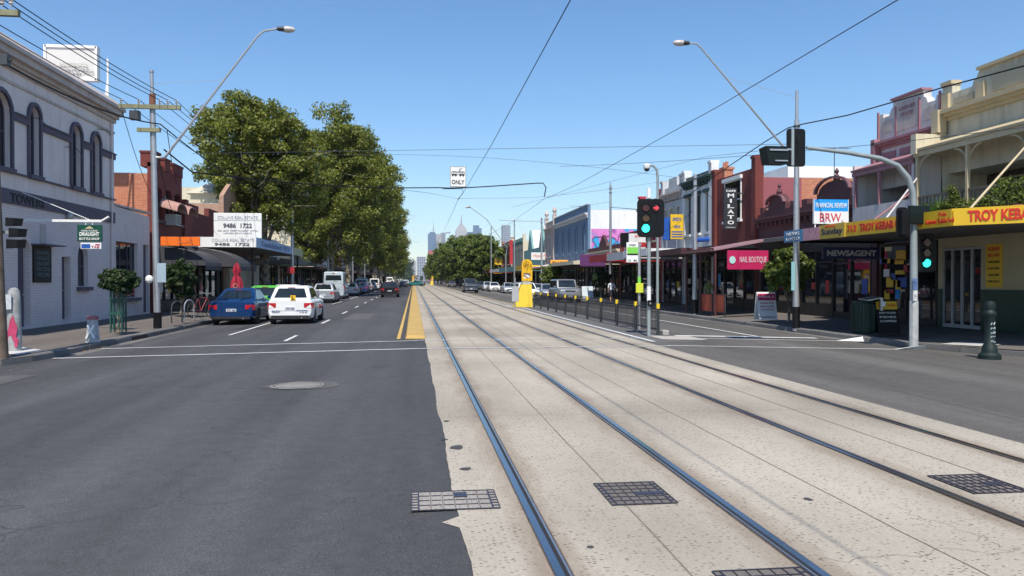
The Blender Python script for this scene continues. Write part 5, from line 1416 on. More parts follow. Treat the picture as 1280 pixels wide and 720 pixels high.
for c0 in (.17, .69):
    yy = y_[7]+(y_[8]-y_[7])*c0; hw = (y_[8]-y_[7])*.11
    m.hexa([F(-.3, yy-hw, 6.3), F(-.3, yy+hw, 6.3), F(-.3, yy, 9.25)], [F(-10, yy-hw, 6.3), F(-10, yy+hw, 6.3), F(-10, yy, 9.25)])
m.build('gable_roof', P_white, rt)
p, q = AY(664, 316, y_[7]+3), AY(692, 324, y_[7]+3)
hang(664, 315.5, 692, 325, y_[7]-.4, white, 'Hyatt Pizza', P_letr, 'white pizza sign with red letters in front of the teal gabled shop', .0, .8, .5, 3.6)
rest = [(8, 8.5, P_cream, 'cream two-storey shop past the teal gables', P_white, P_teal), (9, 8.8, B_red, 'red brick two-storey shop with a tall red vertical fin', P_redf, P_cream), (10, 8.0, P_white, 'white shop with a yellow banner sign, past the red brick one', P_yelf, P_grey),
        (11, 7.2, P_teal, 'small green shop near the first far tree', P_redf, P_cream), (12, 8.5, P_grey, 'grey shop behind the first far tree', P_purf, P_cream), (13, 8, B_brown, 'brown brick shop behind the far trees', P_white, P_cream)]
for k, h, m_, lb, fm_, tr_ in rest:
    a, b = y_[k]+.05, y_[k+1]
    building(1, XR, a, b, h, m_, lb, seed=60+k, up=dict(n=max(2, int((b-a)/3.5)), w=1.1, z=(4.6, 6.5), hood=tr_), trim=tr_, par=dict(piers=True), awn=dict(d=4.1, z=2.95, m=fm_, h=.5), upz=3.6)
building(1, XR, y_[14]+.05, y_[15], 8, P_cream, 'long cream shop row end behind the right-hand trees', seed=80, up=dict(n=20, w=1.1, z=(4.6, 6.5)), trim=P_white, par=dict(), awn=dict(d=4.1, z=2.95, m=P_greent))
building(1, XR, 330.2, 520, 8, P_grey, 'grey block farthest down the right side', seed=81, up=dict(n=24, w=1.1, z=(4.6, 6.5)), trim=P_white, par=dict())
# projecting signs over the right footpath
def proj_sign(u0, v0, u1, v1, Y, m_, lab, lines=(), lm=None, legs=True, border=None, extra=None):
    p, q = AY(u0, v0, Y), AY(u1, v1, Y)
    root = empty('projecting_sign', ((p.x+q.x)/2, Y, q.z), lab, 'sign')
    MB().box(p.x, q.x, Y-.06, Y+.06, q.z, p.z, .015).build('sign_board', m_, root)
    h_, w_ = p.z-q.z, q.x-p.x
    for s, z, hh, ww in lines: text(s, w_*ww, h_*hh, ((p.x+q.x)/2, Y-.07, q.z+h_*z), XP, Z1, lm or black, root, bold=.02)
    m = MB(); m.cyl(((p.x+q.x)/2, Y, max(3.2, q.z-.6)), ((p.x+q.x)/2, Y, q.z), .04); 
    m.build('support', steel, root)
    return root, p, q
root, p, q = proj_sign(838, 268, 854, 299, 50, P_yelf, 'yellow advertising board with blue stripes standing on a shop awning', [('SPEEDY', .80, .14, .7), ('NEWS', .5, .12, .5)], P_bluf)
for k in range(3):
    MB().box(p.x+.05, q.x-.05, 49.925, 49.935, q.z+.12+k*.16, q.z+.19+k*.16).build('stripe', P_bluf, root)
proj_sign(829, 272, 838, 300, 50.4, P_bluf, 'plain blue board left of the yellow advertising board', [])
root, p, q = proj_sign(786, 292, 807, 311, 58, P_white, 'white and red price board over the red food shop', [('SAVE', .82, .14, .3)], P_letr)
MB().box(p.x, q.x, 57.92, 57.93, q.z+(p.z-q.z)*.12, q.z+(p.z-q.z)*.42).build('price_strip', P_redf, root)
text('$7.50', (q.x-p.x)*.6, (p.z-q.z)*.2, ((p.x+q.x)/2-.1, 57.91, q.z+(p.z-q.z)*.27), XP, Z1, white, root, bold=.03)
proj_sign(776, 291, 786, 309, 60, black, 'black box sign beside the price board', [])
proj_sign(725, 318, 757, 333, y_[3]+2, P_purf, 'long purple sign board facing up the street on the right', [('I', .6, .3, .015)], P_white)
proj_sign(758, 316, 780, 327, y_[3]-.3, P_redf, 'red sign board right of the purple one', [('NoodleBox', .5, .4, .8)], white)
proj_sign(618, 323.5, 628, 331, 150, P_yelf, 'small yellow board far down the right-hand shops', [('AUTO', .5, .4, .8)], black)
proj_sign(637, 300, 641, 330, 128, P_redf, 'tall thin red sign fin far down the right side', [])
proj_sign(688, 325, 710, 332, 84, paint('amber_sign', (.80, .36, .04), .5), 'amber shop sign beside the white sloping verandah', [('FISH & CHIPS', .5, .5, .8)], black)
# blue rolled awning and timber display over the white awning
m = MB(); a = AY(870, 300, 47); b = AY(900, 300, 46); m.tube([a, a.lerp(b, .5)+Vector((0, 0, .04)), b], .14, 8); m.build('rolled_blind', P_bluf, base=a, label='blue rolled awning lying on top of the cafe verandah', cat='rolled awning')
# television aerials
def aerial(x, y, z, h, lab):
    root = empty('roof_aerial', (x, y, z), lab, 'aerial', 'television aerials on the right-hand roofs')
    MB().cyl((x, y, z), (x, y, z+h), .025, n=6).build('mast', darksteel, root)
    m = MB(); m.cyl((x-1.0, y, z+h-.05), (x+1.0, y, z+h-.05), .015, n=5)
    for k in range(9): m.cyl((x-.95+k*.23, y-.3, z+h-.05), (x-.95+k*.23, y+.3, z+h-.05), .008, n=4)
    m.build('dipole_array', darksteel, root)
p = AY(1043, 184, 44); aerial(p.x, 44, 7.5, p.z-7.5, 'television aerial above the orange brick side wall')
p = AY(725, 257, 80); aerial(p.x, 80, 8.8, p.z-8.8, 'television aerial over the blue terrace')
# pale flat-roofed wall behind the orange brick side
m = MB(); p, q = AY(985, 207, 52), AY(1068, 207, 52)
MB().box(p.x, q.x+6, 52, 60, 0, p.z).build('warehouse_wall', P_white, label='plain white wall rising behind the orange brick side wall', cat='building')
# ================================================================== FAR: skyline
def hz(c): return c
S_blue = paint('tower_glass_blue', (0.13, 0.20, 0.30), .35, .2, .02)
S_grey = paint('tower_concrete', (0.36, 0.36, 0.37), .7, .1, .02)
S_pale = paint('tower_pale', (0.48, 0.47, 0.46), .7, .1, .02)
S_red = paint('tower_red', (0.42, 0.13, 0.10), .7, .1, .02)
def towerwin():
    m, nt, bs = _new('tower_facade'); s = nt.nodes.new('ShaderNodeSeparateXYZ'); nt.links.new(pos(nt), s.inputs[0])
    cb = nt.nodes.new('ShaderNodeCombineXYZ'); nt.links.new(s.outputs[0], cb.inputs[0]); nt.links.new(s.outputs[2], cb.inputs[1])
    bt = nt.nodes.new('ShaderNodeTexBrick'); nt.links.new(cb.outputs[0], bt.inputs['Vector']); bt.offset = 0
    bt.inputs['Color1'].default_value = (.10, .14, .20, 1); bt.inputs['Color2'].default_value = (.16, .20, .26, 1); bt.inputs['Mortar'].default_value = (.42, .42, .44, 1)
    bt.inputs['Scale'].default_value = 1; bt.inputs['Mortar Size'].default_value = 1.0; bt.inputs['Brick Width'].default_value = 6; bt.inputs['Row Height'].default_value = 8
    nt.links.new(bt.outputs[0], bs.inputs['Base Color']); bs.inputs['Roughness'].default_value = .5; return m
S_win = towerwin()
def tower(lab, prof, Y, m_, spire=None, dep=40, name='office_tower'):
    """prof: list of (u0, u1, v_top) tiers from low to high"""
    p0 = AY(prof[0][0], 350, Y)
    root = empty(name, (p0.x, Y, 0), lab, 'tower', 'city skyline towers')
    z = -.4
    for i, (u0, u1, v) in enumerate(prof):
        a, b = AY(u0, v, Y), AY(u1, v, Y); MB().box(a.x, b.x, Y+i*2, Y+dep-i*2, z, a.z).build('shaft' if i == 0 else 'upper_tier', m_, root); z = a.z
    if spire:
        u, v, r = spire; p = AY(u, v, Y); MB().cyl((p.x, Y+dep/2, z), (p.x, Y+dep/2, p.z), r, r*.3, 6).build('spire', S_grey, root)
D = 3400
tower('blue tower with a tall mast, leftmost of the city skyline', [(535, 545, 292), (537, 544, 290)], D, S_blue, (542, 277, 2))
tower('pale slab tower right of the masted blue tower', [(545, 552, 292.5)], D+40, S_pale)
tower('grey twin tower between the mast tower and the pointed one', [(551, 557, 291), (557.5, 563, 290)], D+90, S_win)
tower('pale tower with a stepped pyramid top and spire', [(570, 584, 288), (571, 583, 285), (573, 581, 282), (575, 579, 279.5)], D-100, S_pale, (577, 268, 3))
tower('dark blue tower with a notched top in the skyline', [(592, 602, 285), (592, 599, 281.5)], D-60, S_blue)
tower('low dark blue block left of the notched tower', [(584, 593, 290)], D+20, S_blue)
tower('lone slim glass tower at the right end of the skyline', [(628, 638, 281.5)], D-200, S_win)
tower('low grey block in the gap at the street end', [(521, 532, 321)], 2400, S_win)
tower('second low block beyond the street end', [(513, 520, 326)], 2600, S_grey)
tower('red and white residential block at the street end', [(535, 545, 315), (536, 544, 313)], 1500, S_red)
tower('squat grey tower behind the tree tops', [(563, 570, 294)], D+60, S_grey)
# distant tree belt at the end of the street
M_far = leafmat('far_leaf', (0.03, 0.05, 0.02), (0.08, 0.11, 0.04))
r_ = random.Random(77)
cl = [(r_.uniform(-500, 900), r_.uniform(760, 1500), r_.uniform(2, 11), r_.uniform(3.5, 7)) for _ in range(900)]
cl += [(r_.uniform(-75, -2), r_.uniform(950, 1300), r_.uniform(4, 26), r_.uniform(4, 7)) for _ in range(200)]
cl = [c for c in cl if not (-12 < c[0] < 16 and c[1] < 900)]
me = leaf_mesh('distant_trees', cl, 60, 1.2, 5, M_far); o = bpy.data.objects.new('distant_trees', me); col.objects.link(o); o['kind'] = 'stuff'
# ================================================================== VEHICLES
headm = paint('head_lens', (0.62, 0.64, 0.66), 0.08, 0.1, 8, 0.6)
blackp = paint('black_plastic', (0.022, 0.022, 0.024), 0.5, 0.15, 8)
plate = paint('number_plate', (0.62, 0.63, 0.62), 0.4, 0.05, 8)
platet = paint('plate_letter', (0.05, 0.06, 0.25), 0.5)
under = paint('underbody', (0.01, 0.01, 0.01), 0.9)
chrome = paint('chrome', (0.7, 0.7, 0.72), 0.12, 0.05, 8, 1.0)
KIND = {  # L, W, H, belt rear, belt front, hood, nose, greenhouse: base rear, base front, top rear, top front, ground clearance
    'hatch': dict(L=4.2, W=1.76, H=1.50, br=.97, bf=.93, hood=.90, nose=.72, g=(.02, .74, .12, .52), wr=.31),
    'sedan': dict(L=4.6, W=1.76, H=1.44, br=.96, bf=.92, hood=.88, nose=.70, g=(.13, .77, .33, .56), wr=.31),
    'wagon': dict(L=4.7, W=1.78, H=1.50, br=.98, bf=.92, hood=.88, nose=.70, g=(.02, .75, .08, .56), wr=.31),
    'suv': dict(L=4.6, W=1.84, H=1.70, br=1.08, bf=1.06, hood=1.04, nose=.90, g=(.015, .74, .08, .56), wr=.36),
    'offroad': dict(L=4.7, W=1.88, H=1.84, br=1.14, bf=1.14, hood=1.13, nose=1.03, g=(.012, .72, .05, .62), wr=.39),
    'van': dict(L=5.4, W=1.98, H=2.52, br=1.30, bf=1.25, hood=1.15, nose=.95, g=(.008, .90, .02, .68), wr=.35),
    'minivan': dict(L=4.8, W=1.86, H=1.98, br=1.12, bf=1.08, hood=1.02, nose=.85, g=(.01, .88, .03, .62), wr=.33),
}
def car(name, cat, kind, col_, x, y, heading, lab, group=None, det=1, rz=0.0, plate_s=None, metal=0.0):
    K = KIND[kind]; L, W, H = K['L'], K['W'], K['H']; wr = K['wr']; w = W/2; zb = .20 if kind not in ('offroad', 'suv') else .28
    root = empty(name, (x, y, gz(x)), lab, cat, group)
    pm = carpaint('car_'+'_'.join('%02d' % int(c*99) for c in col_)+('m' if metal else ''), col_, metal)
    ay = (-L/2+.19*L, L/2-.185*L); g = K['g']; R = wr+.055
    ys = set([-L/2, -L/2+.03, -L/2+.10, -L/2+.25, L/2-.25, L/2-.10, L/2-.03, L/2])
    for c in ay:
        for t in (0, .35, .7, .95, 1.3): 
            for s in (-1, 1): ys.add(round(c+s*R*math.sin(min(t, math.pi/2)), 4))
        for s in (-1, 1): ys.add(round(c+s*(R+.012), 4))
    for s in (g[0], g[1], .5, .4, .6): ys.add(-L/2+s*L)
    ys = sorted(ys); yy_ = []
    for q in ys:
        if not yy_ or q-yy_[-1] > .008: yy_.append(q)
    def topz(y):
        s = (y+L/2)/L
        if s < g[0]: return K['br']+(-.03 if kind == 'sedan' else 0)
        if s < g[1]: return K['br']+(K['bf']-K['br'])*(s-g[0])/(g[1]-g[0])
        t = (s-g[1])/(1-g[1]); return K['bf']+(K['hood']-K['bf'])*min(1, t*2) if t < .55 else K['hood']+(K['nose']-K['hood'])*((t-.55)/.45)**1.6
    rings = []
    for y in yy_:
        s = (y+L/2)/L; e = min(y+L/2, L/2-y); f = 1-.13*max(0, 1-e/.30)**2.2*(1.0 if y > 0 else .7)
        ww = w*f*(1 if kind != 'van' else 1); zt = topz(y)-.05*max(0, 1-e/.05); z0 = zb+.10*max(0, 1-e/.25)
        arch = 0
        for c in ay:
            if abs(y-c) < R: arch = wr+math.sqrt(R*R-(y-c)**2)
        half = [(0, z0), (.78*ww, z0), (.94*ww, z0+.05), (.995*ww, z0+.16), (1.0*ww, z0+(zt-z0)*.52), (.985*ww, zt-.17), (.955*ww, zt-.06), (.89*ww, zt), (.5*ww, zt+.015), (0, zt+.02)]
        if arch: half = [(px, max(pz, min(arch, zt-.1)) if px > .6*ww else pz) for px, pz in half]
        if arch: half[1] = (.60*ww, z0); half[2] = (.60*ww+.001, arch)
        ring = [(px, y, pz) for px, pz in half]+[(-px, y, pz) for px, pz in half[-2:0:-1]]
        rings.append(ring)
    m = MB(); m.loft(rings)
    body = m.build('body', pm, root, smooth=True, local=True)
    m = MB(); m.box(-w*.72, w*.72, -L/2+.25, L/2-.25, zb-.04, zb+.3)
    for c in ay: m.box(-w+.06, w-.06, c-R+.03, c+R-.03, zb+.05, wr+R-.12)
    m.build('underbody', under, root, local=True)
    # greenhouse
    y0, y1, y2, y3 = [-L/2+q*L for q in (g[0], g[1], g[2], g[3])]
    b0, b1 = topz(y0+.01)-.01, topz(y1-.01)-.01; zt = H; wt = w*({'sedan': .68, 'hatch': .72, 'wagon': .74, 'suv': .76}.get(kind, .86)); wb = w*.895; wm = w*.84
    wt2 = wt*.96
    A = [Vector((-wb, y0, b0)), Vector((wb, y0, b0)), Vector((wb*.97, y1, b1)), Vector((-wb*.97, y1, b1))]
    B = [Vector((-wt, y2, zt-.05)), Vector((wt, y2, zt-.05)), Vector((wt2, y3, zt-.03)), Vector((-wt2, y3, zt-.03))]
    m = MB(); m.hexa(A, B); bmesh.ops.bevel(m.bm, geom=[e for e in m.bm.edges], offset=.085 if kind not in ('van',) else .06, segments=3, affect='EDGES', profile=.6)
    C = [p*1 for p in B]; 
    cabin = m.build('cabin', pm, root, smooth=True, local=True)
    m = MB(); ring = lambda z, k: [Vector((-wt*k, y2+(1-k)*1.2, z)), Vector((wt*k, y2+(1-k)*1.2, z)), Vector((wt2*k, y3-(1-k)*.9, z)), Vector((-wt2*k, y3-(1-k)*.9, z))]
    m.loft([ring(zt-.075, .93), ring(zt-.02, .88), ring(zt, .70)]); m.build('roof', pm, root, smooth=True, local=True)
    def patch(p00, p10, p11, p01, u0, u1, v0, v1, off, mb, cut=0):
        f = lambda u, v: (p00*(1-u)+p10*u)*(1-v)+(p01*(1-u)+p11*u)*v
        n = (p10-p00).cross(p01-p00).normalized()*off
        P = [f(u0, v0)+n, f(u1, v0)+n, f(u1-cut, v1)+n, f(u0+cut, v1)+n]; mb.face(P)
    gm = glassc
    m = MB(); vv = (.14, .88)
    patch(A[0], A[1], B[1], B[0], .09, .91, vv[0]+(.22 if kind == 'van' else 0), vv[1]-(.12 if kind == 'van' else 0), .008, m, .03); m.build('rear_window', gm, root, local=True)
    m = MB(); patch(A[2], A[3], B[3], B[2], .07, .93, .10, .92, .008, m, .03); m.build('windscreen', gm, root, local=True)
    for s in (1, -1):
        m = MB()
        if s > 0: q = (A[1], A[2], B[2], B[1])
        else: q = (A[3], A[0], B[0], B[3])
        segs = {'hatch': (.07, .30, .60, .90), 'sedan': (.10, .42, .70, .92), 'wagon': (.06, .30, .58, .90), 'suv': (.06, .28, .56, .90), 'offroad': (.06, .34, .62, .92), 'van': (.0, .0, .66, .94), 'minivan': (.05, .36, .66, .94)}[kind]
        if s < 0: segs = tuple(1-v for v in segs[::-1])
        for a, b in zip(segs, segs[1:]):
            if b-a > .02 and not (kind == 'van' and b-a > .4): patch(*q, a+.012, b-.012, .12, .90, .008, m, .012)
        m.build('side_window', gm, root, local=True)
    # wheels
    for c in ay:
        for s in (1, -1):
            m = MB(); xo = s*(w-.015); xi = s*(w-.22)
            m.loft([[(xx, c+r_*math.cos(2*math.pi*k/20), wr+r_*math.sin(2*math.pi*k/20)) for k in range(20)] for xx, r_ in ((xi, wr*.8), (xi+s*.02, wr), (xo-s*.03, wr), (xo, wr*.92), (xo-s*.005, wr*.68))])
            t = m.build('wheel', rubber, root, smooth=True, local=True)
            if det:
                m = MB(); m.loft([[(xx, c+r_*math.cos(2*math.pi*k/20), wr+r_*math.sin(2*math.pi*k/20)) for k in range(20)] for xx, r_ in ((xo-s*.05, wr*.66), (xo-s*.02, wr*.64), (xo-s*.02, wr*.58), (xo-s*.05, wr*.5))])
                for k in range(5):
                    a = 2*math.pi*k/5+.3; m.hexa([(xo-s*.035, c+.04*math.cos(a+d), wr+.04*math.sin(a+d)) for d in (1.57, -1.57)]+[(xo-s*.035, c+wr*.6*math.cos(a+d), wr+wr*.6*math.sin(a+d)) for d in (-.12, .12)],
                                                 [(xo-s*.008, c+.04*math.cos(a+d), wr+.04*math.sin(a+d)) for d in (1.57, -1.57)]+[(xo-s*.02, c+wr*.6*math.cos(a+d), wr+wr*.6*math.sin(a+d)) for d in (-.12, .12)])
                m.build('rim', alloy, t, local=True)
    # lamps, plates, bumpers
    yr, yf = -L/2, L/2; zl = topz(yr+.1)
    for s in (1, -1):
        m = MB(); za, zc = (zl-.34, zl-.14)
        if kind in ('suv', 'minivan'): za, zc = zl-.30, zl-.05
        if kind in ('van',): za, zc = zl-.45, zl-.02
        if kind == 'offroad': za, zc = zl-.42, zl-.16
        f = .90
        m.hexa([(s*w*.975, yr+.05, za), (s*w*.90, yr-.012, za), (s*w*.60, yr-.014, za+.03), (s*w*.60, yr-.014, zc), (s*w*.90, yr-.012, zc), (s*w*.97, yr+.05, zc+.01)] if kind not in ('van', 'offroad') else [(s*w*.93, yr+.06, za), (s*w*.78, yr-.006, za), (s*w*.78, yr-.006, zc), (s*w*.93, yr+.06, zc)],
               [(s*w*1.008, yr+.30, za+.03), (s*w*.9, yr+.2, za), (s*w*.60, yr+.12, za+.03), (s*w*.60, yr+.12, zc), (s*w*.9, yr+.2, zc), (s*w*1.0, yr+.34, zc)] if kind not in ('van', 'offroad') else [(s*w*1.0, yr+.16, za), (s*w*.78, yr+.1, za), (s*w*.78, yr+.1, zc), (s*w*1.0, yr+.16, zc)])
        m.build('taillight', redlens, root, local=True)
        zn = K['nose']
        m = MB(); m.hexa([(s*w*.90, yf-.10, zn-.17), (s*w*.50, yf-.012, zn-.15), (s*w*.50, yf-.012, zn-.03), (s*w*.90, yf-.12, zn-.01)], [(s*w*.95, yf-.40, zn-.10), (s*w*.50, yf-.2, zn-.15), (s*w*.50, yf-.2, zn-.0), (s*w*.95, yf-.42, zn+.03)])
        m.build('headlight', headm, root, local=True)
        m = MB(); mx = y1-.35; m.hexa([(s*(wb+.02), mx, b1+.06), (s*(wb+.2), mx-.03, b1+.05), (s*(wb+.2), mx-.03, b1+.19), (s*(wb+.02), mx, b1+.17)], [(s*(wb+.02), mx+.1, b1+.06), (s*(wb+.17), mx+.06, b1+.07), (s*(wb+.17), mx+.06, b1+.17), (s*(wb+.02), mx+.1, b1+.16)])
        m.build('mirror', pm if det else blackp, root, local=True)
    m = MB(); m.box(-w*.62, w*.62, yf-.05, yf+.008, zb+.16, zb+.30); m.box(-w*.42, w*.42, yf-.05, yf+.012, K['nose']-.15, K['nose']-.05); m.build('grille', blackp, root, local=True)
    m = MB(); m.box(-w*.80, w*.80, yr-.008, yr+.10, zb+.04, zb+.15); m.build('lower_bumper', blackp, root, local=True)
    m = MB(); pz = zl-.40 if kind in ('sedan', 'hatch', 'wagon') else zl-.50
    m.box(-.19, .19, yr-.016, yr+.01, pz, pz+.11); pl_ = m.build('number_plate', plate, root, local=True)
    if plate_s: text(plate_s, .32, .07, (0, yr-.022, pz+.055), XP, Z1, platet, pl_, local=True)
    m = MB(); m.box(-.19, .19, yf-.01, yf+.02, zb+.20, zb+.31); m.build('number_plate', plate, root, local=True)
    if det:
        # shut lines, handles
        m = MB()
        for s in (1, -1):
            for yy in (y1-.12, (ay[0]+ay[1])/2-.02, ay[0]+R+.05): m.box(s*w*.992, s*(w+.0025), yy-.005, yy+.005, zb+.2, topz(yy)-.12)
        m.box(-w*.86, w*.86, yr-.004, yr+.02, zl-.45, zl-.442); m.build('shut_line', blackp, root, local=True)
        for s in (1, -1):
            for yy in ((ay[0]+ay[1])/2+.12, ay[0]+R+.2):
                m = MB(); m.box(s*w*.99, s*(w+.018), yy, yy+.16, zl-.24, zl-.205); m.build('door_handle', pm, root, local=True)
        m = MB(); m.cyl((w*.5, yr-.03, zb+.06), (w*.5, yr+.1, zb+.06), .035, n=8); m.build('exhaust', chrome, root, local=True)
        m = MB(); m.box(-.14, .14, y0+(y2-y0)*.92-.03, y0+(y2-y0)*.92, b0+(zt-b0)*.86, b0+(zt-b0)*.89); m.build('brake_light', redlens, root, local=True)
        m = MB(); m.cyl((0, y0+(y2-y0)*.5-.03, b0+(zt-b0)*.32), (.35, y0+(y2-y0)*.5-.05, b0+(zt-b0)*.25), .008, n=5); m.build('wiper', blackp, root, local=True)
    root.rotation_euler = (0, 0, rz+(0 if heading > 0 else math.pi))
    return root, K
def cx(u, v, kind, heading=1, z=-.1):
    """centre of a vehicle whose near end stands at sight line (u, v)"""
    p = AZ(u, v, z); return p.x, p.y+KIND[kind]['L']/2
CW = (.80, .80, .79)
# left side, travelling or parked away from the viewer
x_, y_ = cx(289, 406, 'sedan'); blue_car, _ = car('sedan', 'car', 'sedan', (.002, .032, .12), x_, y_, 1, 'dark blue sedan parked at the left kerb beside the bicycle', 'cars on the left side of the street', plate_s='SVD 628')
x_, y_ = cx(362.5, 406, 'hatch'); white_car, K = car('hatchback', 'car', 'hatch', CW, x_, y_, 1, 'white driving school hatchback with a yellow learner plate on its tailgate', 'cars on the left side of the street', plate_s='YKM 462')
# driving school lettering and yellow L plate on the tailgate
w, yr = .88, -K['L']/2
m = MB(); m.box(.02, .22, yr-.02, yr-.012, .93, 1.13); lp = m.build('learner_plate', P_yelf, white_car, local=True)
text('L', .09, .13, (.12, yr-.028, 1.03), XP, Z1, black, lp, bold=.04, local=True)
text('RACV', .30, .09, (-.52, yr-.012, .50), XP, Z1, platet, white_car, bold=.02, local=True)
text('DRIVE SCHOOL', .42, .045, (.46, yr-.012, .54), XP, Z1, platet, white_car, local=True)
text('13 22 28', .30, .04, (.50, yr-.012, .47), XP, Z1, platet, white_car, local=True)
text('DRIVE SCHOOL', 1.1, .12, (w+.008, .35, .62), YP, Z1, P_redf, white_car, local=True)
x_, y_ = cx(326, 395, 'hatch'); car('hatchback', 'car', 'hatch', (.10, .42, .05), -6.98, 40.6, 1, 'bright green hatchback parked in front of the blue sedan', 'cars on the left side of the street', plate_s='WJT 204')
car('hatchback', 'car', 'hatch', CW, -7.1, 47.6, 1, 'white hatchback mostly hidden behind the driving school car', 'cars on the left side of the street')
car('hatchback', 'car', 'hatch', (.42, .44, .47), -6.75, 63.5, 1, 'silver hatchback parked just behind the tall pale van', 'cars on the left side of the street', metal=.5)
p = AZ(412, 377, -.1)
car('van', 'van', 'van', (.45, .52, .55), -7.2, 76.5, 1, 'tall pale blue-grey van parked at the left kerb', 'cars on the left side of the street', plate_s='XFE 119')
car('sedan', 'car', 'sedan', (.76, .75, .70), -6.9, 90.0, 1, 'cream white sedan parked just ahead of the van', 'cars on the left side of the street')
car('hatchback', 'car', 'hatch', (.10, .12, .14), -7.0, 98.0, 1, 'dark grey hatchback ahead of the cream sedan', 'cars on the left side of the street')
car('hatchback', 'car', 'hatch', (.02, .05, .15), -6.6, 104.5, 1, 'dark blue hatchback parked behind the four-wheel drive with roof racks', 'cars on the left side of the street')
ck, _ = car('four_wheel_drive', 'car', 'offroad', (.74, .72, .66), -7.0, 112, 1, 'cream four-wheel drive parked with loaded roof racks', 'cars on the left side of the street', det=0)
m = MB()
for yy in (-1.4, -.4, .6): m.cyl((-.8, yy, 1.92), (.8, yy, 1.92), .03, n=6); m.box(-.78, -.70, yy-.03, yy+.03, 1.80, 1.92); m.box(.70, .78, yy-.03, yy+.03, 1.80, 1.92)
m.box(-.6, .6, -1.3, .5, 1.955, 2.12, .04)
m.build('roof_rack', steel, ck, local=True)
car('sedan', 'car', 'sedan', (.30, .32, .36), -6.9, 122, 1, 'grey sedan ahead of the four-wheel drive', 'cars on the left side of the street', det=0)
car('sedan', 'car', 'sedan', (.78, .77, .74), -6.9, 134, 1, 'white sedan past the grey one, seen left of the black car', 'cars on the left side of the street', det=0)
p = AZ(487, 372, -.06); black_car, _ = car('hatchback', 'car', 'hatch', (.012, .012, .016), p.x, p.y+2.1, 1, 'black hatchback driving away in the middle lane', 'cars on the left side of the street', plate_s='WPB 713')
far = [(-6.9, 146, 'minivan', (.70, .70, .68), 'white people carrier past the black hatchback'), (-6.8, 156, 'suv', (.03, .03, .04), 'black four-wheel drive under the far plane trees'), (-5.2, 168, 'sedan', (.70, .70, .70), 'white sedan in the kerb lane far away'),
       (-2.2, 178, 'sedan', (.08, .09, .11), 'charcoal sedan far ahead in the middle lane'), (-5.4, 195, 'suv', (.72, .70, .66), 'white four-wheel drive far ahead in the kerb lane'), (-2.0, 215, 'hatch', (.60, .61, .62), 'silver hatchback far ahead beside the median')]
for x, y, k, c, lb in far: car({'minivan': 'people_carrier', 'suv': 'four_wheel_drive', 'sedan': 'sedan', 'hatch': 'hatchback'}[k], 'car', k, c, x, y, 1, lb, 'cars on the left side of the street', det=0)
car('box_truck', 'truck', 'van', (.75, .74, .70), -6.6, 228, 1, 'white box truck far down the left lane', det=0)
car('sedan', 'car', 'sedan', (.02, .14, .15), .6, 205, 1, 'teal car crossing the tracks at the far end of the street', det=0, rz=1.35)
# right side, facing the viewer
def rc(u, v, kind, heading=-1, z=-.12):
    p = AZ(u, v, z); return p.x, p.y+KIND[kind]['L']/2
G2 = 'cars on the right side of the street'
x, y = rc(589, 366.3, 'offroad', z=-.03); off, K = car('four_wheel_drive', 'car', 'offroad', (.05, .055, .06), x, y, -1, 'dark four-wheel drive with a bull bar driving towards the viewer beside the tracks', G2, plate_s=None)
m = MB(); L_ = K['L']/2
for z in (.45, .62, .95): m.cyl((-.75, L_+.14, z), (.75, L_+.14, z), .035, n=8)
for xx in (-.55, -.18, .18, .55): m.cyl((xx, L_+.14, .42), (xx, L_+.14, .97), .03, n=8)
m.build('bull_bar', chrome, off, local=True)
x, y = rc(730, 380, 'offroad'); car('four_wheel_drive', 'car', 'offroad', (.22, .23, .24), 12.0, 63.0, -1, 'large silver-grey four-wheel drive parked behind the tram stop fence', G2, metal=.4)
car('sedan', 'car', 'sedan', (.40, .42, .46), 12.0, 71.5, -1, 'silver sedan parked behind the grey four-wheel drive', G2, metal=.5)
w_car, K = car('wagon', 'car', 'wagon', (.78, .78, .77), 9.3, 66, -1, 'white wagon with roof racks behind the yellow beacon', G2)
m = MB()
for yy in (-.9, .3): m.cyl((-.7, yy, 1.56), (.7, yy, 1.56), .025, n=6)
m.build('roof_rack', black, w_car, local=True)
car('sedan', 'car', 'sedan', (.35, .37, .40), 12.1, 80, -1, 'grey sedan parked third behind the fence', G2, det=0, metal=.5)
x, y = rc(629, 363.5, 'sedan'); car('sedan', 'car', 'sedan', (.50, .52, .55), 12.2, 103, -1, 'silver sedan parked near the motorcycle', G2, metal=.5)
car('sedan', 'car', 'sedan', (.66, .66, .65), 12.0, 120, -1, 'white sedan parked beside the oncoming four-wheel drive', G2, det=0)
for i, (xx, yy, k, c, lb) in enumerate(((12, 130, 'hatch', (.45, .47, .5), 'pale silver hatchback parked past the white sedan'), (12, 142, 'wagon', (.06, .07, .08), 'dark wagon parked far along the right kerb'), (11.8, 152, 'sedan', (.55, .56, .58), 'silver sedan parked far along the right kerb'),
                      (11.6, 166, 'suv', (.7, .7, .7), 'white four-wheel drive parked under the right-hand trees'), (9, 190, 'sedan', (.1, .1, .12), 'black sedan driving up far away on the right'), (11.3, 205, 'hatch', (.5, .1, .08), 'red hatchback parked under the right-hand trees'))):
    car({'hatch': 'hatchback', 'wagon': 'wagon', 'sedan': 'sedan', 'suv': 'four_wheel_drive'}[k], 'car', k, c, xx, yy, -1, lb, G2, det=0)
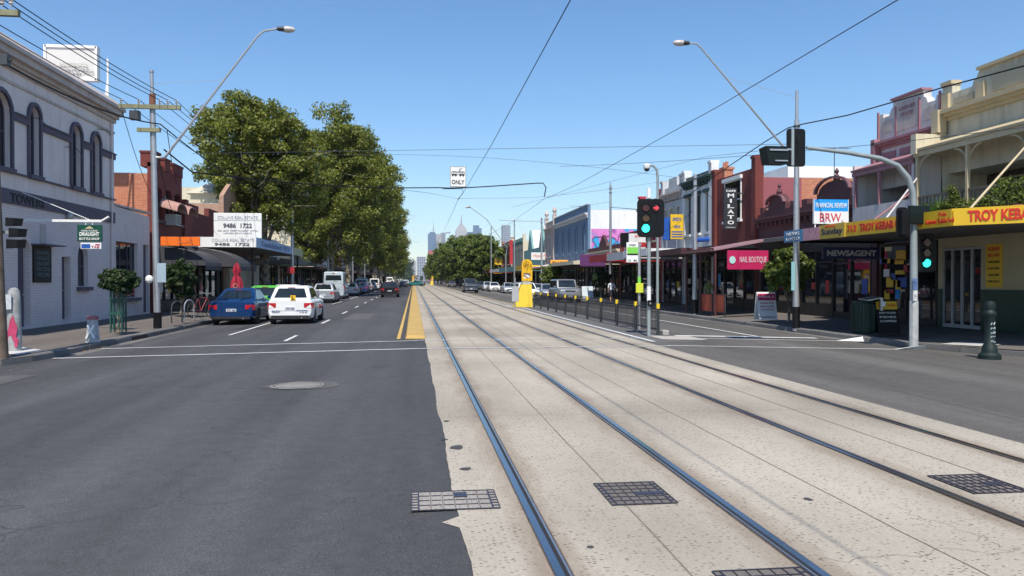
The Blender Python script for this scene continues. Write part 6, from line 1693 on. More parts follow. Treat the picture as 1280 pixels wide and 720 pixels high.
# motorcycle parked by the silver sedan
def two_wheeler(name, cat, lab, x, y, rz, wr, wb_, col_, motor):
    root = empty(name, (x, y, gz(x)+.01), lab, cat)
    for s in (-1, 1):
        m = MB(); n = 28; cxx = s*wb_/2
        m.loft([[((cxx+(wr-.02+ (.02 if not motor else .05)*math.cos(a))*math.cos(t)), (.02 if not motor else .05)*math.sin(a), wr+(wr-.02+(.02 if not motor else .05)*math.cos(a))*math.sin(t)) for a in [2*math.pi*k/6 for k in range(6)]] for t in [2*math.pi*j/n for j in range(n+1)]], cap=False)
        w_ = m.build('wheel', rubber, root, smooth=True, local=True)
        m = MB()
        for k in range(10): a = math.pi*2*k/10; m.cyl((cxx, .03*(-1)**k, wr), (cxx+(wr-.03)*math.cos(a), 0, wr+(wr-.03)*math.sin(a)), .004 if not motor else .012, n=4)
        m.cyl((cxx, -.05, wr), (cxx, .05, wr), .03); m.build('spokes', steel, w_, local=True)
    m = MB(); a = wb_/2; fr = paint('frame_'+name, col_, .35)
    bb = (-.05, 0, wr-.05); st = (-.2, 0, wr+.5); hd = (a-.20, 0, wr+.52); r = .018 if not motor else .05
    for p, q in ((bb, st), (bb, hd), (st, hd), (bb, (-a, 0, wr)), (st, (-a, 0, wr)), (hd, (a, 0, wr))): m.cyl(p, q, r, n=7)
    m.build('frame', fr, root, local=True)
    m = MB(); m.cyl(st, (-.22, 0, wr+.6), .014); m.ball((-.24, 0, wr+.64), .12, 1.3, .6, .35); m.build('saddle', black, root, smooth=True, local=True)
    m = MB(); m.tube([(a-.35, .28, wr+.68), (a-.22, .26, wr+.72), (a-.20, 0, wr+.68), (a-.22, -.26, wr+.72), (a-.35, -.28, wr+.68)], .014, 6); m.cyl(hd, (a-.20, 0, wr+.68), .015); m.build('handlebar', steel, root, local=True)
    m = MB(); m.cyl(bb, (bb[0], .09, bb[2]), .03)
    for s in (1, -1): m.box(bb[0]-.04, bb[0]+.04, s*.06, s*.15, bb[2]+s*.15-.012, bb[2]+s*.15+.012); m.cyl((bb[0], s*.05, bb[2]), (bb[0], s*.06, bb[2]+s*.15), .01)
    m.build('pedal', darksteel, root, local=True)
    if motor: 
        m = MB(); m.ball((.12, 0, wr+.5), .24, 1.3, .7, .7); m.build('fuel_tank', fr, root, smooth=True, local=True)
        m = MB(); m.box(-.2, .22, -.16, .16, wr-.1, wr+.28, .03); m.build('engine', darksteel, root, local=True)
    root.rotation_euler = (0, 0, rz); return root
p = AZ(252, 402, 0); bk = two_wheeler('bicycle', 'bicycle', 'bicycle locked upright on the left footpath beside the potted shrub', -9.05, 35.8, R_(62), .34, 1.05, (.30, .05, .06), False)
two_wheeler('motorcycle', 'motorcycle', 'red motorcycle standing at the right kerb beside the silver sedan', 13.0, 101, R_(-60), .31, 1.35, (.4, .02, .03), True)

# ================================================================== POLES, SIGNALS, WIRES
def span_z(p, q, sag, n=14):
    p, q = Vector(p), Vector(q); return [p.lerp(q, k/n)-Z1*(sag*4*(k/n)*(1-k/n)) for k in range(n+1)]
def wire(name, pts, r, m_, lab, cat='wire', group='overhead wires'):
    mb = MB(); mb.tube(pts, r, 5); o = mb.build(name, m_, base=tuple(pts[0])); tag(o, lab, cat, group); return o
def insul(mb, x, y, z): mb.lathe((x, y, z), [(.02, 0), (.02, .05), (.05, .07), (.03, .10), (.05, .13), (.02, .17)], 8)
porcelain = paint('porcelain', (.50, .48, .44), .3, .1, 8)
woodarm = paint('weathered_arm', (.26, .25, .15), .85, .3, 3)
# P1 left steel pole with timber cross-arms and lamp outreach
P1 = AZ(197, 410, gz(-8.7)); Yp1 = P1.y; zt1 = AY(187, 90, Yp1).z
def polez(v, Y, u=197): return AY(u, v, Y).z
def lamp_head(root, p, d, lab=None, s=1.0):
    """street-lamp head at p pointing along d"""
    d = Vector(d).normalized(); n = d.cross(Z1).normalized()
    f = lambda a, b, c: Vector(p)+d*a*s+n*b*s+Z1*c*s
    m = MB(); m.loft([[f(a, w_*math.cos(t), h*math.sin(t)+.0) for t in [2*math.pi*k/12 for k in range(12)]] for a, w_, h in ((0, .05, .05), (.05, .12, .085), (.26, .14, .10), (.30, .15, .10))]); hd = m.build('lamp_housing', darksteel, root, smooth=True)
    m = MB(); m.loft([[f(a, w_*math.cos(t), h*math.sin(t)-.01) for t in [2*math.pi*k/12 for k in range(12)]] for a, w_, h in ((.305, .16, .12), (.45, .17, .13), (.62, .14, .11), (.72, .06, .05))]); m.build('lamp_lens', paint('lamp_bowl', (.55, .50, .46), .15, .1, 6), hd, smooth=True)
    return hd
x1, y1 = P1.x, P1.y
root = empty('power_pole', (x1, y1, gz(x1)), 'steel street pole with timber cross-arms in front of the left brick shops', 'pole')
m = MB(); zz = [polez(v, Yp1) for v in (380, 205, 150, 118, 90)]
m.tube([(x1, y1, gz(x1)-.1), (x1-.02, y1, zz[0]), (x1-.10, y1, zz[1])], [.115, .11, .095], 14); m.tube([(x1-.10, y1, zz[1]), (x1-.14, y1, zz[3])], [.10, .09], 12); m.tube([(x1-.14, y1, zz[3]), (x1-.16, y1, zz[4])], [.06, .06], 10)
m.lathe((x1-.16, y1, 0), [(.08, zz[4]-.02), (.08, zz[4]+.05)], 10)
m.build('shaft', steel, root, smooth=True)
m = MB(); m.lathe((x1, y1, 0), [(.135, gz(x1)), (.135, polez(391, Yp1)), (.12, polez(391, Yp1)+.02)], 14); m.build('black_base', black, root)
rust = paint('rust_band', (.22, .09, .05), .8, .3, 5)
m = MB(); m.lathe((x1-.135, y1, 0), [(.105, polez(136, Yp1)), (.105, polez(118, Yp1))], 12); m.build('rust_band', rust, root)
def cross(root, u0, u1, v, Y, th=.13, pins=()):
    a, b = AY(u0, v, Y), AY(u1, v, Y); m = MB(); m.box(a.x, b.x, Y-.18, Y-.06, a.z-th/2, a.z+th/2); arm = m.build('cross_arm', woodarm, root); m = MB()
    out = []
    for u in pins: q = AY(u, v, Y); insul(m, q.x, Y-.12, a.z+th/2); out.append(Vector((q.x, Y-.12, a.z+th/2+.17)))
    if pins: m.build('insulator', porcelain, arm)
    return out
pinsU = (153, 175, 201, 211, 222)
pins1 = cross(root, 150, 227, 133.5, Yp1, .14, pinsU)
cross(root, 173, 202, 163, Yp1, .13); 
m = MB(); q = AY(171, 140, Yp1); m.box(q.x-.15, q.x+.15, Yp1-.3, Yp1-.05, q.z-.30, q.z+.0); m.build('fuse_box', darksteel, root)
p = AY(206, 197, Yp1); q = AY(325, 41, Yp1)
m = MB(); tip = AY(346, 36, Yp1); m.tube([(x1-.05, y1, p.z), p, p.lerp(q, .5), q-(q-p)*.03, q+Vector((.12, 0, .06)), tip], [.05, .045, .04, .035, .035, .035], 8); m.tube([p.lerp(q, .62), (x1-.14, y1, zz[4]-.4)], .008, 4); m.build('lamp_arm', steel, root, smooth=True)
lamp_head(root, tip, (1, 0, 0), s=.85)
# posters on pole
m = MB(); q = AY(203, 340, Yp1); m.box(q.x-.13, q.x+.16, Yp1-.16, Yp1-.14, q.z-.35, q.z+.3); m.build('parking_sign', paint('pale_blue_sheet', (.35, .45, .52), .5), root)
q = AY(187, 349, Yp1); m = MB(); m.ball((q.x, Yp1-.05, q.z), .13, 1, .8, 1.1); m.build('wrapped_box', white, root)
# P0 near timber pole, partly out of frame
x0, y0 = AZ(8, 447, -.0).x, 17.9
root = empty('timber_pole', (x0, y0, gz(x0)), 'thick weathered timber pole at the left edge of the view', 'pole')
wood = paint('weathered_wood', (.17, .125, .09), .9, .4, 4)
tl = AY(-9, 225, y0); 
m = MB(); m.tube([(x0-.03, y0, gz(x0)-.1), (x0-.09, y0, 1.4), tl, AY(-22, 15, y0), AY(-24, -40, y0)], [.175, .165, .14, .12, .11], 14); m.build('shaft', wood, root, smooth=True)
m = MB(); a, b = AY(-70, 16, y0), AY(28, 14, y0); m.box(a.x, b.x, y0-.2, y0-.08, a.z-.06, a.z+.06); arm = m.build('cross_arm', woodarm, root)
m = MB(); pin0 = []
for u in (-64, -50, -5, 7, 18): q = AY(u, 15, y0); insul(m, q.x, y0-.14, q.z+.06); pin0.append(Vector((q.x, y0-.14, q.z+.23)))
m.build('insulator', porcelain, arm)
m = MB(); q = AY(6, 75, y0); m.cyl((tl.x, y0, q.z), (q.x+.15, y0-.05, q.z-.02), .03); m.box(q.x-.05, q.x+.1, y0-.12, y0+.03, q.z-.12, q.z+.1); m.build('side_bracket', darksteel, root)
# signal heads strapped on the timber pole
root = empty('traffic_signal', (x0, y0, 2.4), 'black signal heads strapped to the timber pole at the left edge', 'traffic signal')
for (u0, v0, u1, v1, ang) in ((8, 272, 19, 283, 1), (12, 285, 24, 297, 0), (9, 299, 23, 311, 0)):
    a, b = AY(u0, v0, y0+.1), AY(u1, v1, y0+.1); h = a.z-b.z
    m = MB(); m.hexa([(a.x, y0+.05, b.z), (b.x-.02, y0+.05, b.z+.01), (b.x, y0+.05, a.z-.01), (a.x, y0+.05, a.z)], [(a.x, y0+.4, b.z+.02), (b.x, y0+.4, b.z+.03), (b.x+.03, y0+.4, a.z), (a.x, y0+.4, a.z)]); m.build('visor_head', black, root)
q = AY(14, 290, y0); MB().box(tl.x, q.x, y0+.1, y0+.16, q.z-.03, q.z+.03).build('clamp', steel, root)
# graffiti stub pole and pit cabinet in front of it
p = AZ(26, 446, gz(-8.2)); root = empty('painted_bollard', (p.x, p.y-.3, gz(p.x)), 'grey stub pole with pink paint and a white poster beside the timber pole', 'bollard')
px, py = p.x, p.y-.3
m = MB(); m.lathe((px, py, 0), [(.16, gz(px)-.1), (.155, .1), (.14, 1.10), (.12, 1.38), (.08, 1.45), (.02, 1.47)], 16); m.build('post', paint('grey_stub', (.33, .34, .34), .8, .35, 7), root, smooth=True)
m = MB(); r_ = random.Random(2)
m.box(px-.17, px-.01+.04, py-.20, py-.165, .98, 1.32); m.build('poster', paint('paper_poster', (.55, .57, .60), .7, .25, 9), root)
m = MB(); pts = [(-.13, .10), (.12, .12), (.155, .28), (.10, .36), (.13, .55), (.04, .85), (-.02, .70), (-.06, .52), (-.14, .40)]
m.hexa([(px+a, py-.163+abs(a)*.3, b) for a, b in pts], [(px+a, py-.175+abs(a)*.3, b) for a, b in pts]); m.build('paint_patch', paint('pink_paint', (.50, .05, .13), .7, .3, 7), root)
# P2 right steel pole with lamp
def simple_pole(x, y, zt, lab, r=.10, black_h=.75, ext=None, rz=0):
    g = gz(x); root = empty('tram_pole', (x, y, g), lab, 'pole', 'steel poles along the right kerb')
    m = MB(); m.tube([(x, y, g-.1), (x, y, g+2), (x, y, zt)], [r*1.2, r*1.1, r*.8], 14)
    if ext: m.tube([(x, y, zt), (x, y, ext)], [r*.55, r*.5], 10)
    m.build('shaft', steel, root, smooth=True)
    m = MB(); m.lathe((x, y, 0), [(r*1.32, g), (r*1.3, g+black_h)], 14); m.build('black_base', black, root)
    m = MB(); 
    for z in (zt-.25, zt-.6): m.lathe((x, y, 0), [(r*1.15, z), (r*1.15, z+.06)], 12)
    m.build('collar', darksteel, root)
    return root
P2 = AZ(995, 410, gz(13.6)); Y2 = P2.y; zt2 = AY(994, 150, Y2).z
r2 = simple_pole(P2.x, Y2, zt2, 'tall steel pole with a long lamp outreach, nearest on the right kerb', .10, .75, AY(994, 113, Y2).z)
a = AY(978, 182, Y2); b = AY(873, 56, Y2); tip = AY(862, 54, Y2)
m = MB(); m.tube([(P2.x, Y2, a.z-.45), a, a.lerp(b, .5), b+(a-b)*.03, b+Vector((-.06, 0, .03)), tip], [.045, .04, .035, .03, .03, .03], 8); m.tube([a.lerp(b, .68), (P2.x, Y2, AY(994, 122, Y2).z)], .008, 4); m.build('lamp_arm', steel, r2, smooth=True)
lamp_head(r2, tip, (-1, 0, 0), s=.8)
m = MB(); q = AY(992, 345, Y2); m.box(q.x-.16, q.x-.02, Y2-.16, Y2-.14, q.z-.5, q.z+.5); m.build('parking_sign', paint('aqua_sign', (.25, .48, .52), .5, .1), r2)
P3 = AZ(868.5, 392, gz(13.6)); Y3 = P3.y; r3_ = simple_pole(P3.x, Y3, AY(868, 218, Y3).z, 'steel pole beside the orange screens', .11, .7)
P4 = AZ(763, 376, gz(13.4)); Y4 = P4.y; simple_pole(P4.x, Y4, AY(763, 232, Y4).z, 'steel pole behind the woman in a white shirt', .11, .7, AY(763, 228, Y4).z)
for u, v, vt, lb in ((677, 371.5, 272, 'steel pole right of the yellow beacon'), (643, 369, 275, 'steel pole left of the yellow beacon'), (614, 364.5, 283, 'steel pole near the small yellow board'), (600.5, 362, 312, 'far steel pole before the trees')):
    p = AZ(u, v, gz(13.4)); Y = 13.6/ (p.x/p.y) if False else p.y
    simple_pole(13.6, YX(u, 13.6), AX(u, vt, 13.6).z, lb, .10, .7)
# left side poles further on
def left_pole(u, x, vt, lab, arms=True, r=.11):
    Y = YX(u, x); zt = AX(u, vt, x).z; g = gz(x); root = empty('power_pole', (x, Y, g), lab, 'pole', 'power poles along the left kerb')
    m = MB(); m.tube([(x, Y, g-.1), (x, Y, zt)], [r*1.2, r*.8], 10); m.build('shaft', steel, root, smooth=True)
    if arms:
        m = MB(); m.box(x-1.2, x+1.2, Y-.1, Y+.02, zt-.5, zt-.38); m.box(x-.8, x+.8, Y-.1, Y+.02, zt-1.25, zt-1.15); ar = m.build('cross_arm', woodarm, root)
        m = MB(); 
        for k in (-1.1, -.6, .6, 1.1): insul(m, x+k, Y-.04, zt-.38)
        m.build('insulator', porcelain, ar)
    return Vector((x, Y, zt))
lp5 = left_pole(365.5, -8.75, 236, 'power pole with cross-arms in front of the big plane tree')
for u, vt, lb in ((410, 300, 'grey pole behind the white van'), (441, 310, 'thin grey pole behind the parked sedans'), (456, 318, 'grey pole near the four-wheel drive with roof racks'), (470, 322, 'far grey pole under the plane trees')): left_pole(u, -8.75, vt, lb, False)
# power lines P0 -> P1 -> P5
for k, (a, b) in enumerate(zip(pin0, pins1)):
    wire('power_line', span_z(a, b, .10), .012, wirem, ['outermost left', 'second left', 'middle', 'second right', 'outermost right'][k]+' power line running to the steel pole cross-arm', group='power lines on the left')
    c = Vector((lp5.x+(-1.1, -.6, .6, 1.1, 1.1)[k], lp5.y, lp5.z-.2-(.0 if k < 4 else .8)))
    wire('power_line', span_z(b, c, .5), .012, wirem, ['outermost left', 'second left', 'middle', 'second right', 'outermost right'][k]+' power line running on from the steel pole to the tree', group='power lines on the left')
# bundled aerial cable low: hotel cornice - pole - trees
a, b, c = AY(-5, 50, 18.2), AY(183, 163, Yp1-.2), AX(300, 250, -10.0)
wire('aerial_cable', span_z(AY(-4, 74, 18.3), AY(200, 155, Yp1-.15), .25), .022, wirem, 'thick black cable passing along the hotel cornice to the pole')
wire('aerial_cable', span_z(AY(200, 155, Yp1-.15), Vector((lp5.x+.3, lp5.y, lp5.z-1.1)), .6), .022, wirem, 'thick black cable from the pole down into the plane tree')
wire('service_wire', span_z(AY(153, 140, Yp1-.15), Vector((XL+.1, 41, 5.2)), .5), .012, wirem, 'thin service wire dropping from the cross-arm to the red brick shop')
wire('service_wire', span_z(AY(209, 163, Yp1-.15), Vector((XL+.1, 44, 6.6)), .4), .014, wirem, 'service wire dropping behind the lamp arm to the brick parapet')
wire('service_wire', span_z(AY(197, 190, Yp1), Vector((XL+.1, 43.4, 5.0)), .4), .012, wirem, 'service wire from the pole shaft to the shop sign hoods')
wire('service_wire', span_z(lp5-Z1*1.3, (-8.9, 48, 4.6), .4), .012, wireg, 'pale service wire from the second power pole to the billboard')
# contact wires over the two tracks
zc = 5.6
def poly_wire(pxs, z, r, m_, lab, ext_far=True, cat='tram wire'):
    P = [AZ(u, v, z) for u, v in pxs]
    first = P[0]+(P[0]-P[1])*2.0
    far_ = P[-1]; last = Vector((far_.x*.6+.4*(1.54 if far_.x < 3 else 4.78), 190, z))
    pts = [first]+P+[last]; o = []
    for a, b in zip(pts, pts[1:]): o += [a.lerp(b, k/3) for k in range(3)]
    o.append(pts[-1]); return wire('contact_wire', o, r, m_, lab, cat, 'tram contact wires')
poly_wire([(713, 0), (615, 180), (582, 236), (572, 251), (556, 287)], zc, .0085, wirem, 'left tram contact wire rising out of the top of the view')
poly_wire([(1122, 0), (900, 132), (720, 231.5), (680, 249), (641, 277), (607, 296)], zc, .0085, wirem, 'right tram contact wire crossing diagonally towards the street end')
# span carrying the tram-only sign
Ys = 39.0
L1 = AY(240, 215, Yp1+.4); S = [AY(480, 235, Ys), AY(545, 234.5, Ys), AY(562, 235, Ys), AY(583, 234.5, Ys), AY(611, 233, Ys), AY(640, 231, Ys), AY(673, 228.8, Ys), AY(679, 229, Ys), AY(682.5, 234, Ys), AY(680.5, 246, Ys)]
pstart = AY(205, 187, Yp1); mids = [AY(u, v, Yp1+(Ys-Yp1)*t) for u, v, t in ((240, 215, .15), (300, 222, .38), (365, 228.5, .62), (425, 233, .82))]
wire('feeder_cable', [pstart]+mids+S, .028, wirem, 'thick black feeder cable carrying the tram-only sign, curling down at its right end')

# the tram-only sign on the feeder cable
za, zb = AY(572, 208, Ys).z, AY(572, 234, Ys).z; xa, xb = AY(562.5, 220, Ys).x, AY(582.5, 220, Ys).x
tsn = empty('tram_only_sign', ((xa+xb)/2, Ys, zb), 'white tram only sign fixed on the cable high above the tracks', 'sign')
MB().box(xa, xb, Ys-.05, Ys-.02, zb, za, .008).build('board', white, tsn)
h_, w_, cxx = za-zb, xb-xa, (xa+xb)/2; sb = paint('sign_black', (.015, .015, .015), .5)
m = MB()
for (a, b, c, d) in ((xa, xb, za-.03, za-.012), (xa, xb, zb+.012, zb+.03), (xa+.004, xa+.024, zb+.03, za-.03), (xb-.024, xb-.004, zb+.03, za-.03)): m.box(a, b, Ys-.056, Ys-.051, c, d)
m.build('border', sb, tsn)
text('ONLY', w_*.80, h_*.21, (cxx, Ys-.058, zb+h_*.24), XP, Z1, sb, tsn, bold=.02)
m = MB(); y_ = Ys-.056
def R2(a, b, c, d): m.box(cxx+a*w_, cxx+b*w_, y_, y_+.004, zb+c*h_, zb+d*h_)
for s_ in (-1, 1):
    q0, q1 = sorted((s_*.07, s_*.40)); R2(q0, q1, .56, .63); R2(q0, q1, .71, .75)
    for k in range(4): t = q0+(q1-q0)*k/3; R2(t-.015, t+.015, .63, .71)
    for t in (.14, .33): m.hexa([(cxx+(s_*t+.05*math.cos(a))*w_, y_, zb+.545*h_+.05*w_*math.sin(a)) for a in [k*.785 for k in range(8)]], [(cxx+(s_*t+.05*math.cos(a))*w_, y_+.004, zb+.545*h_+.05*w_*math.sin(a)) for a in [k*.785 for k in range(8)]])
R2(-.07, .07, .58, .60); R2(-.07, .07, .70, .73)
m.cyl((cxx+.02*w_, y_, zb+.75*h_), (cxx+.14*w_, y_, zb+.82*h_), .012, n=4); m.cyl((cxx+.14*w_, y_, zb+.82*h_), (cxx+.10*w_, y_, zb+.86*h_), .012, n=4); m.cyl((cxx+.08*w_, y_, zb+.86*h_), (cxx+.26*w_, y_, zb+.89*h_), .012, n=4)
m.build('tram_symbol', sb, tsn)
wire('span_wire', [AY(500, 237, Ys), AY(535, 241, Ys+.2), AY(570, 248, Ys), AY(640, 247.5, Ys), AY(680, 246, Ys), AY(760, 237, Ys), AY(868, 221, Y3)], .009, wireg, 'thin span wire under the feeder cable')
wire('span_wire', [AY(553, 236, Ys), AY(578, 236, Ys), AY(579, 241, Ys), AY(572, 250, Ys)], .016, wirem, 'short curled dropper below the tram-only sign')
wire('span_wire', span_z(AY(240, 192, 45), AY(1000, 180, Y2), .0), .009, wireg, 'upper span wire crossing the street to the nearest right pole')
wire('span_wire', span_z(AY(300, 203, 62), AY(868, 225, Y3), -.9), .009, wireg, 'lower span wire crossing the street to the second right pole')
wire('span_wire', [AY(700, 262, 56), AY(763, 252, Y4)], .009, wireg, 'short span from the contact wire to the pole behind the woman')
# catenary brackets on right: black wires from right edge
e0 = AY(1300, 77, 17.5)
wire('feeder_cable', [e0, AY(1180, 109, 21.5), AY(1060, 144, 24.5), AY(1004, 155, Y2-.1), AY(985, 160, Y2+.4), AY(955, 178, Y2+3.0), AY(905, 212, 33.5), AY(858, 246, 39), AY(800, 262, 44), AY(763, 259, Y4)], .020, wirem, 'thick black feeder cable coming in from the right edge past the mast-arm signals')
wire('span_wire', span_z(AY(640, 259, 60), AY(882, 196, 42), .0)+span_z(AY(882, 196, 42), AY(1000, 183, Y2), .0)[1:], .009, wireg, 'thin span wire joining at the small clip above the white shop')
wire('span_wire', span_z(AY(700, 208, 40), AY(1100, 180, 23), .1), .009, wireg, 'thin wire crossing behind the mast-arm signals')
wire('span_wire', [AY(1120, 178, 23), AY(1290, 158, 18)], .010, wireg, 'thin wire passing in front of the yellow balcony roof')
wire('service_wire', span_z(AY(868, 232, Y3), AY(925, 265, 41), .1), .01, wirem, 'thin wire from the second right pole to the brick cafe')
wire('service_wire', span_z(AY(868, 262, Y3), AY(830, 290, 50), .1), .01, wirem, 'thin wire sagging from the second right pole towards the grey shop')
# bracket arm over the street on far pole
p = AX(677, 277, 13.6); q = AX(640, 276, 9.5)
m = MB(); m.cyl((13.6, YX(677, 13.6), p.z), (9.0, YX(677, 13.6), p.z+.1), .03, n=6); m.build('bracket_arm', steel, base=(13.6, YX(677, 13.6), p.z), label='horizontal bracket arm reaching out over the right lane', cat='bracket')
# far lamps over street
root = empty('street_lamp', (13.6, 118, gz(13.6)), 'distant street lamp with a long slanting outreach above the far trees', 'street lamp')
m = MB(); m.cyl((13.6, 118, gz(13.6)), (13.6, 118, 5.5), .09, n=8); a = AY(634, 285+25, 118); b = AY(604, 262+12, 118)
m.tube([(13.6, 118, 5.2), (a.x, 118, a.z), (b.x+.5, 118, b.z), AY(588, 259, 118)], .05, 6); m.build('shaft', steel, root); lamp_head(root, AY(588, 259, 118), (-1, 0, 0), s=1.1)
# mast-arm pole with signals
Pm = AZ(1142, 430, gz(13.3)); xm, ym = Pm.x, Pm.y
root = empty('mast_arm_pole', (xm, ym, gz(xm)), 'curved grey mast-arm signal pole at the right kerb', 'traffic signal pole')
galv = paint('grey_green_steel', (.33, .37, .37), .45, .12, 4, .3, .1)
A = [AY(1142, 262, ym), AY(1141, 240, ym), AY(1135, 222, ym), AY(1122, 207, ym), AY(1100, 198, ym), AY(1060, 191, ym), AY(1008, 184.5, ym)]
m = MB(); m.tube([(xm, ym, gz(xm)-.1), (xm, ym, 1.2)]+A, [.10, .10, .085, .08, .078, .07, .065, .055, .045], 12); m.build('mast', galv, root, smooth=True)
m = MB(); m.lathe((xm, ym, 0), [(.112, gz(xm)-.05), (.112, AY(1142, 377, ym).z), (.10, AY(1142, 377, ym).z+.02)], 8); m.build('base_sleeve', paint('pale_sleeve', (.42, .43, .42), .7, .25, 6), root)
for (va, vb, mm, nm) in ((348, 362, P_bluf, 'sticker'), (363, 376, white, 'sticker')):
    q, s = AY(1142, va, ym), AY(1142, vb, ym); MB().box(xm-.10, xm+.02, ym-.12, ym-.10, s.z, q.z).build(nm, paint('sticker_mix_%d' % va, (.10, .16, .35) if va == 348 else (.6, .6, .6), .6, .6, 12), root)
lensred = paint('dark_red_lens', (.06, .008, .008), .2); lensamb = paint('dark_amber_lens', (.07, .03, .008), .2)
Egreen = emis('green_aspect', (.03, .95, .72), 2.2); Ered = emis('red_aspect', (1.0, .03, .05), 2.6)
def signal_head(root, x, y, z, h, cols=(('off', 'off', 'green'),), board=True, rz=0, face=1, bw=None, arrow=False):
    """three-aspect head(s); face=+1 shows lenses to the viewer (towards -y)"""
    c = len(cols); cell = h/3.0*.80; W_ = c*cell*1.02; bw = bw or W_+cell*.9
    hd = empty('tmp', (0, 0, 0)); bpy.data.objects.remove(hd)
    m = MB(); 
    if board:
        r = cell*.45; P = []
        for (sx, sz, t0) in ((1, 1, 0), (-1, 1, 90), (-1, -1, 180), (1, -1, 270)):
            for k in range(5): t = R_(t0+k*22.5); P.append((x+sx*(bw/2-r)+r*math.cos(t), z+sz*(h/2-r)+r*math.sin(t)))
        m.hexa([(p, y-.012*face, q) for p, q in P], [(p, y+.012*face, q) for p, q in P])
        m.build('target_board', black, root)
    m = MB(); m.box(x-W_/2, x+W_/2, y-.0, y+face*.20, z-h*.41, z+h*.41, .015); hb = m.build('housing', black, root)
    for i, ccol in enumerate(cols):
        for j, st in enumerate(ccol):
            if st is None: continue
            cx_ = x+(i-(c-1)/2)*cell*1.02; cz = z+(1-j)*cell; yy = y-face*.016; R = cell*.40
            m = MB(); n = 18
            m.hexa([(cx_+R*math.cos(2*math.pi*k/n), yy, cz+R*math.sin(2*math.pi*k/n)) for k in range(n)], [(cx_+R*.9*math.cos(2*math.pi*k/n), yy-face*.03, cz+R*.9*math.sin(2*math.pi*k/n)) for k in range(n)])
            if st == 'arrow':
                m.build('lens', lensred, root)
                m = MB(); s = R*.62; yy2 = yy-face*.034
                for q_ in ([(-s, .16*s), (-s, -.16*s), (s*.5, -.16*s), (s*.5, .16*s)], [(s, 0), (-.05*s, .85*s), (-.05*s, .5*s), (s*.55, 0)], [(s, 0), (s*.55, 0), (-.05*s, -.5*s), (-.05*s, -.85*s)]):
                    m.face([(cx_+a, yy2, cz+b) for a, b in q_])
                m.build('lit_arrow', Ered, root)
            else: m.build('lens', {'off': lensred, 'amb': lensamb, 'green': Egreen, 'red': Ered}[st], root)
            m = MB(); V = []
            for k in range(13):
                t = math.pi*(.06+.88*k/12); V.append((cx_+R*1.08*math.cos(t), cz+R*1.08*math.sin(t)))
            for p, q in zip(V, V[1:]): m.hexa([(p[0], yy, p[1]), (q[0], yy, q[1]), (cx_+(q[0]-cx_)*.95, yy, cz+(q[1]-cz)*.95), (cx_+(p[0]-cx_)*.95, yy, cz+(p[1]-cz)*.95)],
                                              [(p[0], yy-face*.07, p[1]), (q[0], yy-face*.07, q[1]), (cx_+(q[0]-cx_)*.95, yy-face*.07, cz+(q[1]-cz)*.95), (cx_+(p[0]-cx_)*.95, yy-face*.07, cz+(p[1]-cz)*.95)])
            m.build('visor', black, root)
# head on the mast pole facing the viewer with green lit
a, b = AY(1158, 305, ym), AY(1158, 333, ym)
gr = empty('traffic_signal', (a.x, ym, b.z-.1), 'three-light signal showing green on the right mast pole', 'traffic signal')
p0, p1 = AY(1150, 296, ym+.05), AY(1170, 339, ym+.05)
signal_head(gr, AY(1158.5, 320, ym).x, ym+.02, AY(1158, 316, ym).z, (p0.z-p1.z)*1.12, (('off', 'amb', 'green'),), bw=(p1.x-p0.x)*1.15)
gr2 = empty('traffic_signal', (AY(1127, 280, ym).x, ym, 3), 'signal head seen from behind on the left of the mast pole', 'traffic signal')
p0, p1 = AY(1121, 259, ym), AY(1134, 298, ym); signal_head(gr2, (p0.x+p1.x)/2, ym, (p0.z+p1.z)/2, p0.z-p1.z, (('off', 'amb', 'off'),), face=-1, bw=(p1.x-p0.x)*1.1)
gr3 = empty('traffic_signal', (AY(1148, 268, ym).x, ym, 3.2), 'square black signal board facing the side street on the mast pole', 'traffic signal')
p0, p1 = AY(1135, 257, ym-.14), AY(1161, 280, ym-.14)
MB().box(p0.x, p1.x, ym-.20, ym-.12, p1.z, p0.z, .01).build('target_board', paint('green_black_board', (.006, .012, .011), .5, spec=.25), gr3)
MB().box((p0.x+p1.x)/2-.1, (p0.x+p1.x)/2+.1, ym-.115, ym+.1, p1.z+.05, p0.z-.05).build('housing', black, gr3)
# heads at the arm tip, seen from behind, and the angled one left of it
yt = ym; p0, p1 = AY(985, 160, yt), AY(1008, 208, yt)
g4 = empty('traffic_signal', ((p0.x+p1.x)/2, yt, p1.z), 'large signal board seen from behind at the tip of the mast arm', 'traffic signal')
m = MB(); r = .08; P = []
for (sx, sz, t0) in ((1, 1, 0), (-1, 1, 90), (-1, -1, 180), (1, -1, 270)):
    for k in range(5): t = R_(t0+k*22.5); P.append(((p0.x+p1.x)/2+sx*((p1.x-p0.x)/2-r)+r*math.cos(t), (p0.z+p1.z)/2+sz*((p0.z-p1.z)/2-r)+r*math.sin(t)))
m.hexa([(p, yt+.06, q) for p, q in P], [(p, yt+.09, q) for p, q in P]); m.build('target_board', black, g4)
m = MB(); m.box(p0.x+.10, p0.x+.17, yt-.0, yt+.05, p1.z+.02, p0.z-.02); m.build('bracket', galv, g4)
m = MB(); m.tube([(p0.x+.25, yt-.01, p0.z-.2), (p0.x+.30, yt-.06, p0.z-.35), (p0.x+.24, yt-.02, p0.z-.6)], .012, 5); m.build('loom', wirem, g4)
q0, q1 = AY(955, 183, yt), AY(984, 206, yt)
g5 = empty('traffic_signal', ((q0.x+q1.x)/2, yt, q1.z), 'boxy black signal turned sideways left of the mast arm tip', 'traffic signal')
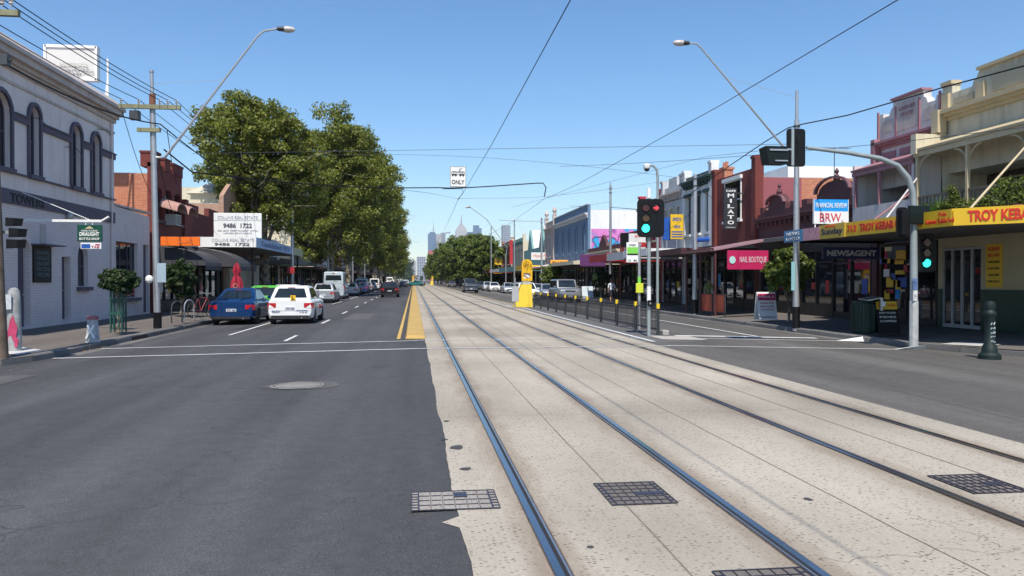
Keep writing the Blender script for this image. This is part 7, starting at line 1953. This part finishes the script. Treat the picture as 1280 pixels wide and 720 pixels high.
m = MB(); m.hexa([(q0.x, yt-.1, q0.z), (q1.x, yt-.1, q0.z), (q1.x, yt-.1, q1.z+.01), (q0.x+.1, yt-.1, q1.z)], [(q0.x+.04, yt+.4, q0.z), (q1.x, yt+.4, q0.z), (q1.x, yt+.4, q1.z+.03), (q0.x+.12, yt+.4, q1.z+.03)]); m.build('housing', paint('green_black_board', (.006, .012, .011), .5, spec=.25), g5)
m = MB(); m.box(q0.x+.1, q1.x-.04, yt-.13, yt-.102, q0.z-.12, q0.z-.08); m.box(q0.x+.25, q1.x-.04, yt-.13, yt-.102, q1.z+.07, q1.z+.10); m.box(q1.x-.05, q1.x+.06, yt-.12, yt-.08, q0.z-.1, q0.z-.06); m.build('bracket', steel, g5)
# centre signal at the tram stop
Ps = AZ(811, 420, 0); xs, ys_ = Ps.x, Ps.y
cs = empty('signal_pole', (xs, ys_, gz(xs)), 'signal pole at the tram stop showing a green light and a red arrow', 'traffic signal')
m = MB(); m.cyl((xs, ys_, gz(xs)-.05), (xs, ys_, AY(811, 236, ys_).z), .055, n=12); m.build('post', galv, cs, smooth=True)
m = MB(); m.lathe((xs, ys_, 0), [(.065, AY(811, 248, ys_).z), (.065, AY(811, 236, ys_).z+.02)], 12); m.lathe((xs, ys_, 0), [(.062, AY(811, 376, ys_).z), (.062, AY(811, 358, ys_).z)], 12); m.build('white_sleeve', white, cs)
p0, p1 = AY(795, 249, ys_), AY(828.5, 297, ys_)
signal_head(cs, (p0.x+p1.x)/2, ys_-.12, (p0.z+p1.z)/2, p0.z-p1.z, (('off', 'amb', 'green'), ('arrow', None, None)), bw=p1.x-p0.x)
m = MB(); q = AY(811, 379, ys_); m.box(xs-.06, xs+.06, ys_-.13, ys_-.06, q.z-.09, q.z+.09, .01); pb = m.build('push_button', black, cs)
m = MB(); m.cyl((xs, ys_-.135, q.z), (xs, ys_-.15, q.z), .03); m.build('button', chrome, pb)
# cctv on a crook pole
yc_ = ys_+3.0
cc = empty('camera_pole', (AY(821.5, 400, yc_).x, yc_, gz(7.5)), 'white dome surveillance camera on a curved bracket behind the tram stop signal', 'surveillance camera')
m = MB(); xx = AY(822, 300, yc_).x; m.tube([(xx, yc_, gz(xx)), (xx, yc_, AY(822, 222, yc_).z), AY(821, 212, yc_), AY(817, 207.5, yc_), AY(811, 206.5, yc_)], .045, 8); m.build('post', galv, cc, smooth=True)
q = AY(808.5, 211, yc_); m = MB(); m.lathe((q.x, q.y, 0), [(.10, q.z-.0), (.12, q.z+.03), (.12, q.z+.13), (.08, q.z+.16)], 12); h_ = m.build('camera_housing', white, cc, smooth=True); m = MB(); m.ball((q.x, q.y, q.z), .10, 1, 1, .9); m.build('camera_dome', blackp, cc, smooth=True)
# tram stop sign pole with lime box
yq = 26.5; xq = AY(799, 400, yq).x
ts = empty('tram_stop_sign', (xq, yq, gz(xq)), 'tram stop pole with a green and white timetable flag and a lime box', 'sign')
m = MB(); m.cyl((xq, yq, gz(xq)), (xq, yq, AY(799, 304, yq).z), .05, n=10); m.build('post', steel, ts)
m = MB(); m.cyl((xq, yq, AY(799, 360, yq).z), (xq, yq, AY(799, 346, yq).z), .058, n=10); m.build('lime_sleeve', paint('lime', (.20, .62, .08), .5, .05), ts)
p0, p1 = AY(783, 303, yq), AY(797.5, 328, yq)
m = MB(); m.box(p0.x, p1.x, yq-.03, yq+.03, p1.z, p0.z, .008); fl_ = m.build('flag', white, ts)
za_, zb2 = AY(790, 309, yq).z, AY(790, 317, yq).z; MB().box(p0.x+.02, p1.x-.01, yq-.038, yq-.031, zb2, za_).build('green_panel', paint('lime', (.20, .62, .08), .5, .05), fl_)
MB().box(p0.x+.02, p1.x-.01, yq-.038, yq-.031, zb2-.05, zb2-.004).build('black_strip', black, fl_)
text('STOP', .22, .05, ((p0.x+p1.x)/2, yq-.04, za_+.07), XP, Z1, black, fl_); text('13   86', .3, .05, ((p0.x+p1.x)/2, yq-.04, p1.z+.07), XP, Z1, black, fl_)
p0, p1 = AY(794, 354, yq), AY(803, 366, yq); MB().box(p0.x, p1.x, yq-.12, yq-.06, p1.z, p0.z, .01).build('lime_box', paint('lime_yellow', (.62, .66, .04), .5, .05), ts)
# grey warning sign back and yellow beacon at the head of the safety zone
Yb_ = 48.2
c = AY(655, 383, Yb_); bc = empty('safety_beacon', (c.x, Yb_, 0), 'yellow round-topped safety beacon at the far end of the tram stop fence', 'beacon')
def rect(u0, v0, u1, v1, Y): a, b = AY(u0, v0, Y), AY(u1, v1, Y); return a.x, b.x, b.z, a.z
bY = paint('beacon_yellow', (.80, .45, .008), .45, .08, 3, 0, .15); bY2 = paint('beacon_pale', (.84, .60, .05), .45, .1, 3, 0, .15)
a_, b_, z0, z1 = rect(650.5, 353, 664.5, 383.5, Yb_)
m = MB(); m.hexa([(a_-.40, Yb_-.3, 0), (b_+.02, Yb_-.3, 0), (b_+.02, Yb_+.5, 0), (a_-.40, Yb_+.5, 0)], [(a_+.04, Yb_-.2, z1-.12), (b_-.02, Yb_-.2, z1-.12), (b_-.02, Yb_+.4, z1-.12), (a_+.04, Yb_+.4, z1-.12)]); m.build('plinth', bY2, bc)
m = MB(); m.box(a_+.12, b_-.1, Yb_-.1, Yb_+.3, z1-.115, z1+.12); m.build('lamp_box', paint('beacon_grey', (.45, .45, .42), .5), bc)
ux0, ux1, z2, z3 = rect(652, 324, 665, 354, Yb_)
zc_ = z2+(z3-z2)*.78; rr_ = (ux1-ux0)/2; cxx = (ux0+ux1)/2
P = [(ux0, z2+.14), (ux1, z2+.14), (ux1, z3-rr_)]+[(cxx+rr_*math.cos(math.pi*k/12), z3-rr_+rr_*math.sin(math.pi*k/12)) for k in range(1, 12)]+[(ux0, z3-rr_)]
m = MB(); hole = [(ux0+.1, z2+.30), (ux1-.1, z2+.30), (ux1-.1, z2+.62), (ux0+.1, z2+.62)]
m.slab(lambda d, p, q: Vector((p, Yb_+d, q)), P, [hole], -.12, .12); m.build('upright_board', bY, bc)
m = MB(); m.hexa([(ux0+.12, Yb_-.05, z2+.54), (ux0+.2, Yb_-.05, z2+.60), (ux1-.12, Yb_-.05, z2+.40), (ux1-.2, Yb_-.05, z2+.33)], [(ux0+.12, Yb_+.0, z2+.54), (ux0+.2, Yb_+.0, z2+.60), (ux1-.12, Yb_+.0, z2+.40), (ux1-.2, Yb_+.0, z2+.33)]); m.box(ux0+.1, ux1-.1, Yb_+.04, Yb_+.10, z2+.3, z2+.62); m.build('lamp_reflector', white, bc)
gp = paint('graffiti_brown', (.16, .07, .02), .6)
m = MB(); gy_ = Yb_-.13
def scrawl(m, pts, r): m.tube([Vector((cxx+a, gy_, z2+.95+b*1.2)) for a, b in pts], r*1.3, 4)
scrawl(m, [(-.25, .25), (-.18, -.05), (-.12, .3), (-.08, 0)], .015); scrawl(m, [(-.02, .35), (.02, -.12)], .018); scrawl(m, [(-.14, .12), (.1, .16)], .014); scrawl(m, [(.1, .3), (.08, .02), (.2, .05), (.22, .2), (.3, .0), (.2, -.1)], .014); m.build('graffiti', gp, bc)
Yg = 46.0; a_, b_, z0, z1 = rect(640, 358, 648.5, 377, Yg)
gs = empty('keep_left_sign', ((a_+b_)/2, Yg, 0), 'blank grey sign panel on a thin post left of the yellow beacon', 'sign')
MB().box(a_, b_, Yg, Yg+.04, z0, z1, .01).build('panel', paint('dull_grey_sign', (.40, .41, .42), .5), gs); MB().cyl(((a_+b_)/2, Yg+.07, 0), ((a_+b_)/2, Yg+.07, z1+.5), .035).build('post', steel, gs)
# the two far yellow beacons on the median
for u, lb, YY in ((515, 'far yellow beacon on the median left of the tracks', 235), (539, 'far yellow beacon right of the tracks', 260)):
    c = AY(u, 357, YY); b2 = copy_tree(bc, (c.x+.2, YY, 0), label=lb)
bc['group'] = 'yellow safety beacons'
for o in col.objects:
    if o.name.startswith('safety_beacon'): o['group'] = 'yellow safety beacons'
# pedestrian fence of the tram stop
fm_ = paint('fence_grey', (.045, .047, .052), .5, .15, 4, .2); fy = paint('reflector_yellow', (.80, .55, .02), .4)
fp = [(826, 419.5), (798.4, 414.7), (775, 409), (754.6, 404.6), (737.5, 400.5), (723, 396.9), (710, 394), (698.6, 391.3), (689, 389), (680, 387), (672, 385.2)]
FP = []
for k in range(11): FP.append(Vector((7.33-.012*k, 23.45+2.42*k, 0)))
fence = empty('pedestrian_fence', (7.33, 23.45, 0), 'dark grey picket fence panels with yellow-collared posts along the tram stop', 'fence')
for k, p in enumerate(FP):
    m = MB(); m.tube([(p.x, p.y, gz(p.x)-.05), (p.x, p.y, .92)], .048, 10); ps_ = m.build('post', fm_, fence, smooth=True)
    m = MB(); m.cyl((p.x, p.y, .78), (p.x, p.y, .93), .053, n=10); m.build('collar', fy, ps_)
    if k == len(FP)-1: break
    q = FP[k+1]; m = MB(); n = 16
    for z in (.16, .80): m.cyl((p.x+.02, p.y+.05, z), (q.x+.02, q.y-.05, z), .020, n=6)
    for j in range(1, n):
        c = p.lerp(q, j/n); m.cyl((c.x+.02, c.y, .12), (c.x+.02, c.y, .92), .0115, n=5); m.cyl((c.x+.02, c.y, .92), (c.x+.02, c.y, .96), .012, .002, n=5)
    m.build('picket_panel', fm_, fence)
MB().box(7.42, 7.62, 23.25, 23.55, gz(7.5), gz(7.5)+.16, .02).build('concrete_block', M_kerbc, label='small concrete block at the foot of the fence end post', cat='block')

# ================================================================== FOOTPATH THINGS
# left: concrete bollard with painted cross
p = AZ(116, 428, gz(-8.5)); bo = empty('concrete_bollard', (p.x, p.y, gz(p.x)), 'white daubed concrete bollard with a pink top at the left kerb', 'bollard')
g = gz(p.x); h = AY(116, 395, p.y).z
m = MB(); m.lathe((p.x, p.y, 0), [(.19, g-.05), (.18, g+.05), (.13, h-.1), (.155, h-.09), (.155, h-.03), (.12, h)], 8); m.build('post', paint('bollard_concrete', (.40, .42, .44), .8, .4, 9), bo)
m = MB(); m.lathe((p.x, p.y, 0), [(.158, h-.09), (.158, h-.03), (.122, h+.004)], 8); m.build('pink_cap', paint('faded_pink', (.33, .12, .14), .8, .3, 7), bo)
m = MB()
for a, b in (((-.10, .12), (.10, .46)), ((.10, .12), (-.10, .46))): m.cyl((p.x+a[0], p.y-.185+a[1]*.08, g+a[1]), (p.x+b[0]*.8, p.y-.17+b[1]*.08, g+b[1]), .028, n=5)
m.build('painted_cross', white, bo)
# clipped street tree in guard
p = AZ(148, 415, gz(-9)); H_ = AY(148, 329, p.y).z
bt_ = ball_tree('street_tree', (p.x, p.y, gz(p.x)), H_-gz(p.x), .57, 1.25, 'small round clipped tree inside a green timber guard', 'tree', 4, .055, 150, 70)
gd = empty('tree_guard', (p.x, p.y, gz(p.x)), 'dark green timber guard around the small clipped tree', 'tree guard')
gm_ = paint('guard_green', (.012, .075, .055), .5, .15, 5)
for sx in (-1, 1):
    for sy in (-1, 1):
        m = MB(); m.box(p.x+sx*.17-.02, p.x+sx*.17+.02, p.y+sy*.17-.02, p.y+sy*.17+.02, gz(p.x), 1.55); m.build('post', gm_, gd)
m = MB()
for z in (.55, .95, 1.35):
    for s in (-1, 1): m.box(p.x-.17, p.x+.17, p.y+s*.20-.01, p.y+s*.20+.01, z, z+.09); m.box(p.x+s*.20-.01, p.x+s*.20+.01, p.y-.17, p.y+.17, z, z+.09)
for t in (-.07, .07):
    for s in (-1, 1): m.box(p.x+t-.02, p.x+t+.02, p.y+s*.18-.008, p.y+s*.18+.008, gz(p.x)+.1, 1.4); m.box(p.x+s*.18-.008, p.x+s*.18+.008, p.y+t-.02, p.y+t+.02, gz(p.x)+.1, 1.4)
m.build('rails', gm_, gd)
# bike hoops
for k, (u, v, mm, lb) in enumerate(((232, 407, darksteel, 'dark steel bicycle hoop beside the pole'), (244, 404, steel, 'shiny steel bicycle hoop beside the bicycle'))):
    p = AZ(u, v, gz(-8.7)); p.x = -8.95
    yb_ = YX(u, -8.95)-1.2+.3*k; p = Vector((-8.95, yb_, gz(-8.95)))
    m = MB(); P = [(p.x-.12, p.y-.25, p.z), (p.x-.12, p.y-.25, p.z+.55)]+[(p.x-.12*math.cos(t), p.y-.25*math.cos(t), p.z+.55+.28*math.sin(t)) for t in [math.pi*j/8 for j in range(1, 8)]]+[(p.x+.12, p.y+.25, p.z+.55), (p.x+.12, p.y+.25, p.z)]
    m.tube(P, .028, 8); m.build('bike_hoop', mm, base=tuple(p), smooth=True, label=lb, cat='bike hoop', group='bicycle hoops on the left footpath')
# potted shrub, crimson umbrella
p = AZ(268, 396, gz(-10)); 
ps_ = ball_tree('potted_shrub', (-10.4, 37.6, gz(-10.4)), 2.45, .75, .6, 'leafy shrub growing in front of the black-awning shop', 'shrub', 8, .06, 150, 70, M_leafd)
def umbrella_closed(x, y, lab, cmat, H0=2.5):
    g = gz(x); root = empty('folded_umbrella', (x, y, g), lab, 'umbrella')
    MB().cyl((x, y, g), (x, y, g+H0+.15), .025).build('pole', darksteel, root)
    m = MB(); n = 24; rings = []
    for z, r in ((.75, .26), (1.0, .30), (1.5, .24), (1.75, .17), (1.9, .10), (2.05, .17), (2.3, .13), (2.5, .03)):
        rings.append([(x+r*(1+.22*math.cos(8*t))*math.cos(t), y+r*(1+.22*math.cos(8*t))*math.sin(t), g+z) for t in [2*math.pi*k/n for k in range(n)]])
    m.loft(rings); m.build('canopy', cmat, root, smooth=True)
    m = MB(); R = .1; cz = g+1.35
    for k in range(16): t0, t1 = 2*math.pi*k/16, 2*math.pi*(k+1)/16; m.cyl((x+R*math.cos(t0), y-.31, cz+R*math.sin(t0)), (x+R*math.cos(t1), y-.31, cz+R*math.sin(t1)), .015, n=4)
    m.build('emblem', P_yeld, root); MB().lathe((x, y, 0), [(.25, g), (.25, g+.06), (.05, g+.1)]).build('base', darksteel, root); return root
p = AY(296, 380, 41.5); umbrella_closed(p.x, 41.5, 'folded crimson umbrella with a gold ring beside the shrub', paint('crimson_canvas', (.33, .01, .035), .8, .1, 5))
p = AY(357, 340, 60); q_ = AY(364, 350, 60)
m = MB(); a, b = AY(359, 334, 58), AY(368, 342, 58); m.box(a.x, b.x, 58, 58.1, b.z, a.z, .01); o = m.build('red_sign', P_redf, label='small red sign beside the second power pole', cat='sign')
m = MB(); m.cyl(((a.x+b.x)/2, 58.05, 0), ((a.x+b.x)/2, 58.05, b.z), .03); m.build('sign_post', darksteel, o) if False else m.bm.free()
# right: green bin, A-boards, screens, bollard, shrub
p = AZ(1078, 421, gz(13.6)); p.x = 13.95; p.y = YX(1079, 13.95)
bn = empty('litter_bin', (p.x, p.y, gz(p.x)), 'dark green slatted litter bin, coloured darker for shade, with a steel lid plate at the right kerb', 'bin')
g = gz(p.x); m = MB(); n = 16
m.lathe((p.x, p.y, 0), [(.30, g), (.32, g+.08), (.32, g+.92), (.34, g+.98), (.30, g+1.02)], 16)
for k in range(20): t = 2*math.pi*k/20; m.box(p.x+.325*math.cos(t)-.02, p.x+.325*math.cos(t)+.02, p.y+.325*math.sin(t)-.02, p.y+.325*math.sin(t)+.02, g+.1, g+.9)
m.build('body', paint('bin_green_shade', (.005, .028, .018), .45, .2, 5), bn)  # green darkened to put kerbside shade into the colour
m = MB(); m.hexa([(p.x-.05, p.y-.35, g+1.02), (p.x+.40, p.y-.35, g+1.10), (p.x+.40, p.y+.2, g+1.14), (p.x-.05, p.y+.2, g+1.06)], [(p.x-.05, p.y-.35, g+1.05), (p.x+.40, p.y-.35, g+1.13), (p.x+.40, p.y+.2, g+1.17), (p.x-.05, p.y+.2, g+1.09)]); m.box(p.x+.36, p.x+.44, p.y-.36, p.y-.30, g+.72, g+1.12); m.build('lid_plate', alloy, bn)
m = MB(); m.box(p.x+.35, p.x+.5, p.y-.4, p.y-.37, g+.85, g+1.0); m.build('notice', white, bn)
def aboard(x, y, w, h, m_, lab, hdr=None, hm=None, rz=0, lines=()):
    g = gz(x); root = empty('sandwich_board', (x, y, g), lab, 'sandwich board')
    for s, nm in ((-1, 'front_panel'), (1, 'rear_panel')):
        m = MB(); m.hexa([(x-w/2, y+s*.28, g), (x+w/2, y+s*.28, g), (x+w/2, y+s*.25, g), (x-w/2, y+s*.25, g)], [(x-w/2, y+s*.04, g+h), (x+w/2, y+s*.04, g+h), (x+w/2, y+s*.015, g+h), (x-w/2, y+s*.015, g+h)]); pn = m.build(nm, m_, root)
    up_ = Vector((0, .24, h)).normalized(); c0 = Vector((x, y-.28, g)); nn = XP.cross(up_)
    if hdr:
        z = .82; c = c0+Vector((0, .24*z, h*z))+nn*.012; m = MB(); a = XP*(w/2-.02); b = up_*h*.12; m.hexa([c-a-b, c+a-b, c+a+b, c-a+b], [c-a-b+nn*.01, c+a-b+nn*.01, c+a+b+nn*.01, c-a+b+nn*.01]); m.build('header', hm, root)
        text(hdr, w*.8, h*.08, c+nn*.02, XP, up_, P_letr if hm is P_yelf else white, root)
    for s_, z, tm in lines: text(s_, w*.75, h*.06, c0+Vector((0, .24*z, h*z))+nn*.012, XP, up_, tm, root)
    return root
x = 14.6; y = YX(1106, x); aboard(x, y, .72, 1.05, black, 'black sandwich board with a yellow header beside the green bin', 'OPEN LATE', P_yelf, lines=[('HOT FOOD', .6, white), ('PIDES', .48, white), ('COFFEE', .36, white)])
x = 14.6; y = YX(957, x); aboard(x, y, .8, 1.15, white, 'white and crimson sandwich board under the nail salon verandah', 'NAILS', P_magf, lines=[('MANICURE', .6, P_magf), ('PEDICURE', .48, P_magf), ('WAXING', .36, P_magf), ('OPEN', .1, P_magf)])
x = 13.9; y = YX(734, x); aboard(x, y, .9, 1.15, paint('pale_board', (.62, .70, .74), .5), 'plain pale sandwich board behind the fence near the shops')
# orange cafe screens
for k, (u0, u1) in enumerate(((875, 891), (891.5, 907))):
    y_a, y_b = YX(u0, 14.0), YX(u1, 14.0)
    sc_ = empty('cafe_screen', (14.0, min(y_a, y_b), gz(14)), ['orange canvas cafe screen next to the steel pole', 'orange canvas cafe screen next to the maroon verandah post'][k], 'screen', 'orange cafe screens')
    g = gz(14); ya, yb = sorted((y_a, y_b)); ya += .04; yb -= .04
    MB().box(13.98, 14.0, ya+.04, yb-.04, g+.18, g+.98).build('canvas', paint('orange_canvas', (.52, .10, .045), .8, .12, 3), sc_)
    m = MB()
    for yy in (ya, yb): m.box(13.965, 14.015, yy-.02, yy+.02, g, g+1.02)
    m.box(13.975, 14.005, ya, yb, g+.985, g+1.01); m.box(13.975, 14.005, ya, yb, g+.14, g+.17); m.build('frame', darksteel, sc_)
# ornamental green bollard at the corner
p = AZ(1237, 441, gz(13.6)); g = gz(p.x); hB = AY(1240, 376, p.y).z-g
ob = empty('ornamental_bollard', (p.x, p.y, g), 'dark green cast bollard, coloured darker for shade, with scrawled white tags at the right corner', 'bollard')
m = MB(); m.lathe((p.x, p.y, 0), [(.24, g-.02), (.24, g+.10), (.17, g+.16), (.155, g+.30), (.115, g+.36), (.105, g+hB*.72), (.135, g+hB*.76), (.135, g+hB*.80), (.10, g+hB*.84), (.12, g+hB*.93), (.10, g+hB*.98), (.03, g+hB)], 16); m.build('post', paint('bollard_green_shade', (.003, .014, .012), .6, .25, 7), ob, smooth=True)  # shade painted into the green; the post itself stands in sun
m = MB(); r_ = random.Random(12)
for k in range(5):
    z = g+.42+k*.10; pts = [Vector((p.x+.09*math.sin(t), p.y-.112*math.cos(t*.8), z+r_.uniform(-.03, .03))) for t in [-.6+1.4*j/5 for j in range(6)]]; m.tube(pts, .010, 4)
m.build('graffiti', paint('tag_white', (.5, .6, .62), .6), ob)
# shrub by right pole
x = 14.8; y = 30.2
ball_tree('street_shrub', (x, y, gz(x)), 3.0, .95, .9, 'glossy green shrub standing behind the steel pole under the right awnings', 'shrub', 14, .07, 150, 60, M_leafr)
x = 13.9; ball_tree('street_shrub', (x, YX(690, x), gz(x)), 3.4, 1.2, .9, 'reddish green street shrub beside the amber shop sign', 'shrub', 15, .09, 130, 50, M_leafr)
x = 14.2; ball_tree('street_shrub', (x, YX(776, x)+6, gz(x)), 2.6, .8, .8, 'small dark shrub behind the woman in a white shirt', 'shrub', 16, .07, 100, 50, M_leafd)
# balcony plants
xb = XR-.75; F1 = 3.45
def pot_plant(x, y, z, h, R, lab, seed, spiky=False, m_=None, potm=None):
    R = R if spiky else R*.6; h = h*.8
    root = empty('balcony_plant', (x, y, z), lab, 'plant', 'plants along the balcony rail')
    m = MB(); m.lathe((x, y, 0), [(.10, z), (.15, z+.26), (.165, z+.26), (.165, z+.30), (.13, z+.30)], 12); m.build('pot', potm or paint('terracotta', (.38, .13, .07), .8), root)
    r = random.Random(seed)
    if spiky:
        mb = MB()
        for k in range(46):
            a = r.uniform(0, 6.28); e = r.uniform(.4, 1.35); L_ = R*r.uniform(.8, 1.2); d = Vector((math.cos(a)*math.cos(e), math.sin(a)*math.cos(e), math.sin(e))); n_ = d.cross(Z1).normalized()*.018; b0 = Vector((x, y, z+.3)); mid = b0+d*L_*.6; tip = b0+d*L_-Z1*.12*(1.4-e)
            mb.face([b0-n_, b0+n_, mid+n_, tip, mid-n_])
        mb.build('foliage', leafmat('spiky_leaf', (.05, .12, .02), (.20, .34, .06)), root)
    else:
        cl = [(r.gauss(0, R*.4), r.gauss(0, R*.4), .3+abs(r.gauss(h*.45, h*.3)), .16) for _ in range(26)]
        me = leaf_mesh('foliage', cl, 34, .035, seed, m_ or M_leafr); c = bpy.data.objects.new('foliage', me); col.objects.link(c); c.parent = root
        mb = MB()
        for k in range(6): c_ = cl[k]; mb.cyl((x, y, z+.25), (x+c_[0], y+c_[1], z+c_[2]), .01, n=4)
        mb.build('stem', M_bark, root)
    return root
for u, h, R, lab, sp in ((1171, .8, .62, 'spiky bright green plant at the left end of the balcony', True), (1182, .4, .4, 'low bushy plant beside the spiky one', False), (1191, 1.1, .28, 'tall leafy plant rising above the balcony rail', False),
                         (1203, .5, .35, 'small plant with yellowing leaves by the balcony post', False), (1228, .5, .45, 'dark plant right of the balcony post', False), (1254, .9, .5, 'sparse plant near the right edge of the balcony', False), (1272, .7, .45, 'last balcony plant at the right edge of the view', False)):
    x_p = XR-1.2; pot_plant(x_p, YX(u, x_p), F1-.02, h, R, lab, int(u), sp)

# ================================================================== PEOPLE
skin = paint('skin', (.42, .24, .17), .6, .08, 9)
def person(x, y, H0, shirt, trousers, hair, rz, lab, skirt=False, stride=.16, arm=0.0, z=None):
    root = empty('person', (x, y, gz(x) if z is None else z), lab, 'person')
    s = H0/1.72
    V = [((0, 0, .95), .135, .10), ((0, 0, 1.10), .115, .09), ((0, .01, 1.28), .15, .10), ((0, .01, 1.42), .14, .085), ((0, .01, 1.50), .055, .055), ((0, .02, 1.58), .07, .08), ((0, .02, 1.66), .078, .09), ((0, .015, 1.71), .05, .06)]
    E = [(i, i+1) for i in range(7)]
    for sd in (-1, 1):
        b = len(V)
        V += [((sd*.09, 0, .88), .095, .09), ((sd*.095, sd*stride*.5+.03, .50), .062, .062), ((sd*.10, sd*stride-.02, .10), .042, .042), ((sd*.105, sd*stride+.10, .045), .045, .035)]
        E += [(0, b), (b, b+1), (b+1, b+2), (b+2, b+3)]
        b = len(V)
        V += [((sd*.19, .01, 1.40), .055, .055), ((sd*.25, -.02, 1.14), .043, .043), ((sd*.25, .08+arm*sd, .90), .032, .032), ((sd*.245, .10+arm*sd, .81), .028, .038), ((sd*.235, .12+arm*sd, .74), .018, .022), ((sd*.215, .13+arm*sd, .83), .012, .012)]
        E += [(3, b), (b, b+1), (b+1, b+2), (b+2, b+3), (b+3, b+4), (b+3, b+5)]
    me = bpy.data.meshes.new('body'); me.from_pydata([tuple(Vector(v[0])*s) for v in V], E, [])
    o = bpy.data.objects.new('body', me); col.objects.link(o)
    sk = o.modifiers.new('s', 'SKIN'); sb = o.modifiers.new('u', 'SUBSURF'); sb.levels = 2; sb.render_levels = 2
    for i, v in enumerate(V):
        q = me.skin_vertices[0].data[i]; q.radius = (v[1]*s, v[2]*s); q.use_root = (i == 0)
    bpy.context.view_layer.update()
    dg = bpy.context.evaluated_depsgraph_get(); m2 = bpy.data.meshes.new_from_object(o.evaluated_get(dg)); bpy.data.objects.remove(o)
    m2.name = 'body'
    for k in (skin, shirt, trousers, rubber): m2.materials.append(k)
    for p in m2.polygons:
        c = p.center/s; p.use_smooth = True
        armp = abs(c.x) > .17 and c.z < 1.45
        if c.z > 1.47: p.material_index = 0
        elif armp: p.material_index = 1 if c.z > 1.12 else 0
        elif c.z > .97: p.material_index = 1
        elif c.z < .085: p.material_index = 3
        elif skirt and c.z < .52: p.material_index = 0
        else: p.material_index = 2
    b = bpy.data.objects.new('body', m2); col.objects.link(b); b.parent = root
    m = MB(); m.ball((0, -.012*s, 1.655*s), .105*s, .95, 1.08, 1.08, 12)
    if skirt: m.ball((0, -.08*s, 1.60*s), .07*s, 1, .8, 1.4)
    m.build('hair', hair, root, smooth=True, local=True)
    if skirt:
        m = MB(); m.lathe((0, 0, 0), [(.15*s, 1.0*s), (.175*s, .85*s), (.20*s, .52*s), (.19*s, .50*s)], 14); m.build('skirt', trousers, root, smooth=True, local=True)
    root.rotation_euler = (0, 0, rz); return root
wshirt = paint('white_shirt', (.75, .76, .77), .8, .05, 6); dkcl = paint('dark_cloth', (.02, .022, .03), .85, .2, 6); olive = paint('lime_shirt', (.20, .26, .07), .8, .15, 6); hairm = paint('brown_hair', (.05, .025, .015), .6, .2, 9)
x = 13.9; person(x, YX(773.5, x)+2, 1.68, wshirt, dkcl, paint('red_hair', (.16, .05, .02), .6), 0, 'woman in a white shirt and dark skirt walking away behind the fence', True, arm=.05)
x = 15.3; person(x, YX(886, x), 1.70, olive, dkcl, hairm, math.pi, 'person in a green top walking in the shade under the white awning')
x = 16.0; person(x, YX(792, x), 1.72, dkcl, dkcl, hairm, 2.6, 'person in dark clothes near the red food shop')
x = 13.9; person(x, YX(606, x), 1.7, wshirt, dkcl, hairm, .3, 'distant person in pale top on the right footpath near the motorcycle')

# ================================================================== HAZE
hm = bpy.data.materials.new('haze'); hm.use_nodes = True; nt = hm.node_tree; nt.nodes.remove(nt.nodes['Principled BSDF'])
pv = nt.nodes.new('ShaderNodeVolumePrincipled'); pv.inputs['Color'].default_value = (.80, .88, 1.0, 1); pv.inputs['Density'].default_value = HAZE; pv.inputs['Anisotropy'].default_value = 0.2
nt.links.new(pv.outputs[0], nt.nodes['Material Output'].inputs['Volume'])
m = MB(); m.box(-3050, 3050, -200, 5300, -1.5, 320); hz_ = m.build('haze', hm, kind='stuff')
